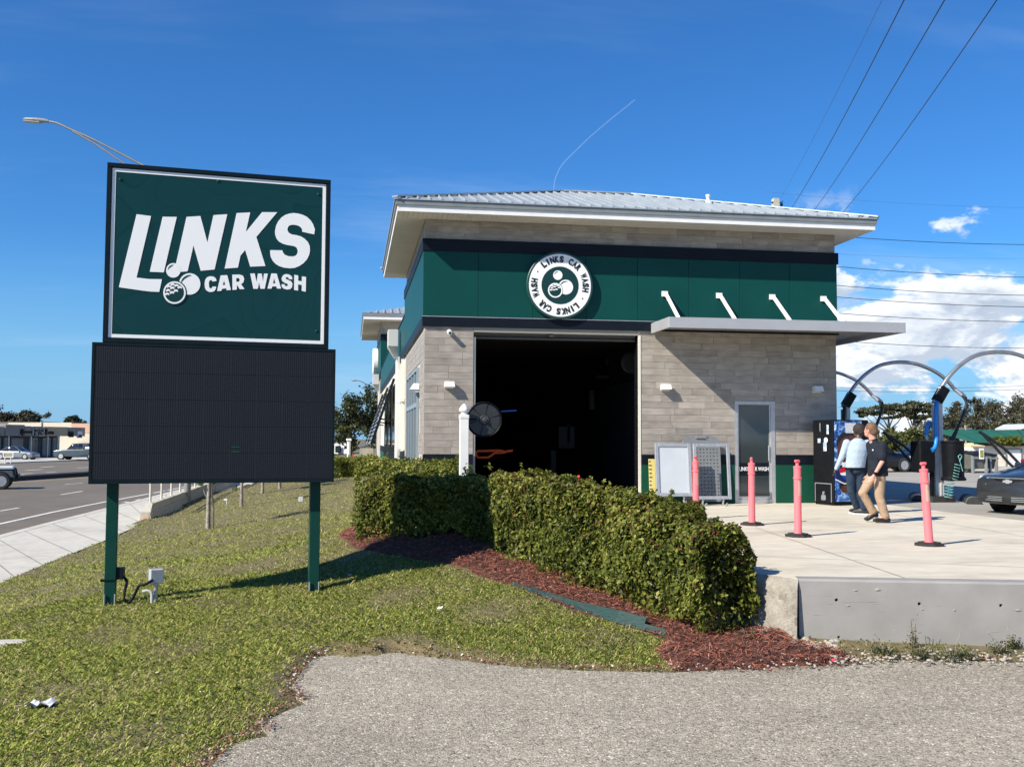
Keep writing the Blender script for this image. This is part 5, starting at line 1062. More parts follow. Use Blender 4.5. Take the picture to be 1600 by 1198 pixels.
# trees left, beyond the shops
for px, py, dd, r, lb in ((18,645,185,6.0,'round dark oak behind the cream shop roof'),(50,652,185,3.4,'smaller dark oak beside the round one over the shops'),(-8,650,190,5,'dark oak cut by the left edge of the view')):
    h = hz(py,dd)+1.2; g = G(px,dd)-[0,0,1.2]; tree('oak_tree', lb, g, h, .4, [(random.uniform(-r*.6,r*.6),0,h*random.uniform(.68,.93),r*.45,r*.45,r*.30) for _ in range(9)], 3600,.45,OAK,'oaks behind the shops')
for px in (108,125): 
    tree('small_tree',('small treetop over the left end of the pinkish shop wall' if px == 108 else 'small treetop over the right part of the pinkish shop wall') , G(px,190)-[0,0,1.2], hz(657,190)+1.2, .3, [(random.uniform(-1.5,1.5),0,(hz(657,190)+1.2)*random.uniform(.85,.98),1.0,1.0,.6) for _ in range(4)], 500,.4,TREEL,'treetops over the shops')
# shrub by the cream building
hedge('shrub','ragged green shrub against the cream wall beside the dumpsters',[onZ(1562,738,0)[:2],onZ(1580,738,0)[:2]],1.0,[1.35,1.3],2600,leaf=.16,stems=3,thin=.8,top_red=0)

# ---------------------------------------------------------------- small ground things
def lawn_edging():
    pts = [onT(*p) for p in ((798,914),(850,934),(900,953),(960,974),(1037,995))]
    root = thing('lawn_edging', pts[2], 'dark green ribbed plastic edging board lying between the lawn and the mulch', 'edging')
    n = 6; P = np.array(pts)
    for k in range(n):
        mb = MB(); h = .022; z0 = .004+k*h
        end = len(P) if k < 3 else len(P)
        for a, b in zip(range(len(P)-1), range(1,len(P))):
            A = P[a].copy(); B = P[b].copy()
            if k >= 3 and b == len(P)-1: B = A+(B-A)*.58
            kA = .25+.75*a/4 if a < 3 else 1; kB = .25+.75*b/4 if b < 3 else 1
            d = (B-A)/np.linalg.norm(B-A); out = np.array([d[1],-d[0],0]); sl = lambda q, kk: q-out*(z0*.55*kk)+np.array([0,0,z0*kk*.9+.012])
            p0, p1 = sl(A,kA), sl(B,kB); up0 = np.array([0,0,h*kA*.85])-out*h*.5*kA; up1 = np.array([0,0,h*kB*.85])-out*h*.5*kB; th = -out*.012
            mb.hexa([p0,p1,p1+th,p0+th,p0+up0,p1+up1,p1+up1+th,p0+up0+th])
        mb.build('slat', mat('edging_green',(0.010,0.040,0.036),(0.030,0.062,0.058),.55,spec=.2,scale=11,stretch=(1,1,6)) if k == 0 else bpy.data.materials['edging_green'], root)
lawn_edging()
def rocks():
    spots = []
    def stone(p, r, name='stone'):
        n = 9; m = 6; mb = MB(); sq = (random.uniform(.8,1.3),random.uniform(.8,1.3),random.uniform(.5,.8)); mb.ball((0,0,0),r,n,m,sq)
        mb.v = [tuple(np.array(v)*(1+random.uniform(-.16,.16))+np.array(p)) for v in mb.v]; return mb
    t = onT(547,900); tag(stone(t+[0,0,.015],.038).build('stone', MT['stone'], None, smooth=60), 'pale rounded stone lying in the shade right of the right sign post', 'stone')
    # heap of broken concrete at the wall end and along the foot of the wall
    pos = [onT(random.gauss(1215,28),random.gauss(1000,10)) for _ in range(55)]+[onT(random.uniform(1240,1310),random.uniform(1002,1018)) for _ in range(45)]
    allm = MB()
    for p in pos: s = stone(p+np.array([0,0,random.uniform(0,.02)]), random.uniform(.012,.045)); allm.add(s.v, s.f)
    for _ in range(260):
        p = onT(random.uniform(1290,1640), random.triangular(1012,1042,1030)); s = stone(p+np.array([0,0,.006]), random.uniform(.005,.020)); allm.add(s.v, s.f)
    for _ in range(170):
        p = onT(random.uniform(1040,1300), random.uniform(1005,1050)); s = stone(p+np.array([0,0,.02]), random.uniform(.005,.016)); allm.add(s.v, s.f)
    tag(allm.build('rubble', MT['stone'], None, smooth=60), 'white rubble and pebbles strewn along the foot of the concrete wall', 'rubble', kind='stuff')
    # loose chips over the driveway
    g = MB()
    for _ in range(900):
        x = random.uniform(-2.2,6); y = random.uniform(5.6,9.3)
        if not inpoly(np.array([x]),np.array([y]),drive_poly)[0]: continue
        s = stone((x,y,ZA+.002), random.choice((.003,.004,.005,.008))); g.add(s.v, s.f)
    tag(g.build('loose_gravel', MT['stone'], None, smooth=60), 'loose pale gravel chips scattered over the driveway', 'gravel', kind='stuff')
    # crumbs of pale litter, dead leaves in the turf
    lf = []; 
    n = 900; P = np.stack([rng.uniform(-5,4.5,n), rng.uniform(5.4,14,n)],1); k = inpoly(P[:,0],P[:,1],lawn_poly)&(~inpoly(P[:,0],P[:,1],drive_poly)); P = P[k]; z = H(P[:,0],P[:,1])
    
    E_ = np.array(drive_edge[2:-1]); seg = np.linalg.norm(np.diff(E_,axis=0),axis=1); cs = np.concatenate([[0],np.cumsum(seg)]); q = 2600; tt = rng.uniform(0,cs[-1],q); ex = np.interp(tt,cs,E_[:,0])-np.abs(rng.normal(0,.10,q))+.03; ey = np.interp(tt,cs,E_[:,1])+np.abs(rng.normal(0.03,.11,q))-.01; k = ex < 6.5; P2 = np.stack([ex,ey],1)[k]; P2 = P2[~inpoly(P2[:,0],P2[:,1],BED)]; z2, _ = hfin(P2[:,0],P2[:,1]); P = np.concatenate([P,P2]); z = np.concatenate([z, np.maximum(z2,ZA)-.022])
    dm = foliage_mat('dead_leaf', [(0,(0.07,0.035,0.022)),(.35,(0.17,0.06,0.04)),(.7,(0.28,0.14,0.09)),(.9,(0.40,0.33,0.24)),(1,(0.72,0.70,0.64))], trans=0, rough=.8)
    o = leaf_mesh('dead_leaf', np.stack([P[:,0],P[:,1],np.maximum(z,ZA)+.03],1), np.tile(np.array([0,0,1.]),(len(P),1)), rng.uniform(.012,.04,len(P)), rng.uniform(.010,.022,len(P)), dm, rng.random(len(P)), None, jitter=.4); tag(o,'dead reddish leaves and pale crumbs lying in the turf','leaf litter',kind='stuff')
rocks()
def litter():
    p = onT(63,1106)
    def crumple(c, w, h, n, name, m, lb):
        g = MB(); 
        for i in range(n+1):
            for k in range(n+1): g.v.append((c[0]+w*(i/n-.5)+random.uniform(-.012,.012), c[1]+h*(k/n-.5)+random.uniform(-.012,.012), c[2]+.02+random.uniform(0,.045)*(1 if 0 < i < n else .6)))
        for i in range(n):
            for k in range(n): g.f.append((i*(n+1)+k,(i+1)*(n+1)+k,(i+1)*(n+1)+k+1,i*(n+1)+k+1))
        return tag(g.build(name, m, None), lb, 'litter')
    crumple(p,.19,.13,5,'paper_scrap',mat('paper',(0.55,0.56,0.58),(0.42,0.43,0.46),.6,scale=30),'crumpled whitish paper scrap on the grass at the lower left')
    p = onT(687,957); t = MB().add([(-.03,-.02,.02),(.02,-.03,.03),(.04,.02,.045),(-.02,.03,.03)],[(0,1,2,3)]); t.v = [tuple(np.array(v)+p+np.array([0,0,.025])) for v in t.v]; tag(t.build('paper_scrap', MT['signwhite'], None), 'small white paper scrap on the grass below the right sign post', 'litter')
    p = onT(1303,1033); t = MB().ball((p[0],p[1],p[2]+.015),.02,8,6,(1.3,1,.7)); tag(t.build('bottle_cap', mat('pink_plastic_bit',(0.75,0.06,0.10),None,.4), None), 'small pink bit of plastic in the rubble by the wall', 'litter')
    p = onT(28,1005,-.78); t = MB().cbox(p[0]-.5,p[0]+.22,p[1]-.08,p[1]+.10,p[2]-.02,p[2]+.03,.01); tag(t.build('cover_slab', MT['walk'], None), 'pale flat concrete cover slab in the grass at the left edge', 'slab')
litter()
def junction():
    b = SIGN_BL; 
    j = onT(243,940,-.56); T = Matrix.Translation(Vector((j[0],j[1],j[2]))) @ Matrix.Rotation(R_(24),4,'Z')
    root = thing('junction_box', j, 'grey electrical box on a short conduit stub beside the left sign post', 'electrical box')
    zc = (945-898)/FPX*11.5
    MB().tube([T @ Vector((0,0,-.1)), T @ Vector((0,0,.20))],.022,10).tube([T @ Vector((0,0,.18)), T @ Vector((0,0,.22))],.03,10).build('conduit', MT['steel'], root)
    MB().cbox(-.075,.075,-.055,.045,.215,.385,.006,T).build('box_body', mat('box_grey',(0.42,0.44,0.45),(0.36,0.38,0.39),.5,scale=10), root); MB().cbox(-.08,.08,.046,.056,.21,.39,.004,T).build('lid', MT['steel'], root)
    p1 = np.array(T @ Vector((-.05,-.056,.27))); pb = np.array([b[0]*.55+j[0]*.45+.0, b[1]*.5+j[1]*.5-.10, 0]); pb[2] = h1(pb[0],pb[1])+.03
    u = (b-SP0) @ SU; p0 = SP0*np.array([1,1,0])+SU*(u+.12)-SN*.235+np.array([0,0,j[2]+.30])
    c = MB(); ctrl = [p0,p0+np.array([.06,0,-.06]),(p0*.45+pb*.55)+[.0,0,.02],pb+[-.05,0,.04],pb,pb+[.05,0,.05],(p1*.5+pb*.5)+[-.02,0,.06],p1+[-.08,-.02,-.05],p1]
    pts = []
    for i in range(len(ctrl)-1):
        q0 = ctrl[max(i-1,0)]; q1 = ctrl[i]; q2 = ctrl[i+1]; q3 = ctrl[min(i+2,len(ctrl)-1)]
        for t in np.linspace(0,1,6,endpoint=False): pts.append(.5*((2*q1)+(-q0+q2)*t+(2*q0-5*q1+4*q2-q3)*t*t+(-q0+3*q1-3*q2+q3)*t**3))
    pts.append(ctrl[-1]); c.tube(pts,.017,8); tag(c.build('cable', MT['black'], None, smooth=60), 'thick black cable looping from the sign post down and up to the grey box', 'cable')
    tag(MB().cbox(p0[0]-.10,p0[0]+.03,p0[1]-.05,p0[1]+.06,p0[2]-.04,p0[2]+.10,.006).build('post_box', MT['frame'], None), 'small dark outlet box clamped to the left sign post','electrical box')
    q = onT(233,942,-.56); tag(MB().tube([q+[.03,0,-.05],q+[.03,0,.09],q+[.02,0,.13],q+[-.02,0,.15],q+[-.08,0,.135]],.019,10).build('pipe_elbow', mat('pvc_grey',(0.50,0.50,0.47),(0.42,0.42,0.40),.5,scale=12), None, smooth=50),'short bent pale plastic pipe end sticking out of the grass','pipe')
    q = onT(470,783,-.47); tag(MB().cbox(q[0]-.07,q[0]+.07,q[1]-.06,q[1]+.06,q[2]-.02,q[2]+.13,.01).build('valve_box', mat('valve_grey',(0.50,0.53,0.56),None,.5), None), 'small grey utility box on the lawn left of the right sign post', 'utility box')
    q = onT(354,788,-.74); tag(MB().tube([q-[0,0,.1],q+[0,0,.17]],.012,6).cbox(q[0]-.09,q[0]+.02,q[1]-.01,q[1]+.01,q[2]+.13,q[2]+.19,.003).build('marker_stake', MT['white'], None), 'thin white marker stake on the lawn between the young trees', 'marker')
junction()
def weeds():
    W = foliage_mat('weed_leaf', [(0,(0.02,0.035,0.014)),(.6,(0.055,0.075,0.024)),(1,(0.14,0.15,0.04))], trans=.2)
    for i, (px, py, r, h, lb) in enumerate(((1385,1022,.13,.07,'low weed clump under the left part of the painted wall'),(1428,1012,.05,.20,'taller upright weed against the painted wall'),(1440,1026,.12,.07,'low weed clump beside the tall weed'),(1487,1030,.16,.10,'widest weed clump at the middle of the painted wall'),(1510,1026,.10,.06,'low weed clump right of the widest one'),(1562,1020,.11,.10,'dark weed clump toward the right end of the wall'),(1583,1012,.07,.10,'small dark weed tuft nearest the right edge'),(1372,1018,.06,.08,'thin weed tuft nearest the mulch by the wall'),(1170,1002,.12,.10,'green sprout at the foot of the long hedge end'),(1160,1012,.08,.05,'small low sprout in the mulch below the hedge end'))):
        b = onT(px,py); root = thing('weed', b, lb, 'weed', 'weeds along the wall'); st = MB(); n = 260 if r > .06 else 130
        P = b+np.stack([rng.normal(0,r*.5,n), rng.normal(0,r*.35,n), np.abs(rng.normal(0,h*.45,n))+.01],1)
        for k in range(7):
            a = random.uniform(0,6.28); st.tube([b,b+np.array([r*.4*math.cos(a),r*.3*math.sin(a),h*.7]),b+np.array([r*.7*math.cos(a),r*.5*math.sin(a),h*random.uniform(.9,1.5)])],[.004,.003,.002],4)
        if px in (1385,1487,1562):
            for dx,hh in ((-.12,.2),(.1,.26)):
                q = b+np.array([dx,0,hh]); st.tube([b+np.array([dx*.2,0,0]),b+np.array([dx*.5,0,hh*.6]),q],[.003,.002,.002],4); st.ball(q,.008,6,4)
        st.build('stem', MT['stem'], root); leaf_mesh('foliage', P, np.tile(np.array([0,0,1.]),(n,1)), rng.uniform(.014,.034,n), rng.uniform(.009,.016,n), W, rng.random(n), root, jitter=.8)
weeds()
# ---------------------------------------------------------------- retaining wall
def retaining_wall():
    A = onZ(1248,905); B = onZ(1600,911); d = (B-A)/np.linalg.norm(B-A); inn = np.array([-d[1],d[0],0]); E_ = A+d*9.0
    root = thing('retaining_wall', A, 'grey painted concrete retaining wall with drilled holes holding up the car wash apron', 'wall')
    w = MB(); zt = .006
    T = Matrix(((d[0],inn[0],0,A[0]),(d[1],inn[1],0,A[1]),(0,0,1,0),(0,0,0,1)))
    holes = [(1307,937),(1436.5,943),(1564,945.5),(1565.5,1003),(1310.5,995)]
    # front skin with real drilled holes: panel strips around square cells
    hp = []
    for px, py in holes:
        p = onPl(px,py,A,-inn); hp.append(((p-A) @ d, p[2]))
    poly = [(0,-.95),(9,-.95),(9,zt-.022),(0,zt-.022)]
    me = flat_mesh([poly]+[circ(u,z,.017 if i < 4 else .014,14) for i, (u,z) in enumerate(hp)], .05)
    o = link('front_face', me, MT['wall'], None, fix=False); o.matrix_world = Matrix(((d[0],0,-inn[0],A[0]+inn[0]*.025),(d[1],0,-inn[1],A[1]+inn[1]*.025),(0,1,0,0),(0,0,0,1))); setparent(o, root)
    w.cbox(0,9,.0505,.22,-.95,zt,.004,T); w.hexa([T @ Vector(p) for p in ((0,.0,zt-.0215),(9,.0,zt-.0215),(9,.05,zt-.0215),(0,.05,zt-.0215),(0,.022,zt),(9,.022,zt),(9,.05,zt),(0,.05,zt))])
    w.build('wall_body', MT['wall'], root)
    dm = MB()
    for u, z in hp: dm.cbox(u-.03,u+.03,.0495,.0502,z-.03,z+.03,.0001,T)
    dm.build('hole_back', MT['black'], root)
    # scabs of old mortar, painted over
    sc = MB()
    for px, py, r in ((1337,922,.018),(1372,921,.03),(1325,946,.016),(1491,953,.014),(1590,953,.03),(1441,952,.01),(1432,959,.008)):
        p = onPl(px,py,A,-inn); u = (p-A) @ d; n = 9
        o2 = len(sc.v); sc.v.append(tuple(T @ Vector((u,-.010,p[2]))));
        for k in range(n): a = 2*math.pi*k/n; q = r*random.uniform(.6,1.2); sc.v.append(tuple(T @ Vector((u+q*1.5*math.cos(a),-.0005,p[2]+q*.55*math.sin(a)))))
        for k in range(n): sc.f.append((o2,o2+1+k,o2+1+(k+1)%n))
    sc.build('mortar_scab', MT['wall'], root)
    # broken end left of the painted face: rough end block of the pad
    gx = MB(); pl = [onZ(1248,905)[:2]-d[:2]*.004, onZ(1205,899)[:2], onZ(1160,894)[:2], np.array((3.25,11.2))]
    nu, nz = 26, 12
    path = np.array(pl); seg = np.linalg.norm(np.diff(path,axis=0),axis=1); cum = np.concatenate([[0],np.cumsum(seg)])
    V = []
    for i in range(nu+1):
        s = cum[-1]*(i/nu)**1.3; x = np.interp(s,cum,path[:,0]); y = np.interp(s,cum,path[:,1])
        for k in range(nz+1):
            z = .004-.9*k/nz; bump = .035*math.sin(i*2.1+k*1.7)*math.sin(k*.9+i*.6)+random.uniform(-.018,.018); bump = bump*(k > 0)*(i > 0)+.10*k/nz
            bump += .035*(k > 0); V.append((x-.6*bump, y-.8*bump, z+random.uniform(-.01,.01)*(k > 0)))
    gx.v = V
    for i in range(nu):
        for k in range(nz): gx.f.append((i*(nz+1)+k,(i+1)*(nz+1)+k,(i+1)*(nz+1)+k+1,i*(nz+1)+k+1))
    gx.build('broken_edge', MT['rough'], root, smooth=30)
retaining_wall()

# ---------------------------------------------------------------- white post with black disc
def post_and_disc():
    x, y = 1.703, 15.20; zb = h1(x,y)
    root = thing('white_post', (x,y,zb), 'white square vinyl post with a pointed cap standing behind the hedge', 'post')
    MB().cbox(x-.065,x+.065,y-.065,y+.065,zb-.1,1.735,.004).build('shaft', MT['white'], root)
    c = MB(); c.cbox(x-.072,x+.072,y-.072,y+.072,1.72,1.775,.006); c.lathe([(.072,1.776),(.05,1.79),(.045,1.81),(.078,1.835),(.080,1.85),(.066,1.885),(.040,1.92),(.012,1.945),(0,1.95)],20,Matrix.Translation((x,y,0))); c.build('cap', MT['white'], root, smooth=35)
    cx, cy, cz = 2.031, 15.34, 1.71; d = thing('black_disc', (cx,cy,cz), 'round black ribbed disc with a hub mounted beside the white post', 'disc')
    T = Matrix.Translation((cx,cy,cz)) @ Matrix.Rotation(math.pi/2,4,'X')
    MB().lathe([(.275,-.05),(.278,-.01),(.278,.02),(.266,.028),(.256,.020),(.250,.006),(.075,.006)],48,T).lathe([(.275,-.05),(0,-.05)],48,T).build('rim', MT['black'], d, smooth=35)
    for k in range(6):
        a0 = k*math.pi/3+.05+.25; a1 = (k+1)*math.pi/3-.02+.25; n = 8
        P = [(.246*math.cos(a0+(a1-a0)*i/n),.246*math.sin(a0+(a1-a0)*i/n)) for i in range(n+1)]+[(.082*math.cos(a1-(a1-a0)*i/n),.082*math.sin(a1-(a1-a0)*i/n)) for i in range(n+1)]
        m = MB().extr([T @ Vector((p[0],p[1],.016)) for p in P],T.to_3x3() @ Vector((0,0,-.008))); m.build('sector', mat('disc_grey',(0.030,0.032,0.035),(0.022,0.024,0.027),.42,scale=10) if k == 0 else bpy.data.materials['disc_grey'], d)
    MB().lathe([(.075,.006),(.072,.03),(.060,.034),(.056,.026),(.040,.026),(.036,.06),(.015,.066),(0,.066)],28,T).build('hub', mat('hub_grey',(0.06,0.062,0.064),None,.4), d, smooth=35)
    MB().beam((x+.05,y+.075,cz),(cx,cy+.055,cz),.04).build('bracket', MT['black'], d)
post_and_disc()

# ---------------------------------------------------------------- delineator posts
def bollards():
    def make(label, lean=0.0, tape=True):
        t = thing('delineator_post', (0,0,0), label, 'bollard', 'pink delineator posts on the apron')
        b = MB(); P = [(.20*math.cos(a),.20*math.sin(a)) for a in np.linspace(math.pi/8,2*math.pi+math.pi/8,8,endpoint=False)]; b.prism(P,.0,.03); P2 = [(p[0]*.78,p[1]*.78) for p in P]; b.prism(P2,.0301,.048); b.build('rubber_base', MT['rubber'], t)
        p = MB().lathe([(.062,.05),(.055,.08),(.053,.84),(.062,.845),(.062,.865),(.053,.87),(.053,1.0),(.058,1.005),(.058,1.025),(.045,1.032),(.024,1.036),(.024,1.075),(.030,1.082)],20); 
        s = p.build('shaft', MT['pink'], t, smooth=35)
        h = MB().cbox(-.055,.055,-.024,.024,1.083,1.125,.016); h.build('grip', MT['pink'], t, smooth=60)
        if tape: MB().lathe([(.0545,.62),(.0545,.80)],20).build('tape_band', MT['tape'], t) if False else MB().add([(.0545*math.cos(a),.0545*math.sin(a),z) for z in (.60,.82) for a in np.linspace(-2.2,-.9,8)],[(i,i+1,i+9,i+8) for i in range(7)]).build('tape_band', MT['tape'], t)
        return t
    spots = [((6.502,13.911),0.0,.4,'pink delineator post alone in front of the green wall right of the glass door'),((6.616,15.894),0.0,1.1,'pink delineator post in front of the glass door'),((7.727,12.512),R_(-3.6),.2,'leaning pink delineator post nearest the parked dark car'),((6.93,19.0),0.0,2.2,'pink delineator post half hidden by the hedge in front of the leaning frames')]
    # the last one: base hidden, placed on the sight line at its own size
    p = atD(1087,745,17.9); spots[3] = ((p[0],p[1]),0.0,.6,spots[3][3])
    proto = make(spots[0][3])
    for i, ((x,y),ln,rz,lb) in enumerate(spots):
        o = proto if i == 0 else copy_tree(proto); o.location = (x,y,0.0 if i != 3 else 0.0); o['label'] = lb; o.rotation_euler = (0,0,rz)
        if ln:
            for ch in o.children:
                if not ch.name.startswith('rubber_base'): ch.matrix_basis = Matrix.Rotation(-rz,4,'Z') @ Matrix.Translation((0,0,.03)) @ Matrix.Rotation(ln,4,'Y') @ Matrix.Translation((0,0,-.03)) @ Matrix.Rotation(rz,4,'Z') @ ch.matrix_basis
bollards()

# ---------------------------------------------------------------- leaning signs by the door
def leaning():
    # yellow sheet, white board, empty frame, grey slotted board
    def frame(name, label, x0, x1, z0, z1, y, th, w, fill=None, feet=True):
        root = thing(name, ((x0+x1)/2,y,0), label, 'sign frame'); T = Matrix.Translation((0,y,0)) @ Matrix.Rotation(R_(-6),4,'X')
        f = MB(); f.cbox(x0,x0+w,-th,0,z0,z1,.006,T); f.cbox(x1-w,x1,-th,0,z0,z1,.006,T); f.cbox(x0+w,x1-w,-th,0,z1-w,z1,.006,T); f.cbox(x0+w,x1-w,-th,0,z0,z0+w,.006,T)
        f.build('frame', MT['alu'], root)
        if fill: MB().cbox(x0+w,x1-w,-th*.6,-th*.3,z0+w,z1-w,.001,T).build('board', fill, root)
        if feet:
            g = MB()
            for x in (x0+.18,x1-.18): g.tube([T @ Vector((x,-.02,z0)), T @ Vector((x,.02,z0-.10)), T @ Vector((x,-.12,z0-.17)), T @ Vector((x,-.22,z0-.10))],.022,8)
            g.build('spring_foot', MT['steel'], root)
        return root
    wb = mat('white_board',(0.52,0.56,0.60),(0.47,0.50,0.53),.35,scale=1.4)
    frame('framed_board','white framed blank board propped up beside the bay opening',6.47,7.275,.20,1.345,20.72,.06,.075,wb)
    frame('empty_frame','empty pale metal sign frame in front of the grey slotted board',7.30,8.12,.14,1.34,20.62,.05,.07)
    g = mat('slotted_grey',(0.20,0.215,0.225),(0.17,0.185,0.195),.5,scale=4)
    root = thing('slotted_board',(7.66,21.1,0),'grey plastic board full of small slots with a handle on top, leaning on the wall','board'); T = Matrix.Translation((0,21.12,0)) @ Matrix.Rotation(R_(-5),4,'X')
    x0, x1, z0, z1 = 7.245, 8.10, .06, 1.50; out = [(x0,z0),(x1,z0),(x1,z1-.10),(x1-.10,z1-.03),(x1-.22,z1),(x0+.22,z1),(x0+.10,z1-.03),(x0,z1-.10)]
    sl = []; 
    sp = .078
    for i in range(10):
        for k in range(15):
            cx = x0+.08+sp*i; cz = z0+.14+sp*k
            if cx > x1-.05 or cz > z1-.14: continue
            a, b = (.024,.008) if (i+k)%2 else (.008,.020); sl.append([(cx-a,cz-b),(cx+a,cz-b),(cx+a,cz+b),(cx-a,cz+b)])
    for cx in (x0+.24,x1-.24): sl.append([(cx-.08,z1-.075),(cx+.08,z1-.06 if cx > 7.7 else z1-.05),(cx+.08,z1-.045),(cx-.08,z1-.05 if cx > 7.7 else z1-.06)])
    me = flat_mesh([out]+sl,.035); o = link('panel',me,g,None,fix=False); o.matrix_world = T @ Matrix.Rotation(math.pi/2,4,'X'); setparent(o,root)
    MB().cbox(7.54,7.80,-.045,.02,z1-.055,z1+.012,.008,T).build('handle', g, root)
    MB().cbox(x0+.03,x1-.03,.03,.034,z0+.03,z1-.12,.001,T).build('back_skin', MT['black'], root)
    y = thing('yellow_sheet',(6.44,20.95,0),'narrow yellow printed sheet showing behind the left edge of the white board','sheet'); T2 = Matrix.Translation((0,20.95,0)) @ Matrix.Rotation(R_(-5),4,'X')
    MB().cbox(6.395,6.60,-.012,0,.18,1.0,.002,T2).build('sheet', mat('yellow_print',(0.72,0.62,0.18),(0.66,0.58,0.22),.5,scale=9), y)
    pr = MB(); 
    for k in range(9): z = .93-.085*k; pr.cbox(6.40,6.44+random.uniform(0,.03),-.0155,-.0125,z,z+.03,.0005,T2)
    pr.build('print', mat('print_ink',(0.25,0.06,0.05),(0.1,0.1,0.1),.5,scale=30), y)
leaning()

# ---------------------------------------------------------------- vending machine
def vending():
    A = np.array((10.234,21.064)); B = np.array((10.369,20.40)); fx = np.array((.98,.2)); fx /= np.linalg.norm(fx); bx = np.array((-fx[1],fx[0]))
    T = Matrix(((fx[0],bx[0],0,B[0]),(fx[1],bx[1],0,B[1]),(0,0,1,0),(0,0,0,1))); w, d, h = .96, .69, 1.87
    root = thing('vending_machine',(*(B+fx*.48+bx*.34),0),'black drinks vending machine with a blue icy picture front at the building corner','vending machine')
    b = MB(); b.cbox(0,w,.0,d,.06,h,.012,T); b.cbox(.03,w-.03,.04,d-.03,.0,.0595,.004,T); b.build('cabinet', MT['black'], root)
    # service grille low on the left side
    g = MB()
    g.cbox(-.012,-.001,.06,d-.06,.46,.48,.002,T); g.cbox(-.012,-.001,.06,.08,.07,.46,.002,T); g.cbox(-.012,-.001,d-.08,d-.06,.07,.46,.002,T); g.cbox(-.03,-.002,.25,.40,.10,.22,.02,T); g.cbox(-.02,-.002,.30,.36,.22,.30,.02,T); g.build('side_grille', MT['gutter'], root)
    # picture front: blue ice print
    pm = bpy.data.materials.new('ice_print'); pm.use_nodes = True; nt = pm.node_tree; N = nt.nodes; L = nt.links; bs = N['Principled BSDF']; bs.inputs['Roughness'].default_value = .3
    geo = N.new('ShaderNodeNewGeometry'); t = N.new('ShaderNodeTexNoise'); t.inputs['Scale'].default_value = 7; t.inputs['Detail'].default_value = 8; t.inputs['Distortion'].default_value = 1.6; L.new(geo.outputs['Position'], t.inputs['Vector'])
    r = N.new('ShaderNodeValToRGB'); e = r.color_ramp.elements; e[0].position = .36; e[0].color = (0.006,0.03,0.16,1); e[1].position = .68; e[1].color = (.75,.82,.9,1); x = e.new(.5); x.color = (.03,.13,.42,1); x = e.new(.58); x.color = (.16,.33,.62,1); L.new(t.outputs[0], r.inputs[0]); L.new(r.outputs[0], bs.inputs['Base Color'])
    pan = MB().cbox(.035,w*.80,-.012,-.001,.09,h-.03,.003,T).build('picture_panel', pm, root)
    MB().cbox(w*.80+.006,w-.006,-.010,-.001,.09,h-.03,.003,T).build('control_strip', MT['black'], root)
    F = lambda dn: T @ Matrix.Translation((0,dn,0)) @ Matrix.Rotation(math.pi/2,4,'X')
    def pl(nm, polys, m, dn, depth=.0016):
        o = link(nm, flat_mesh(polys,depth), m, None, fix=False); o.matrix_world = F(dn); setparent(o, pan); return o
    cola = mat('cola_print',(0.16,0.055,0.03),(0.05,0.018,0.012),.3,scale=9); dkp = mat('dark_print',(0.012,0.012,0.016),None,.3); blue = mat('blue_print',(0.005,0.07,0.36),None,.3); red = mat('red_print',(0.60,0.012,0.02),None,.3); navy = mat('navy_print',(0.008,0.022,0.10),None,.3)
    P = .035; WW = w*.80-P; cxx = P+WW*.55
    clip = lambda pts: [(min(max(x,P+.004),P+WW-.004),z) for x,z in pts]
    def ell(cx, cz, a, b, n=40): return [(cx+a*math.cos(t),cz+b*math.sin(t)) for t in np.linspace(0,2*math.pi,n,endpoint=False)]
    pl('bottle_neck_print',[clip(ell(cxx,1.36,.36,.26))],dkp,-.0135); pl('cola_print',[clip(ell(cxx,1.18,.34,.34))],cola,-.0155)
    pl('bottle_cap_print',[[(cxx-.11,1.58),(cxx+.15,1.58),(cxx+.17,1.80),(cxx-.13,1.80)]],mat('cap_print',(0.78,0.78,0.77),(0.6,0.6,0.6),.3,scale=18),-.0155)
    pl('label_print',[clip([(0,.97),(.2,.92),(.5,.90),(.9,.95),(.9,.62),(.5,.50),(.2,.52),(0,.60)])],navy,-.0175)
    pl('white_swoosh',[clip([(0,1.02),(.25,.94),(.55,.91),(.9,.96),(.9,.94),(.55,.885),(.25,.91),(0,.99)]),clip([(0,.585),(.25,.495),(.55,.47),(.9,.58),(.9,.56),(.55,.445),(.25,.47),(0,.56)])],MT['signwhite'],-.0195)
    pl('red_wave',[clip([(P+.10,.80),(P+.30,.84),(P+.60,.79),(P+.80,.84),(P+.80,.73),(P+.55,.70),(P+.30,.74),(P+.12,.71)])],red,-.0195); pl('white_wave',[clip([(P+.12,.705),(P+.30,.735),(P+.55,.695),(P+.80,.725),(P+.80,.66),(P+.50,.62),(P+.28,.65),(P+.16,.66)])],MT['signwhite'],-.0195); pl('blue_wave',[clip([(P+.16,.65),(P+.28,.64),(P+.50,.612),(P+.80,.65),(P+.80,.58),(P+.50,.52),(P+.25,.57)])],blue,-.0195)
    me = text_mesh('PEPSI',.21,.0016,.012,.98); mx = max(v.co.x for v in me.vertices); o = link('lettering',me,MT['signwhite'],None,fix=False); k = (WW*.46)/mx; o.matrix_world = F(-.0205) @ Matrix.Translation((P+WW/2,.885,0)) @ Matrix.Diagonal((k,.62,1,1)); setparent(o,pan)
    pl('dark_base_print',[clip(ell(cxx,.42,.30,.13))],dkp,-.0135); pl('cola_base_print',[clip(ell(cxx-.12,.36,.14,.09))],cola,-.0155)
    # stickers on the side
    st = MB(); 
    for y0,y1,z0,z1 in ((.42,.45,1.62,1.80),(.40,.43,1.60,1.605)): st.cbox(-.004,-.001,y0,y1,z0,z1,.001,T)
    st.build('lock_plate', MT['steel'], root)
    s2 = MB()
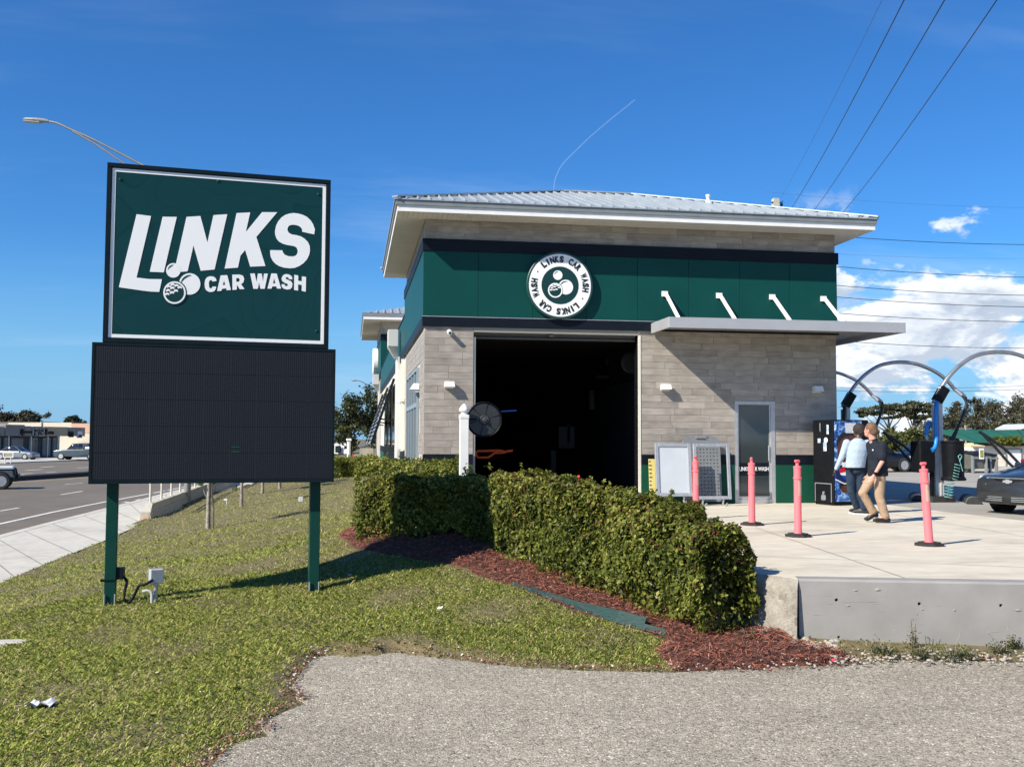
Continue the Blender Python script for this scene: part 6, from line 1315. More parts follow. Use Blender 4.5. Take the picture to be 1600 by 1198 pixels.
    for y0,y1,z0,z1 in ((.14,.21,1.55,1.76),(.22,.33,1.18,1.38)): s2.cbox(-.004,-.001,y0,y1,z0,z1,.001,T)
    s2.cbox(-.004,-.001,.42,.52,1.36,1.46,.001,T); s2.build('sticker', mat('sticker_print',(0.65,0.70,0.75),(0.10,0.25,0.45),.4,scale=14), root)
    c = MB().lathe([(.062,0),(.062,.003),(0,.003)],20,T @ Matrix.Translation((-.001,.24,1.42)) @ Matrix.Rotation(-math.pi/2,4,'Y')); c.build('round_sticker', MT['signwhite'], root)
vending()
# ---------------------------------------------------------------- people
def fuse(mb, name, m, parent, voxel=.012, smooth=6):
    me = mb.mesh('fuse'); bm = bmesh.new(); bm.from_mesh(me); bmesh.ops.recalc_face_normals(bm, faces=bm.faces); bm.to_mesh(me); bm.free()
    ob = bpy.data.objects.new('fuse', me); COL.objects.link(ob)
    r = ob.modifiers.new('r','REMESH'); r.mode = 'VOXEL'; r.voxel_size = voxel
    s = ob.modifiers.new('s','SMOOTH'); s.iterations = smooth; s.factor = .5
    dg = bpy.context.evaluated_depsgraph_get(); out = bpy.data.meshes.new_from_object(ob.evaluated_get(dg)); bpy.data.objects.remove(ob); out.materials.clear()
    return link(name, out, m, parent, smooth='all', fix=False)
def ell_tube(mb, rings, n=18):
    """rings [(cx,cy,cz,rx,ry)] horizontal ellipses"""
    o = len(mb.v)
    for cx,cy,cz,rx,ry in rings:
        for k in range(n): t = 2*math.pi*k/n; mb.v.append((cx+rx*math.cos(t),cy+ry*math.sin(t),cz))
    for i in range(len(rings)-1):
        for k in range(n): k2 = (k+1)%n; mb.f.append((o+i*n+k,o+i*n+k2,o+(i+1)*n+k2,o+(i+1)*n+k))
    mb.f.append(tuple(o+k for k in range(n))[::-1]); mb.f.append(tuple(o+(len(rings)-1)*n+k for k in range(n)))
def limb(mb, pts, rs, n=12):
    mb.tube(pts, rs, n)
    for p, r in zip(pts, rs): mb.ball(p, r, 12, 8)
def hand(mb, w, d, curl, thumb):
    """palm and five bent fingers; w wrist, d direction down the hand, curl direction the fingers close to, thumb side"""
    w = Vector(w); d = Vector(d).normalized(); c = Vector(curl).normalized(); t = Vector(thumb).normalized()
    p = w+d*.045
    for k in (-1.5,-.5,.5,1.5):
        ln = (.075,.085,.08,.062)[int(k+1.5)]; a = w+d*.078+t*(-k*.019); b = a+d*ln*.5+c*.010; e = b+d*ln*.35+c*.032
        limb(mb,[w+d*.02+t*(-k*.012),a],[.017,.013],8); limb(mb,[a,b,e],[.0105,.0095,.008],8)
    limb(mb,[w+d*.02+t*.02, w+d*.05+t*.048+c*.008, w+d*.085+t*.05+c*.022],[.015,.012,.009],8)
    limb(mb,[w,p],[.026,.026],10)
def person(name, label, px, py, D, J, mats, hairf):
    o = onZ(px,py,0.0) if D is None else atD(px,py,D); o[2] = 0
    root = thing('person', o, label, 'person', 'people walking past the vending machine', rz=-YAW)
    T = root.matrix_basis
    f = J['face']; fv = Vector((math.cos(f),math.sin(f),0)); sv = Vector((-fv.y,fv.x,0))
    hd = Vector(J['head']); b = MB()
    b.ball(hd+Vector((0,0,.02)), .098, 18, 14, (.95,.95,1.12)); b.ball(hd+fv*.045-Vector((0,0,.055)), .062, 14, 10, (1,1,1.0)); b.ball(hd+fv*.105-Vector((0,0,.012)), .016, 8, 6, (1,1,1.5)); b.ball(hd+fv*.085-Vector((0,0,.06)), .024, 8, 6, (1,1,.6))
    for s in (-1,1): b.ball(hd+sv*.092*s-fv*.01, .022, 8, 8, (.7,.7,1.5)); b.ball(hd+fv*.085+sv*.034*s+Vector((0,0,.012)), .012, 8, 6)
    limb(b,[hd-Vector((0,0,.06))-fv*.02, J['neck']],[.056,.066])
    ell_tube(b, [(*J['chest'][:2],J['neck'][2]-.04,.09*J['k'][0],.07),(*J['chest'],.15*J['k'][0],.10*J['k'][1]),(*J['waist'],.135*J['k'][0],.10*J['k'][1]),(*J['hip'],.145*J['k'][0],.11*J['k'][1])])
    for s in ('L','R'):
        sh, el, wr = J['arm'+s]; limb(b,[sh,el],[.048,.038]); limb(b,[el,wr],[.038,.026]); dd = Vector(wr)-Vector(el); hand(b, wr, dd, J['curl'], J['thumb'+s])
        hp, kn, an, to = J['leg'+s]; limb(b,[hp,kn,an],[.075,.052,.036]); limb(b,[an,to],[.036,.03])
    body = fuse(b,'body',mats['skin'],None,.009,4); body.matrix_basis = T.copy(); setparent(body,root)
    def child(mb, nm, m, vox=.012, sm=6): o2 = fuse(mb,nm,m,None,vox,sm); o2.matrix_basis = T.copy(); setparent(o2,root); return o2
    h = MB(); hairf(h, hd, fv, sv); child(h,'hair',mats['hair'],.010,3)
    s = MB(); w0 = J['shirt_rings']; ell_tube(s, w0, 22)
    for sd in ('L','R'):
        sh, el, wr = [Vector(p) for p in J['arm'+sd]]
        if J['long']: limb(s,[sh,el],[.074,.060]); limb(s,[el,wr+(el-wr)*.06],[.058,.042])
        else: limb(s,[sh,sh+(el-sh)*.35,sh+(el-sh)*.72],[.078,.078,.082])
    child(s,'shirt',mats['shirt'])
    t = MB(); hip = Vector(J['hip']); ell_tube(t,[(hip.x,hip.y,hip.z+.10,.15*J['k'][0],.115*J['k'][1]),(hip.x,hip.y,hip.z,.165*J['k'][0],.13*J['k'][1]),(hip.x,hip.y,hip.z-.09,.14*J['k'][0],.12*J['k'][1])],20)
    for sd in ('L','R'):
        hp, kn, an, to = [Vector(p) for p in J['leg'+sd]]; limb(t,[hp,kn,an+(kn-an)*.03],[.105,.080,.072],14); t.ball(an+Vector((0,0,.015)),.078,12,8,(1,1,.55))
    child(t,'trousers',mats['trousers'])
    for sd in ('L','R'):
        hp, kn, an, to = [Vector(p) for p in J['leg'+sd]]; q = MB(); dv = (to-an); dv.z = 0; dv.normalize()
        heel = an-dv*.05; heel.z = an.z-.055; limb(q,[heel,an-Vector((0,0,.045)),to],[.045,.052,.040],12); q.ball(to+dv*.02,.040,12,8,(1.15,1,.8)); limb(q,[an-Vector((0,0,.04)),an],[.05,.047]); child(q,'shoe',mats['shoe'],.010,3)
    return root, T, child
def hair_short(h, hd, fv, sv):
    h.ball(hd-fv*.020+Vector((0,0,.040)), .106, 18, 14, (.98,.98,1.04)); h.ball(hd-fv*.055-Vector((0,0,.01)), .078, 14, 10, (1,1,1.1))
def hair_full(h, hd, fv, sv):
    h.ball(hd-fv*.015+Vector((0,0,.035)), .118, 18, 14, (1.02,1.02,.98)); h.ball(hd-fv*.055-Vector((0,0,.01)), .09, 14, 10)
def cloth(name, c1, c2, s=6): return mat(name, c1, c2, .85, scale=s, bump=.55, bscale=13, bdist=.03, spec=.2)
PI = math.pi
k = .01058
J1 = dict(face=PI*.74, head=(-.095,0,1.585), neck=(-.055,0,1.40), chest=(-.005,0,1.20), waist=(0,0,.98), hip=(.0,0,.86), k=(.80,1.25), curl=(-1,.3,0), long=False,
    armL=((.045,-.185,1.335),(.005,-.245,1.05),(-.135,-.235,.815)), armR=((-.035,.185,1.335),(.03,.245,1.06),(-.06,.23,.82)), thumbL=(-.9,.4,.1), thumbR=(-.9,-.4,.1),
    legL=((.02,-.09,.82),(.005,-.10,.45),(.10,-.10,.105),(-.055,-.105,.048)), legR=((-.02,.09,.82),(-.215,.09,.50),(-.035,.10,.175),(-.135,.10,.055)),
    shirt_rings=[(.02,0,.80,.165,.205),(.02,0,.88,.165,.20),(.015,0,1.02,.155,.19),(.015,0,1.20,.160,.205),(.01,0,1.32,.125,.20),(-.02,0,1.385,.075,.12),(-.05,0,1.425,.062,.072)])
skin1 = mat('skin_fair', (0.56,0.27,0.20), (0.62,0.33,0.25), .55, scale=14); skin2 = mat('skin_dark', (0.075,0.040,0.025), (0.095,0.05,0.032), .5, scale=10)
m1 = dict(skin=skin1, hair=mat('hair_ginger',(0.12,0.062,0.032),(0.19,0.105,0.055),.7,scale=40,bump=.4,bscale=90), shirt=cloth('navy_polo',(0.010,0.014,0.022),(0.018,0.023,0.034)), trousers=cloth('khaki',(0.34,0.235,0.155),(0.41,0.29,0.195)), shoe=mat('black_shoe',(0.012,0.012,0.013),None,.5))
p1, T1, ch1 = person('person','person in dark polo and khaki trousers walking left, head turned away',1371,816,None,J1,m1,hair_short)
def extra1():
    w = MB(); a = Vector((-.115,-.236,.85)); d = (Vector(J1['armL'][2])-Vector(J1['armL'][1])).normalized(); w.tube([a-d*.022,a+d*.022],.036,14); w.cbox(-.025,.025,-.008,.008,-.022,.022,.004,Matrix.Translation(a+Vector((.0,-.036,0)))); o = w.build('watch',MT['black'],None); o.matrix_basis = T1.copy(); setparent(o,p1)
    c = MB(); c.lathe([(.064,0),(.072,.03),(.066,.034)],18,Matrix.Translation((-.05,0,1.405)) @ Matrix.Rotation(-.25,4,'Y')); o = c.build('collar',m1['shirt'],None,smooth=40); o.matrix_basis = T1.copy(); setparent(o,p1)
    l = MB(); l.add([(.0,-.271,1.145),(.045,-.268,1.160),(.055,-.266,1.172),(.02,-.270,1.152)],[(0,1,2,3)]); l.add([(-.118,-.13,1.24),(-.105,-.15,1.24),(-.105,-.15,1.262),(-.118,-.13,1.262)],[(0,1,2,3)])
    o = l.build('shirt_emblem',MT['signwhite'],None); o.matrix_basis = T1.copy(); setparent(o,p1)
extra1()
J2 = dict(face=PI*.66, head=(-.035,.02,1.60), neck=(-.055,0,1.43), chest=(-.075,0,1.22), waist=(-.10,0,1.0), hip=(-.12,0,.88), k=(1.12,1.05), curl=(.3,1,0), long=True,
    armL=((-.275,.0,1.37),(-.375,.0,1.10),(-.475,.05,.86)), armR=((.125,.02,1.37),(.20,.04,1.10),(.20,.10,.86)), thumbL=(.4,.9,0), thumbR=(-.4,.9,0),
    legL=((-.20,0,.84),(-.185,.06,.44),(-.03,.16,.105),(-.10,.27,.05)), legR=((-.04,0,.84),(-.005,.02,.44),(.03,-.03,.105),(-.115,.05,.05)),
    shirt_rings=[(-.12,0,.86,.185,.135),(-.115,0,.95,.19,.14),(-.10,0,1.08,.195,.145),(-.08,0,1.24,.215,.145),(-.07,0,1.36,.20,.12),(-.06,0,1.43,.10,.085),(-.055,0,1.46,.066,.066)])
m2 = dict(skin=skin2, hair=mat('hair_dark',(0.018,0.014,0.012),(0.035,0.026,0.02),.8,scale=30,bump=.6,bscale=80), shirt=cloth('pale_blue_shirt',(0.33,0.42,0.50),(0.40,0.48,0.56)), trousers=cloth('dark_jeans',(0.018,0.032,0.055),(0.03,0.05,0.08)), shoe=m1['shoe'])
p2, T2, ch2 = person('person','person in pale blue long-sleeved shirt and dark jeans, seen from behind',1347,803,None,J2,m2,hair_full)
def extra2():
    b = MB(); ell_tube(b,[(-.12,0,.855,.192,.145),(-.12,0,.895,.192,.145)],22); o = b.build('belt',MT['black'],None); o.matrix_basis = T2.copy(); setparent(o,p2)
    g = MB().cbox(-.27,-.23,-.15,-.12,.80,.89,.008); o = g.build('belt_pouch',MT['black'],None); o.matrix_basis = T2.copy(); setparent(o,p2)
    g = MB()
    for q in (J2['legR'],J2['legL']): 
        to = Vector(q[3]); an = Vector(q[2]); dv = to-an; dv.z = 0; dv.normalize(); g.beam(an-dv*.08-Vector((0,0,.10)), to+dv*.05-Vector((0,0,.045)), .085,.018)
    o = g.build('shoe_sole',MT['signwhite'],None); o.matrix_basis = T2.copy(); setparent(o,p2)
extra2()

# ---------------------------------------------------------------- vacuum arches
def catmull(P, n=5):
    P = [np.array(p,float) for p in P]; out = []
    for i in range(len(P)-1):
        a = P[max(i-1,0)]; b = P[i]; c = P[i+1]; d = P[min(i+2,len(P)-1)]
        for t in np.linspace(0,1,n,endpoint=False): out.append(.5*((2*b)+(-a+c)*t+(2*a-5*b+4*c-d)*t*t+(-a+3*b-3*c+d)*t**3))
    return out+[P[-1]]
arch_shape = ((1471,605.5),(1482.8,588),(1500,570.5),(1520.8,557),(1541,551.5),(1561.7,550),(1582,552),(1600,557.5),(1622,568),(1640,582),(1656,600))
def vacuum(label, Y, xpost, full):
    base = onY(1470,700,21.68); root = thing('vacuum_station',(xpost,Y,0),label,'vacuum station','vacuum arches in a row')
    dx = xpost-13.66; mv = lambda q, dy=0: np.array([q[0]+dx,Y+dy,q[2]])
    S = lambda a, b: onY(a,b,21.68)
    po = MB()
    for i in range(4): x = xpost-.115+.058*i; po.cbox(x,x+.053,Y-.06+(.012 if i%2 else 0),Y+.06,.10,2.25+.15*i,.006)
    po.build('post', mat('extruded_alu',(0.60,0.61,0.61),(0.52,0.53,0.53),.4,scale=6,metal=.15) if 'extruded_alu' not in bpy.data.materials else bpy.data.materials['extruded_alu'], root)
    ar = MB().tube(catmull([mv(S(1459,629))]+[mv(S(*q)) for q in arch_shape]),.050,12); arch = ar.build('arch', mat('arch_metal',(0.46,0.47,0.47),(0.36,0.37,0.37),.32,scale=6,metal=.75) if 'arch_metal' not in bpy.data.materials else bpy.data.materials['arch_metal'], root, smooth=60)
    a, b = mv(S(1463,627),-.02), mv(S(1475,606),-.02); MB().beam(a,b,.20,.20).build('sleeve', MT['black'], root)
    end = mv(S(1656,600)); ho = mat('hose_black',(0.013,0.013,0.014),(0.022,0.022,0.023),.5,scale=30,bump=.6,bscale=120) if 'hose_black' not in bpy.data.materials else bpy.data.materials['hose_black']
    for off, dy in ((0,-.12),(.24,.12)):
        t = [end,end+[.10+off,dy,-.14],end+[.18+off,dy*1.5,-.34],end+[.10+off,dy*1.6,-.62],end+[-.05+off,dy*1.5,-.95],end+[-.30+off,dy,-1.40],end+[-.62+off,dy*.6,-1.80],end+[-1.2+off*1.3,dy*.3,-2.05],end+[-1.75+off,dy*.2,-1.55],end+[-2.15,dy*.2,-1.15]]
        MB().tube(catmull(t),.034,8).build('hose', ho, root, smooth=60); MB().tube([end+[-.04,0,.03],end+[.05+off*.7,dy*.6,-.07],end+[.10+off,dy,-.15]],.045,8).build('nozzle_joint', MT['steel'], root)
    c = MB().cbox(xpost-.60,xpost-.22,Y-.22,Y+.2,.68,1.42,.03); c.build('canister', MT['black'], root)
    c = MB().lathe([(.26,.0),(.285,.03),(.235,.10),(.245,.86),(.26,.88),(.26,.92),(0,.93)],24,Matrix.Translation((xpost+.22,Y-.25,.50))); c.build('bin', MT['black'], root, smooth=35)
    MB().prism([(xpost-.30+.0,Y-.22),(xpost+.27,Y-.22),(xpost+.33,Y-.05),(xpost+.27,Y+.22),(xpost-.30,Y+.22),(xpost-.36,Y)],0,.13).build('base', MT['rubber'], root)
    MB().box(xpost-.27,xpost-.20,Y-.14,Y-.06,.10,1.3).build('back_post', MT['black'], root)
    bl = ho if not full else mat('blue_hose',(0.016,0.20,0.60),(0.022,0.23,0.64),.4,scale=9) if 'blue_hose' not in bpy.data.materials else bpy.data.materials['blue_hose']
    MB().tube(catmull([mv(S(1460,628),-.1),mv(S(1457.5,640),-.14),mv(S(1456.5,665),-.15),mv(S(1456,688),-.18),mv(S(1452,699),-.22),mv(S(1447,703),-.24)]),.052,10).build('blue_hose', bl, root, smooth=60)
    MB().tube(catmull([mv(S(1455,662),.02),mv(S(1449,664),-.02),mv(S(1446.5,670),-.04),mv(S(1446,680),-.04)]),.05,10).build('blue_hose', bl, root, smooth=60); MB().tube([mv(S(1446,680),-.04),mv(S(1447,697),-.04)],.045,8).build('pipe', MT['steel'], root)
    tl = mat('teal_hose',(0.10,0.42,0.40),(0.3,0.55,0.5),.4,scale=20) if 'teal_hose' not in bpy.data.materials else bpy.data.materials['teal_hose']
    q = [mv(S(1483,735),-.40)]
    for i in range(60):
        t = i/59; a = i*.62; q.append(mv(S(1477-4*t,722+26*t),-.50)+np.array([.07*math.cos(a),.05*math.sin(a),0]))
    for i in range(60): t = i/59; a = i*.62; q.append(mv(S(1472-3*t,750+26*t),-.33)+np.array([.10*math.cos(a),.09*math.sin(a),0]))
    MB().tube(q,.0065,5,cap=False).build('coil_hose', tl, root, smooth='all')
    MB().tube([mv(S(1478,720),-.53),mv(S(1480,716),-.53),mv(S(1482,712),-.53),mv(S(1479,709),-.53),mv(S(1476,712),-.53),mv(S(1478,717),-.53),mv(S(1483,735),-.53)],.009,5,cap=False).build('air_line', tl, root, smooth='all')
    return root
vacuum('nearest grey vacuum station with a blue hose, its arch leaving the right edge', 21.68, 13.66, True)
vacuum('second vacuum station behind the vending machine with its arch over the black bins', 25.0, 13.08, False)
vacuum('third vacuum station mostly behind the building, arch over the walking people', 28.8, 12.75, False)
vacuum('farthest vacuum station, only its hose ends showing at the building edge', 32.6, 12.10, False)
for (x,y,lb) in ((13.19,21.73,'black rubber wheel stop left of the nearest vacuum base'),(13.95,20.75,'black rubber wheel stop right of the nearest vacuum base')):
    t = MB(); n = 8; P = [(-.95,0),(.95,0)]
    prof = [(.165*math.cos(a),.15*math.sin(a)) for a in np.linspace(0,PI,9)]
    o = thing('wheel_stop',(x,y,0),lb,'wheel stop','wheel stops by the vacuums',rz=R_(62)); t.extr([(-.0,p[0],p[1]) for p in prof],(1.8,0,0)); s = t.build('stop_body',MT['rubber'],None); s.parent = o
    st = MB()
    for xx in (.15,.9,1.65): st.extr([(xx,p[0]*1.015,p[1]*1.015+.001) for p in prof],(.10,0,0))
    s2 = st.build('stripe',MT['gutter'],None); s2.parent = o
# ---------------------------------------------------------------- vehicles
def loft_body(mb, st, nround=4):
    """stations (x, halfwidth, zb, zt, crown, tuck): closed loft along the length"""
    o = len(mb.v); rows = []
    for x,w,zb,zt,cr,tk in st:
        hgt = zt-zb
        half = [(0,zb),(w*.80,zb),(w*.95,zb+.05*hgt),(w*.995,zb+.22*hgt),(w,zb+.45*hgt),(w*(1-tk*.35),zb+.72*hgt),(w*(1-tk*.8),zb+.90*hgt),(w*(1-tk*1.3),zb+.975*hgt),(w*(1-tk*2.2),zt+cr*.35),(0,zt+cr)]
        ring = [(x,y,z) for y,z in half]+[(x,-y,z) for y,z in half[-2:0:-1]]
        rows.append(ring); mb.v.extend(ring)
    n = len(rows[0])
    for i in range(len(rows)-1):
        for k in range(n): k2 = (k+1)%n; mb.f.append((o+i*n+k,o+i*n+k2,o+(i+1)*n+k2,o+(i+1)*n+k))
    mb.f.append(tuple(o+k for k in range(n))[::-1]); mb.f.append(tuple(o+(len(rows)-1)*n+k for k in range(n)))
    return mb
def sub(o, root): o.parent = root; return o
def wheel_pair(root, x, w, r, rimm, wd=.21):
    for s in (-1,1):
        T = Matrix.Translation((x,s*(w-wd/2+.012),r)) @ Matrix.Rotation(-s*PI/2,4,'X')
        t = MB().lathe([(r*.62,-wd/2),(r*.93,-wd/2),(r,-wd/2+.03),(r,wd/2-.03),(r*.93,wd/2),(r*.66,wd/2),(r*.62,wd/2-.03)],28,T).build('wheel',MT['rubber'],None,smooth=35,fix=True); t.parent = root
        rm = MB().lathe([(r*.65,wd/2-.012),(r*.60,wd/2-.015),(r*.57,wd/2-.03)],24,T).lathe([(r*.12,wd/2-.05),(r*.10,wd/2-.01),(0,wd/2-.008)],16,T); sub(MB().lathe([(r*.58,wd/2-.052),(0,wd/2-.052)],20,T).build('brake_disc',MT['black'],None),t)
        for k in range(5): 
            a = 2*PI*k/5; d = Vector((math.cos(a),math.sin(a),0)); rm.beam(T @ (d*r*.08+Vector((0,0,wd/2-.022))), T @ (d*r*.6+Vector((0,0,wd/2-.028))), r*.17, .03, up=T.to_3x3() @ Vector((0,0,1)))
        o = rm.build('rim',rimm,None); o.parent = t
        b = MB().lathe([(r*1.10,-wd/2),(r*1.10,wd/2-.035),(0,wd/2-.034)],24,T).build('wheel_well',MT['black'],None); b.parent = root
def paint(name, c, metal=.3): return mat(name, c, [a*.9 for a in c], .28, scale=2, metal=metal, coat=.3)
def sedan(label, loc, rz, col, L=4.55, W=.86, glass_dark=True, group=None, name='parked_car', suv=False):
    pm = paint(name+'_paint_%d' % len(bpy.data.materials), col); root = thing(name, loc, label, 'car' if not suv else 'suv', group, rz); h = L/2
    hood = .92 if suv else .86; deck = 1.0 if suv else .92
    b = MB(); loft_body(b, [(h,W*.70,.30,.60,.02,.05),(h-.06,W*.88,.22,.68,.02,.05),(h-.30,W*.97,.20,.74,.03,.05),(h-.75,W*.995,.20,hood-.05,.04,.06),(h-1.35,W,.20,hood+.04,.04,.06),(h-1.9,W,.20,hood+.06,.03,.05),(-h+1.3,W,.20,deck,.02,.05),(-h+.6,W*.99,.22,deck-.01,.03,.06),(-h+.15,W*.95,.26,deck-.06,.03,.06),(-h,W*.80,.34,deck-.22,.02,.05)])
    sub(b.build('body',pm,None,smooth=38,fix=True),root)
    top = 1.72 if suv else 1.44; c = MB(); zt = hood+.03
    rear = -h+.12 if suv else -h+.62
    loft_body(c, [(h-1.25,W*.84,zt-.06,zt+.01,.01,.04),(h-1.75,W*.83,zt-.06,zt+(top-zt)*.62,.01,.10),(h-2.15,W*.82,zt-.06,top-.03,.02,.13),(h-2.7,W*.82,zt-.06,top,.02,.14),(rear+1.0 if not suv else rear+.5,W*.81,zt-.06,top-.03,.02,.14),(rear+.45 if not suv else rear+.25,W*.80,zt-.06,zt+(top-zt)*.62,.01,.10),(rear,W*.80,zt-.06,zt,.01,.04)])
    cab = sub(c.build('cabin_glass',MT['carglass'],None,smooth=38,fix=True),root)
    r = MB(); loft_body(r, [(h-2.12,W*.70,top-.02,top+.004,.016,.04),(h-2.7,W*.72,top-.005,top+.008,.02,.04),((rear+1.0) if not suv else rear+.5,W*.70,top-.035,top-.015,.02,.04)]); sub(r.build('roof',pm,None,smooth=38,fix=True),root)
    pl = MB()
    for s in (-1,1):
        y = s*W*.805; pl.beam((h-1.30,s*W*.83,zt+.0),(h-2.14,s*W*.715,top-.01),.06,.05); pl.beam((h-2.75,s*W*.84,zt-.02),(h-2.75,s*W*.72,top),.07,.04); pl.beam((rear+.08,s*W*.80,zt),((rear+.98) if not suv else rear+.48,s*W*.70,top-.03),.09,.05)
        pl.beam((h-1.55,s*(W+.09),zt+.05),(h-1.55,s*(W-.02),zt+.02),.10,.10)
    sub(pl.build('pillar',pm,None),root)
    rimm = MT['alu']; wheel_pair(root,h-.86,W,.325 if not suv else .36,rimm); wheel_pair(root,-h+.92,W,.325 if not suv else .36,rimm)
    hl = MB()
    for s in (-1,1): hl.hexa([(h-.30,s*W*.54,.58),(h+.012,s*W*.56,.58),(h-.22,s*W*.985,.61),(h-.50,s*W*.985,.62),(h-.40,s*W*.54,.70),(h-.07,s*W*.56,.70),(h-.30,s*W*.975,.735),(h-.62,s*W*.985,.75)])
    sub(hl.build('headlight',mat('headlight_glass_%d'%len(bpy.data.materials),(0.55,0.57,0.58),None,.12,spec=.8),None,fix=True),root)
    tlm = MB()
    for s in (-1,1): tlm.cbox(-h+.0,-h+.16,min(s*W*.55,s*W*.9),max(s*W*.55,s*W*.9),deck-.22,deck-.07,.02)
    sub(tlm.build('tail_light',mat('tail_red_%d'%len(bpy.data.materials),(0.30,0.012,0.012),None,.25),None),root)
    return root, pm, h
def near_car():
    s, c = math.sin(R_(63)), math.cos(R_(63)); r = np.array([CR[0][0],CR[0][1]]); r /= np.linalg.norm(r); f = np.array([-r[1],r[0]]); hd = -s*r-c*f; fc = 9.60*r+19.4*f; L = 4.5; W = .86
    cen = fc-hd*(L/2+.0); root, pm, h = sedan('dark grey sedan with a cross-shaped grille emblem, nose in view at the right edge',(cen[0],cen[1],-.012),math.atan2(hd[1],hd[0]),(0.030,0.034,0.040),L,W)
    # front end: bumper skin, grilles, emblem, plate recess
    b = MB(); n = 14
    def nose(z, xo, wv): return [(h-.02+xo-(.24*(abs(t)**2.6)),t*wv,z) for t in np.linspace(-1,1,n+1)]
    rows = [nose(.20,-.05,.80),nose(.24,.02,.83),nose(.34,.055,.855),nose(.48,.055,.86),nose(.545,.03,.855),nose(.555,-.03,.84)]
    for rw in rows: b.v.extend(rw)
    for i in range(len(rows)-1):
        for q in range(n): b.f.append((i*(n+1)+q,i*(n+1)+q+1,(i+1)*(n+1)+q+1,(i+1)*(n+1)+q))
    sub(b.build('bumper',paint('bumper_dark',(0.035,0.038,0.043)),None,smooth=50,fix=True),root)
    g = MB()
    for z in (.585,.625,.675,.705): g.tube([(h-.055-(.24*(abs(t)**2.6)),t*.80,z) for t in np.linspace(-.68,.68,9)],.011,6)
    for z in (.27,.305,.34): 
        for a0,a1 in ((-.62,-.12),(.12,.62),(-.9,-.7),(.7,.9)): g.tube([(h+.045-(.24*(abs(t)**2.6)),t*.83,z) for t in np.linspace(a0,a1,5)],.010,6)
    sub(g.build('grille_slat',MT['gutter'],None),root)
    k = MB(); k.tube([(h-.075-(.24*(abs(t)**2.6)),t*.80,.645) for t in np.linspace(-.66,.66,9)],.065,8); sub(k.build('grille_back',MT['black'],None),root)
    P = [(-.10,-.022),(-.035,-.022),(-.025,-.04),(.055,-.04),(.045,-.022),(.10,-.022),(.115,.022),(.05,.022),(.04,.04),(-.04,.04),(-.03,.022),(-.085,.022)]
    e = MB().extr([(h+.012,y,.648+z) for y,z in P],(.016,0,0)); sub(e.build('emblem',MT['alu'],None),root)
    hb = MB()
    for sgn in (-1,1): hb.tube([(h-.55,sgn*.52,.80),(h-1.2,sgn*.60,.905)],.012,6)
    sub(hb.build('bonnet_crease',pm,None),root)
near_car()
def far_cars():
    p = onZ(1400,737,-.01); sedan('black parked sedan with a silver alloy wheel behind the walking people',(p[0]-1.35,p[1]+.2,-.012),R_(8),(0.010,0.011,0.013),group='cars parked at the back of the lot')
    p = onZ(1470,737,-.01); sedan('dark parked car with its windscreen showing beside the black vacuum canister',(p[0]+.6,p[1]+2.2,-.012),R_(8)+PI,(0.012,0.014,0.017),group='cars parked at the back of the lot')
    p = onZ(1330,737,-.01); sedan('dark parked car mostly behind the pale blue shirt',(p[0]-3.0,p[1]+2.2,-.012),R_(8),(0.02,0.022,0.025),group='cars parked at the back of the lot')
    # open tailgate suv at the right edge
    q = atD(1668,735,27.0); root, pm, h = sedan('black suv with its pale tailgate raised, cut by the right edge',(q[0]+2.0,q[1]+.55,-.012),R_(-9),(0.012,0.013,0.016),4.6,.92,name='parked_suv',suv=True)
    t = MB(); hx = -h+.25
    pts = [(-.0,0),(-.35,.06),(-.75,.05),(-1.02,-.03)]
    for (a,b) in zip(pts[:-1],pts[1:]): t.hexa([(hx+a[0],-.74,1.78+a[1]),(hx+a[0],.74,1.78+a[1]),(hx+b[0],.70,1.78+b[1]),(hx+b[0],-.70,1.78+b[1]),(hx+a[0],-.74,1.86+a[1]),(hx+a[0],.74,1.86+a[1]),(hx+b[0],.70,1.82+b[1]),(hx+b[0],-.70,1.82+b[1])])
    sub(t.build('raised_tailgate',mat('tailgate_pale',(0.60,0.62,0.64),None,.3),None,fix=True),root)
    s = MB()
    for y in (-.66,.66): s.tube([(hx-.45,y,1.80),(hx-.02,y,1.35)],.015,6)
    sub(s.build('gas_strut',MT['steel'],None),root)
    # across the road
    ZR = -1.15
    D = 112; p = atD(26,718,D); sedan('silver grey sedan parked in front of the shops across the road',(p[0],p[1],-1.03),R_(-14),(0.22,0.24,0.26),4.6,.88,group='vehicles parked by the shops')
    pickup('pale blue-grey pickup truck parked in front of the last shop', atD(125,716,112), R_(168))
    jeep('white open off-road car on the road, cut by the left edge', onZ(-48,764,ZR))
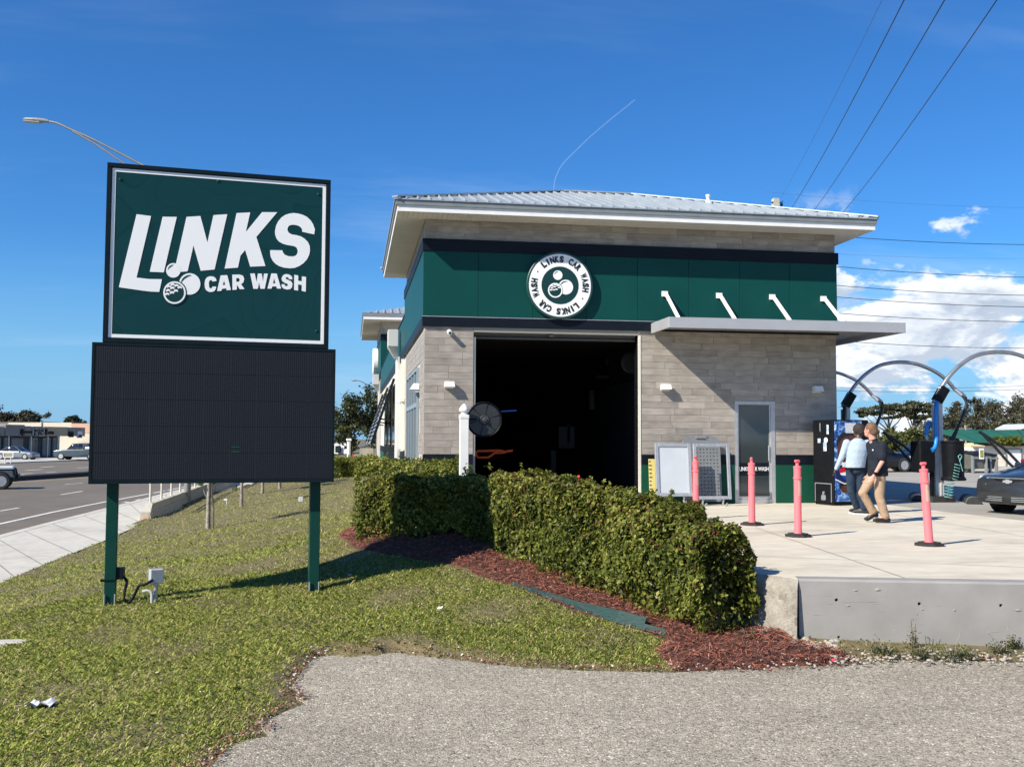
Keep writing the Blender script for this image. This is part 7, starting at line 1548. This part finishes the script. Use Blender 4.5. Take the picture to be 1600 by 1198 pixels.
def pickup(label, p, rz):
    pm = paint('pickup_paint',(0.07,0.095,0.11)); root = thing('pickup_truck',(p[0],p[1],-1.03),label,'pickup truck','vehicles parked by the shops',rz); W = .95
    b = MB(); loft_body(b,[(2.7,W*.75,.42,.85,.02,.05),(2.6,W*.95,.36,1.0,.02,.05),(1.9,W,.34,1.10,.03,.05),(1.1,W,.34,1.14,.02,.04),(-.7,W,.34,1.16,.0,.03),(-2.6,W*.99,.38,1.16,.0,.03),(-2.7,W*.95,.44,1.1,.0,.03)]); sub(b.build('body',pm,None,smooth=38,fix=True),root)
    c = MB(); loft_body(c,[(1.15,W*.86,1.1,1.16,.01,.04),(.55,W*.85,1.1,1.72,.01,.12),(.2,W*.84,1.1,1.80,.02,.13),(-.65,W*.84,1.1,1.80,.02,.13),(-.75,W*.84,1.1,1.2,.01,.04)]); sub(c.build('cab_glass',MT['carglass'],None,smooth=38,fix=True),root)
    r = MB(); loft_body(r,[(.5,W*.72,1.76,1.80,.01,.04),(-.66,W*.72,1.79,1.83,.01,.04)]); 
    for s in (-1,1): r.beam((1.1,s*W*.86,1.16),(.5,s*W*.74,1.79),.07,.05); r.beam((-.1,s*W*.86,1.14),(-.1,s*W*.74,1.79),.08,.05); r.beam((-.72,s*W*.85,1.14),(-.68,s*W*.74,1.79),.10,.05)
    sub(r.build('cab_frame',pm,None,fix=True),root); wheel_pair(root,1.75,W,.40,MT['alu'],.26); wheel_pair(root,-1.65,W,.40,MT['alu'],.26)
    l = MB().cbox(-2.5,-.9,-.8,.8,1.17,1.42,.05); sub(l.build('bed_load',MT['signwhite'],None),root)
def jeep(label, p):
    pm = paint('jeep_white',(0.66,0.69,0.72),.05); root = thing('off_road_car',(p[0],p[1],-1.15),label,'off-road car',None,R_(14)); W = .86; h = 2.05
    b = MB(); b.cbox(-h,.55,-W,W,.55,1.16,.05); b.cbox(.55,h-.06,-.62,.62,.58,1.14,.06); b.cbox(.55,.80,-W,W,.55,1.14,.04); sub(b.build('body',pm,None),root)
    f = MB()
    for s in (-1,1):
        y0, y1 = (s*.60, s*(W+.06)); y0, y1 = min(y0,y1), max(y0,y1); f.cbox(h-1.25,h-.02,y0,y1,.93,1.0,.03); f.hexa([(h-.05,y0,.66),(h+.06,y0,.66),(h+.06,y1,.66),(h-.05,y1,.66),(h-.10,y0,.99),(h-.02,y0,.99),(h-.02,y1,.99),(h-.10,y1,.99)])
    f.cbox(h,h+.16,-.80,.80,.55,.72,.03); sub(f.build('fender',MT['black'],None),root)
    g = MB(); 
    for k in range(7): y = -.36+.12*k; g.cbox(h-.06,h-.035,y-.03,y+.03,.72,1.06,.01)
    sub(g.build('grille_slot',MT['black'],None),root)
    w = MB(); w.beam((.62,-.72,1.15),(.35,-.68,1.80),.06); w.beam((.62,.72,1.15),(.35,.68,1.80),.06); w.beam((.35,-.70,1.80),(.35,.70,1.80),.06); w.beam((.35,-.68,1.80),(-1.9,-.66,1.82),.07); w.beam((.35,.68,1.80),(-1.9,.66,1.82),.07); w.beam((-.6,-.70,1.1),(-.6,-.68,1.8),.08); w.beam((-.6,.70,1.1),(-.6,.68,1.8),.08); w.beam((-.6,-.68,1.8),(-.6,.68,1.8),.07); sub(w.build('windscreen_frame',pm,None),root)
    m = MB(); m.add([(.60,-.68,1.17),(.60,.68,1.17),(.37,.65,1.76),(.37,-.65,1.76)],[(0,1,2,3)]); m.cbox(-1.9,.3,-.66,.66,1.84,1.87,.01); sub(m.build('windscreen',MT['carglass'],None),root)
    k = MB(); 
    for s in (-1,1): k.cbox(.52,.60,min(s*.9,s*1.1),max(s*.9,s*1.1),1.18,1.36,.02)
    sub(k.build('door_mirror',MT['black'],None),root)
    d = MB(); 
    for s in (-1,1): d.cbox(-.55,.50,min(s*W,s*(W+.012)),max(s*W,s*(W+.012)),.60,1.12,.004)
    sub(d.build('door',pm,None),root)
    wheel_pair(root,h-.62,W+.05,.41,MT['alu'],.27); wheel_pair(root,-h+.62,W+.05,.41,MT['alu'],.27)
far_cars()

# ---------------------------------------------------------------- right background
def right_back():
    # green roofed building
    D = 58; a = atD(1519,700,D); r = np.array([CR[0][0],CR[0][1],0]); r /= np.linalg.norm(r); r2 = np.array((.998,-.06,0)); b2 = np.array([-r2[1],r2[0],0]); P = np.array([a[0],a[1],0])
    z = lambda py: EYE+(690.8-py)/FPX*D
    root = thing('green_roofed_building',P+r2*6+b2*4,'low cream building with a dark green metal roof behind the dumpsters','building')
    Q = lambda u, v, zz: P+r2*u+b2*v+np.array([0,0,zz])
    def bx(mb,u0,u1,v0,v1,z0,z1): return mb.hexa([Q(u0,v0,z0),Q(u1,v0,z0),Q(u1,v1,z0),Q(u0,v1,z0),Q(u0,v0,z1),Q(u1,v0,z1),Q(u1,v1,z1),Q(u0,v1,z1)])
    bx(MB(),.1,14,0,9,-.1,z(697)).build('wall',mat('cream_wall',(0.74,0.68,0.56),(0.68,0.62,0.51),.7,scale=.8),root)
    bx(MB(),-.1,14.3,-.35,-.05,z(697),z(692.5)).build('gutter',MT['band'],root)
    rf = MB(); rf.hexa([Q(-.1,-.4,z(692.5)),Q(14.3,-.4,z(692.5)),Q(14.3,4.5,z(671)-.06),Q(-.1,4.5,z(671)-.06),Q(-.1,-.4,z(692.5)+.06),Q(14.3,-.4,z(692.5)+.06),Q(14.3,4.5,z(671)),Q(-.1,4.5,z(671))])
    for i in range(36): u = -.1+.4*i; rf.beam(Q(u,-.4,z(692.5)+.08),Q(u,4.5,z(671)+.02),.05,.05)
    rf.build('roof',mat('green_roof',(0.022,0.125,0.085),(0.018,0.105,0.07),.45,scale=1),root)
    d = MB(); bx(d,2.1,2.95,-.06,-.002,-.1,z(703)); dr = d.build('door',MT['white'],root); fr = MB(); bx(fr,2.02,2.099,-.08,-.003,-.1,z(701.5)); bx(fr,2.951,3.03,-.08,-.003,-.1,z(701.5)); bx(fr,2.1,2.95,-.08,-.003,z(702.9),z(701.5)); fr.build('frame',MT['gutter'],dr)
    # dumpsters
    def dumpster(label, px0, px1, py1, py0, D, col):
        a = atD(px0,720,D); b = atD(px1,720,D); w = (b[0]-a[0]); zz = lambda py: EYE+(690.8-py)/FPX*D; x0, y0 = a[0], a[1]; h0, h1_ = zz(py0), zz(py1); root = thing('dumpster',((a[0]+b[0])/2,y0+.7,0),label,'dumpster','dumpsters by the cream building'); m = mat('dumpster_paint_%d'%len(bpy.data.materials),col,[c*.8 for c in col],.6,scale=3)
        B = MB(); B.hexa([(x0+.12,y0+.12,.18),(x0+w-.1,y0+.12,.18),(x0+w-.1,y0+1.5,.18),(x0+.12,y0+1.5,.18),(x0,y0,h1_-.15),(x0+w,y0,h1_-.15),(x0+w,y0+1.55,h1_-.02),(x0,y0+1.55,h1_-.02)]); B.build('bin_body',m,root)
        l = MB()
        for k in range(2): l.hexa([(x0+w*k/2+.02,y0-.03,h1_-.14),(x0+w*(k+1)/2-.02,y0-.03,h1_-.14),(x0+w*(k+1)/2-.02,y0+1.5,h1_+.0),(x0+w*k/2+.02,y0+1.5,h1_+.0),(x0+w*k/2+.02,y0-.03,h1_-.10),(x0+w*(k+1)/2-.02,y0-.03,h1_-.10),(x0+w*(k+1)/2-.02,y0+1.5,h1_+.05),(x0+w*k/2+.02,y0+1.5,h1_+.05)])
        l.build('lid',MT['black'],root)
        f = MB(); f.cbox(x0-.04,x0+w+.04,y0-.04,y0+.0,h1_-.32,h1_-.24,.01); 
        for u in (.0,w-.08): f.cbox(x0+u,x0+u+.08,y0-.05,y0+.1,.0,h1_-.2,.01)
        f.build('rail',MT['gutter'],root); return root, x0, y0, w, h1_
    dumpster('dark grey dumpster half behind the black vacuum bin',1499,1518,706,733,46,(0.10,0.105,0.105))
    rt, x0, y0, w, hh = dumpster('grey dumpster with a pale square sign on its front',1519,1545,706.5,737,45,(0.13,0.135,0.12))
    s = MB().cbox(x0+w*.42,x0+w*.74,y0-.075,y0-.055,.62,1.10,.006); sp = s.build('sign_plate',MT['signwhite'],rt); MB().cbox(x0+w*.47,x0+w*.69,y0-.085,y0-.0755,.70,1.03,.003).build('sign_print',mat('sign_print_green',(0.10,0.16,0.05),(0.4,0.36,0.10),.5,scale=7),sp)
    rt2 = dumpster('tall dark brown-grey container right of the signed dumpster',1546,1560,707,737,45.3,(0.075,0.07,0.065))
    y = MB(); a = atD(1507,703,46.4)
    for k in range(7): y.obox((a[0]-.1+.13*k,a[1]+.5,1.28+.03*math.sin(k)),(.11,.22,.05),random.uniform(-.8,.8),.01,random.uniform(-.3,.3))
    tag(y.build('yellow_bags',mat('yellow_bag',(0.70,0.60,0.12),(0.75,0.72,0.6),.6,scale=4),None),'yellow and white bags heaped on the dark grey dumpster','bags')
    y = MB(); a = atD(1532,705,45.4); y.obox((a[0],a[1]+.5,1.22),(.38,.3,.035),.05,.01,.12); tag(y.build('cardboard_sheet',mat('card_yellow',(0.66,0.56,0.30),(0.6,0.5,0.28),.7,scale=5),None),'yellowish sheet lying on the signed dumpster lid','sheet')
    # utility poles
    wood = mat('pole_wood',(0.36,0.31,0.25),(0.27,0.23,0.19),.85,scale=6,stretch=(1,1,.2))
    for px, py, D, r_, lb in ((1578,652,85,.14,'wooden pole rising over the green roof'),(1435,668,70,.11,'wooden pole between the trees left of the grey vacuum post'),(1509,665,72,.10,'thin pale pole by the left end of the green roof'),(1392,672,72,.10,'thin pole in the trees behind the crossed hoses')):
        g = G(px,D); t = thing('utility_pole',g,lb,'utility pole','poles beyond the car park'); z1 = EYE+(690.8-py)/FPX*D
        MB().tube([g-[0,0,.2],[g[0],g[1],z1]],[r_*1.1,r_*.8],8).build('pole',wood,t,smooth=50)
        c = MB(); c.beam((g[0]-.5,g[1],z1-.25),(g[0]+.5,g[1],z1-.25),.09); 
        if px in (1435,1509): c.lathe([(.16,0),(.16,.5),(0,.52)],10,Matrix.Translation((g[0]-.3,g[1],z1-1.3)))
        c.build('crossarm',MT['gutter'] if px != 1435 else MT['white'],t)
    g = atD(1212.5,400,62); t = thing('utility_pole',(g[0],g[1],0),'square concrete pole top showing above the metal roof','utility pole','poles beyond the car park'); zt = atD(1212.5,309.5,62)[2]
    MB().hexa([(g[0]-.26,g[1]-.26,0),(g[0]+.26,g[1]-.26,0),(g[0]+.26,g[1]+.26,0),(g[0]-.26,g[1]+.26,0),(g[0]-.18,g[1]-.18,zt),(g[0]+.18,g[1]-.18,zt),(g[0]+.18,g[1]+.18,zt),(g[0]-.18,g[1]+.18,zt)]).build('pole',mat('pole_concrete',(0.52,0.49,0.43),(0.46,0.43,0.38),.8,scale=3),t)
    i = MB(); i.tube([(g[0]+.18,g[1],zt-.25),(g[0]+.42,g[1],zt-.22),(g[0]+.48,g[1],zt-.12)],.035,6); i.ball((g[0]+.40,g[1],zt-.36),.10,8,6); i.tube([(g[0]-.3,g[1]-.1,zt-.28),(g[0]-.16,g[1]-.1,zt-.25)],.05,6); i.build('insulator',MT['black'],t)
    # overhead lines
    wm = mat('wire_dark',(0.012,0.013,0.015),None,.5); wf = mat('wire_grey',(0.06,0.07,0.08),None,.5)
    def wire(a, Da, b, Db, r_, lb, m, sag=.3):
        A = atD(*a,Da); B = atD(*b,Db); pts = [A*(1-t)+B*t-np.array([0,0,sag*4*t*(1-t)]) for t in np.linspace(0,1,17)]; return tag(MB().tube(pts,r_,5).build('power_line',m,None,smooth='all'),lb,'power line','overhead power lines')
    for (a,b,nm) in (((1233,331),(1425,-24),'leftmost of the three black wires climbing to the top right'),((1268,334),(1490,-24),'middle one of the three black wires climbing to the top right'),((1310,340),(1574,-24),'rightmost of the three black wires climbing to the top right')): wire(a,58,b,22,.014,nm,wm,.25)
    wire((1218,312),61.8,(1390,-24),24,.006,'thin grey wire from the concrete pole top up to the right',wf,.2)
    for y0,y1,r_,nm in ((366,381,.020,'highest level wire right of the roof'),(412,432.5,.020,'level wire crossing the upper cloud'),(442,460.5,.020,'level wire just under the upper cloud wire'),(460,478.5,.020,'level wire above the canopy end'),(486,501.5,.020,'level wire just above the canopy'),(530,542.5,.018,'level wire just under the canopy'),(600.2,600.9,.012,'upper one of the close pair of wires behind the arches'),(605.4,606.3,.014,'lower one of the close pair of wires behind the arches'),(631,632.5,.008,'faint wire low behind the arch ends'),(396,401.5,.006,'faint wire between the two highest level wires'),(307,323.5,.006,'faint wire from the concrete pole to the right')):
        wire((1190,y0-8 if y0 < 560 else y0),64,(1640,y1+1.5 if y0 < 560 else y1),64,r_,nm,wf if r_ < .015 else wm,.25)
right_back()

# ---------------------------------------------------------------- left background
def left_back():
    ZS = -1.0
    # road light
    D = 36.6; b = atD(292.5,783,D); b[2] = -.95; r = np.array([CR[0][0],CR[0][1],0]); 
    root = thing('street_lamp',b,'tall pale street lamp behind the sign, its arm reaching out over the road','street lamp'); top = atD(294,296,D)
    MB().tube([b-[0,0,.2],b+[0,0,4],top],[.125,.105,.07],16).build('pole',mat('lamp_metal',(0.27,0.275,0.27),(0.22,0.225,0.22),.45,scale=3,metal=.4),root,smooth=50)
    A = [atD(x,y,D) for x,y in ((76,190),(90,193),(113,203.5),(150,220),(215,254),(258,276),(293,297))]; MB().tube(catmull(A,4),.040,8).build('arm',bpy.data.materials['lamp_metal'],root,smooth=60)
    A = [atD(x,y,D) for x,y in ((113,205),(150,226),(196,257),(250,293),(292,322))]; MB().tube(catmull(A,3),.035,8).build('brace',bpy.data.materials['lamp_metal'],root,smooth=60)
    h0, h1_ = atD(37,186.5,D), atD(76,190,D); d = (h1_-h0)/np.linalg.norm(h1_-h0); up = np.array([0,0,1.]); sd_ = np.cross(up,d)
    hm = MB(); ln = np.linalg.norm(h1_-h0)
    for i,(t,w,hh) in enumerate(((0,.05,.03),(.08,.11,.06),(.45,.14,.09),(.75,.10,.10),(1,.05,.07))):
        c = h0+d*ln*t
        for a in np.linspace(0,2*PI,12,endpoint=False): hm.v.append(tuple(c+sd_*w*math.cos(a)+up*hh*math.sin(a)*(1 if math.sin(a) > 0 else .7)))
    for i in range(4):
        for q in range(12): hm.f.append((i*12+q,i*12+(q+1)%12,(i+1)*12+(q+1)%12,(i+1)*12+q))
    hm.f.append(tuple(range(12))[::-1]); hm.f.append(tuple(48+q for q in range(12))); hm.build('lamp_head',mat('lamp_head_grey',(0.30,0.31,0.31),(0.22,0.23,0.23),.5,scale=8),root,smooth=50)
    c = h0+d*ln*.35-up*.07; MB().obox(c,(.30,.10,.03),math.atan2(d[1],d[0]),.01,0,-math.asin(d[2])).build('lens',mat('lamp_glass',(0.30,0.29,0.25),None,.2),root)
    # second, far lamp
    D = 110; b = atD(600,700,D); t = thing('street_lamp',(b[0],b[1],-1),'distant street lamp arm showing left of the building','street lamp'); MB().tube([(b[0],b[1],-1),atD(602,615,D)],[.14,.09],8).build('pole',bpy.data.materials['lamp_metal'],t)
    MB().tube([atD(x,y,D) for x,y in ((557,594.3),(562,595),(575,601),(601,617))],.06,6).tube([atD(x,y,D) for x,y in ((570,599.8),(585,609),(602,621))],.05,6).build('arm',bpy.data.materials['lamp_metal'],t); a = atD(553,594.3,D); MB().ball(tuple(a),.30,10,6,(1,.6,.28)).build('lamp_head',bpy.data.materials['lamp_head_grey'],t)
    # barrier with railing beside the footpath
    bm_ = mat('barrier_concrete',(0.50,0.47,0.39),(0.40,0.38,0.32),.85,scale=3,bump=.3); e0 = onZ(237,813,-1.0); e1 = onZ(273,797,-1.0); e2 = onZ(440,740,-1.0)
    dr = e1-e0; dr[2] = 0; dr /= np.linalg.norm(dr); dr = np.array([dr[0],dr[1],0]); nn = np.array([-dr[1],dr[0],0]); Lb = 60
    root = thing('barrier',e0,'low concrete barrier wall with sprayed paint on its end, beside the footpath','barrier'); B = lambda s, t, z: e0+dr*s+nn*t+np.array([0,0,z])
    w = MB(); w.hexa([B(0,.0,-.15),B(Lb,.0,-.15),B(Lb,.36,-.15),B(0,.36,-.15),B(.0,.05,.24),B(Lb,.05,.42),B(Lb,.31,.42),B(.0,.31,.24)]); w.v = [tuple(v) for v in w.v]; w.hexa([B(.25,.08,.235),B(Lb,.08,.40),B(Lb,.28,.40),B(.25,.28,.235),B(.55,.08,.46),B(Lb,.08,.46),B(Lb,.28,.46),B(.55,.28,.46)]); w.build('wall_body',bm_,root)
    MB().hexa([B(-.012,.06,.02),B(-.001,.06,.02),B(-.001,.30,.02),B(-.012,.30,.02),B(-.008,.09,.17),B(.0,.09,.17),B(.0,.27,.17),B(-.008,.27,.17)]).build('sprayed_patch',mat('spray',(0.60,0.33,0.27),(0.50,0.48,0.26),.8,scale=9),root)
    rail = thing('railing',B(.8,.18,.46),'pale tubular railing standing on the concrete barrier','railing'); rm = mat('rail_metal',(0.62,0.60,0.53),(0.54,0.52,0.46),.5,scale=5)
    for i in range(16): MB().tube([B(.75+1.95*i,.18,.455),B(.75+1.95*i,.18,1.25)],.035,8).cbox(-.08,.08,-.08,.08,0,.015,.003,Matrix.Translation(Vector(B(.75+1.95*i,.18,.461)))).build('rail_post',rm,rail)
    for z in (1.05,1.24): MB().tube([B(.6,.18,z),B(30.6,.18,z)],.033,8).build('rail_bar',rm,rail)
    # cars' road-side sign frame on the far footway
    p = atD(13,712,95); t = thing('sign_board',(p[0],p[1],-1.05),'white framed board on two thin posts on the far footway','sign board'); z = lambda py: EYE+(685-py)/FPX*95
    f = MB(); w2 = .48
    f.cbox(p[0]-w2,p[0]+w2,p[1]-.03,p[1]+.03,z(709.5),z(708),.01); f.cbox(p[0]-w2,p[0]+w2,p[1]-.03,p[1]+.03,z(716.5),z(715),.01); f.cbox(p[0]-w2,p[0]-w2+.1,p[1]-.03,p[1]+.03,z(715),z(709.5),.01); f.cbox(p[0]+w2-.1,p[0]+w2,p[1]-.03,p[1]+.03,z(715),z(709.5),.01); f.tube([(p[0]+w2-.25,p[1],-1.1),(p[0]+w2-.25,p[1],z(716))],.04,6); f.tube([(p[0]-w2+.2,p[1],-1.1),(p[0]-w2+.2,p[1],z(716))],.04,6); f.build('frame',MT['white'],t)
    MB().box(p[0]-w2+.1,p[0]+w2-.1,p[1]-.005,p[1]+.005,z(715),z(709.5)).build('board',mat('board_blue',(0.30,0.36,0.42),(0.45,0.38,0.2),.5,scale=2),t)
    # row of shops: front recedes to the right
    D0, D1 = 108, 128; a = atD(-95,700,D0); b = atD(105.5,700,D1); P0 = np.array([a[0],a[1],0]); P1 = np.array([b[0],b[1],0]); u = (P1-P0); LL = np.linalg.norm(u); u /= LL; v = np.array([-u[1],u[0],0]); zb = -1.0
    root = thing('shop_row',P0+u*LL/2+v*5+[0,0,zb],'low grey row of shops with boxed sign fascia across the road','building')
    Q = lambda s, t, z: P0+u*s+v*t+np.array([0,0,z])
    def bx(mb,s0,s1,t0,t1,z0,z1): return mb.hexa([Q(s0,t0,z0),Q(s1,t0,z0),Q(s1,t1,z0),Q(s0,t1,z0),Q(s0,t0,z1),Q(s1,t0,z1),Q(s1,t1,z1),Q(s0,t1,z1)])
    def sx(px): # distance along the front for a sight column
        d = ray(px,690); A = np.array([[u[0],-d[0]],[u[1],-d[1]]]); return np.linalg.solve(A,-P0[:2]+0*d[:2])[0] if False else np.linalg.solve(A,np.array([-P0[0],-P0[1]]))[0]
    zf0, zf1 = 1.62, 2.78
    bx(MB(),0,LL-.02,1.2,12,zb-.2,zf1-.2).build('wall',mat('shop_dark',(0.045,0.045,0.044),(0.06,0.058,0.055),.7,scale=1),root)
    gm = mat('fascia_grey',(0.20,0.195,0.18),(0.17,0.165,0.155),.7,scale=.6); tm_ = mat('fascia_tan',(0.36,0.30,0.20),(0.31,0.26,0.175),.7,scale=.6)
    for (x0,x1,m,dz) in ((-95,7,gm,-.12),(8,38,gm,.16),(38.5,49,gm,.02),(50,67,gm,0),(68,87,tm_,0),(87.2,105.5,tm_,0)): bx(MB(),sx(x0),sx(x1)-.03,0,1.19,zf0-(.02 if dz else 0),zf1+dz).build('sign_fascia',m,root)
    bx(MB(),sx(105.5),sx(135),.25,1.0,zf0,zf1-.02).build('projecting_sign',mat('proj_sign',(0.26,0.235,0.19),(0.22,0.2,0.165),.7,scale=1),root)
    def onf(px, py, dn=-.06): 
        s = sx(px); q = Q(s,0,0); dd = (q[:2] @ CR[2][:2]); return s, EYE+(686-py)/FPX*dd
    p = MB(); s0,z1 = onf(50.5,672.3); s1,z0 = onf(67.5,683.4); bx(p,s0,s1,-.10,-.002,z0,z1); p.build('sign_panel',mat('white_panel',(0.50,0.50,0.48),None,.5),root)
    for txt, zc, kx in (('BRAZILIAN',.73,1),('JIU JITSU',.27,1)):
        me = text_mesh(txt,.52,.02,.03,.95); mx = max(q.co.x for q in me.vertices)*2; o = link('lettering',me,MT['black'],None,fix=False); o.matrix_world = Matrix(((u[0],0,-v[0],0),(u[1],0,-v[1],0),(0,1,0,0),(0,0,0,1))); o.matrix_world = Matrix.Translation(Vector(Q((s0+s1)/2,-.115,z0+(z1-z0)*zc))) @ Matrix(((u[0],0,-v[0],0),(u[1],0,-v[1],0),(0,1,0,0),(0,0,0,1))) @ Matrix.Diagonal(((s1-s0)*.9/mx,.9,1,1)); setparent(o,root)
    lo = MB()
    for (x0,y0,x1,y1) in ((31,673,33,681),(33.5,672,35.5,683),(36,675.5,48,679),(69.5,672,73,681.5),(75,676,83,680.5),(106.5,676,114,685),(108,679,112,683)):
        s0,z1 = onf(x0,y0); s1,z0 = onf(x1,y1); bx(lo,s0,s1,-.09,-.003,z0,z1)
    lo.build('shop_emblem',MT['black'],root)
    lo = MB(); s0,z1 = onf(122,675.5); s1,z0 = onf(129.5,686); bx(lo,s0,s1,.10,.245,z0,z1); e = lo.build('hanging_sign',mat('hang_white',(0.55,0.58,0.6),None,.5),root); l2 = MB(); s0,z1 = onf(123.5,681); s1,z0 = onf(128,685); bx(l2,s0,s1,.05,.098,z0,z1); l2.build('sign_print',MT['black'],e)
    gl = mat('shop_glass',(0.09,0.10,0.105),(0.20,0.205,0.205),.15,scale=.35)
    for x0,x1,kind in ((-20,13,'w'),(18,27,'w'),(29,48,'b'),(57,70,'d'),(78,90,'w'),(94,104,'w')):
        fr = MB(); s0, s1 = sx(x0), sx(x1); bx(fr,s0,s1,1.06,1.19,zb+(.0 if kind == 'd' else .15),zf0-.25); o = fr.build('shop_window',MT['gutter'] if kind != 'b' else gm,root); pn = MB(); bx(pn,s0+.14,s1-.14,1.03,1.055,zb+.25,zf0-.45); pn.build('pane',gl if kind != 'b' else mat('sheet_cover',(0.24,0.25,0.25),(0.2,0.21,0.21),.7,scale=1),o)
    for x in (15,50,76,92): 
        s = sx(x); bx(MB(),s-.08,s+.08,.1,.26,zb,zf0).build('canopy_post',MT['steel'],root)
    # long cream shop behind
    D = 165; r2 = np.array([CR[0][0],CR[0][1],0]); r2 /= np.linalg.norm(r2); f2 = np.array([-r2[1],r2[0],0]); S = lambda px, py: EYE+(685.4-py)/FPX*D
    root = thing('cream_shop_building',atD(60,700,D)*[1,1,0]+[0,0,-1.1],'long cream flat-roofed building standing behind the grey shops','building')
    def wallp(nm, x0, x1, ytop, m, off=0.0, zb_=-1.2, ybot=None):
        A = atD(x0,690,D); Bq = atD(x1,690,D); A = A+f2*off; Bq = Bq+f2*off; z1 = S(0,ytop); z0 = zb_ if ybot is None else S(0,ybot); q = [A,Bq,Bq+f2*8,A+f2*8]; return MB().hexa([(p[0],p[1],z0) for p in q]+[(p[0],p[1],z1) for p in q]).build(nm,m,root)
    cm = mat('cream_render',(0.62,0.55,0.43),(0.56,0.50,0.39),.75,scale=.3); wallp('wall',-110,12.4,660.2,cm); wallp('wall',12.6,64.5,660.6,cm,-.2); wallp('wall',65.5,111,661.6,cm); wallp('wall',111.2,170,663,mat('pink_render',(0.58,0.36,0.26),(0.52,0.33,0.24),.75,scale=.3),-.1,ybot=678); wallp('lower_wall',111.2,170,677.9,cm,-.05); wallp('parapet_cap',-110,62,660.0,MT['band'],-.3,ybot=660.9)
    wallp('window_band',123,160,694,MT['band'],-.5,ybot=700.5); wallp('sill',123,160,703,MT['white'],-.55,ybot=706)
    # things beyond the far hedge
    D = 62; a = atD(545,735,D)
    t = thing('white_column',(atD(544,735,D)[0],atD(544,735,D)[1],-.5),'white round column standing in front of the bushy tree','column'); q = atD(544.5,735,50); MB().tube([(q[0],q[1],-.6),(q[0],q[1],EYE+(687-690)/FPX*50)],.09,12).cbox(-.13,.13,-.13,.13,0,.12,.02,Matrix.Translation((q[0],q[1],EYE+(687-690)/FPX*50))).build('shaft',MT['white'],t)
    D = 90; c = atD(533,700,D); t = thing('small_white_building',(c[0],c[1],-1),'small white building with a dark window beyond the far hedge','building'); b = MB(); q = [atD(505,690,D),atD(547,690,D)]; b.hexa([(q[0][0],q[0][1],-1.2),(q[1][0],q[1][1],-1.2),(q[1][0],q[1][1]+6,-1.2),(q[0][0],q[0][1]+6,-1.2),(q[0][0],q[0][1],EYE+(687-694)/FPX*D),(q[1][0],q[1][1],EYE+(687-694)/FPX*D),(q[1][0],q[1][1]+6,EYE+(687-694)/FPX*D),(q[0][0],q[0][1]+6,EYE+(687-694)/FPX*D)]); b.build('wall',MT['white'],t)
    wq = [atD(524,690,D-.2),atD(533,690,D-.2)]; zt = EYE+(687-698)/FPX*D; z0 = EYE+(687-708)/FPX*D; o = MB().box(wq[0][0],wq[1][0],wq[0][1]-.05,wq[0][1]+.02,z0,zt).build('window',MT['band'],t); MB().box(wq[0][0]+.08,wq[1][0]-.08,wq[0][1]-.08,wq[0][1]-.051,z0+.08,zt-.08).build('pane',MT['glass'],o)
    q = [atD(522,690,D-.3),atD(545,690,D-.3)]; MB().box(q[0][0],q[1][0],q[0][1]-.05,q[0][1]+.02,EYE+(687-716)/FPX*D,EYE+(687-710)/FPX*D).build('dark_band',MT['band'],t)
    D = 58; c = atD(553,712,D); t = thing('red_barrier',(c[0],c[1],-.6),'small red plastic marker beyond the far hedge','marker'); MB().lathe([(.16,-.1),(.13,.9),(.06,1.05),(0,1.06)],12,Matrix.Translation((c[0],c[1],-.5))).build('marker_body',mat('red_plastic',(0.62,0.035,0.03),None,.5),t)
    D = 56; q = atD(566,712,D); t = thing('stone_sign',(q[0],q[1],-.6),'pale stepped stone monument sign behind the far hedge','sign'); b = MB(); b.box(q[0]-.45,q[0]+.55,q[1]-.2,q[1]+.2,-.6,.55); b.box(q[0]-.15,q[0]+.60,q[1]-.18,q[1]+.18,.551,.90); b.build('block',mat('monument_stone',(0.40,0.36,0.29),(0.30,0.27,0.22),.85,scale=2),t)
    f = MB()
    for i in range(10): q = atD(520+3.1*i,728,55); f.tube([(q[0],q[1],-.7),(q[0],q[1],.15)],.03,6)
    a = atD(520,720,55); b = atD(549,720,55); f.tube([(a[0],a[1],.12),(b[0],b[1],.12)],.03,6); f.tube([(a[0],a[1],-.2),(b[0],b[1],-.2)],.03,6); tag(f.build('picket_fence',MT['white'],None),'low white picket rail beyond the far hedge','fence')
    # vapour trail high in the sky
    D = 4200; P = [atD(x,y,D) for x,y in ((992,156),(975,170),(950,190),(922,214),(897,238),(878,258),(868,278),(865.5,292),(866,306),(869,330))]
    cm = bpy.data.materials.new('vapour'); cm.use_nodes = True; nt = cm.node_tree; bs = nt.nodes['Principled BSDF']; bs.inputs['Base Color'].default_value = (.8,.86,.95,1); bs.inputs['Roughness'].default_value = 1; bs.inputs['Alpha'].default_value = .08
    tag(MB().tube(catmull(P,5),[2.2 for i in range(len(catmull(P,5)))],6).build('vapour_trail',cm,None,smooth='all'),'thin curved white vapour trail high above the roof','vapour trail')
left_back()
bpy.context.view_layer.update()
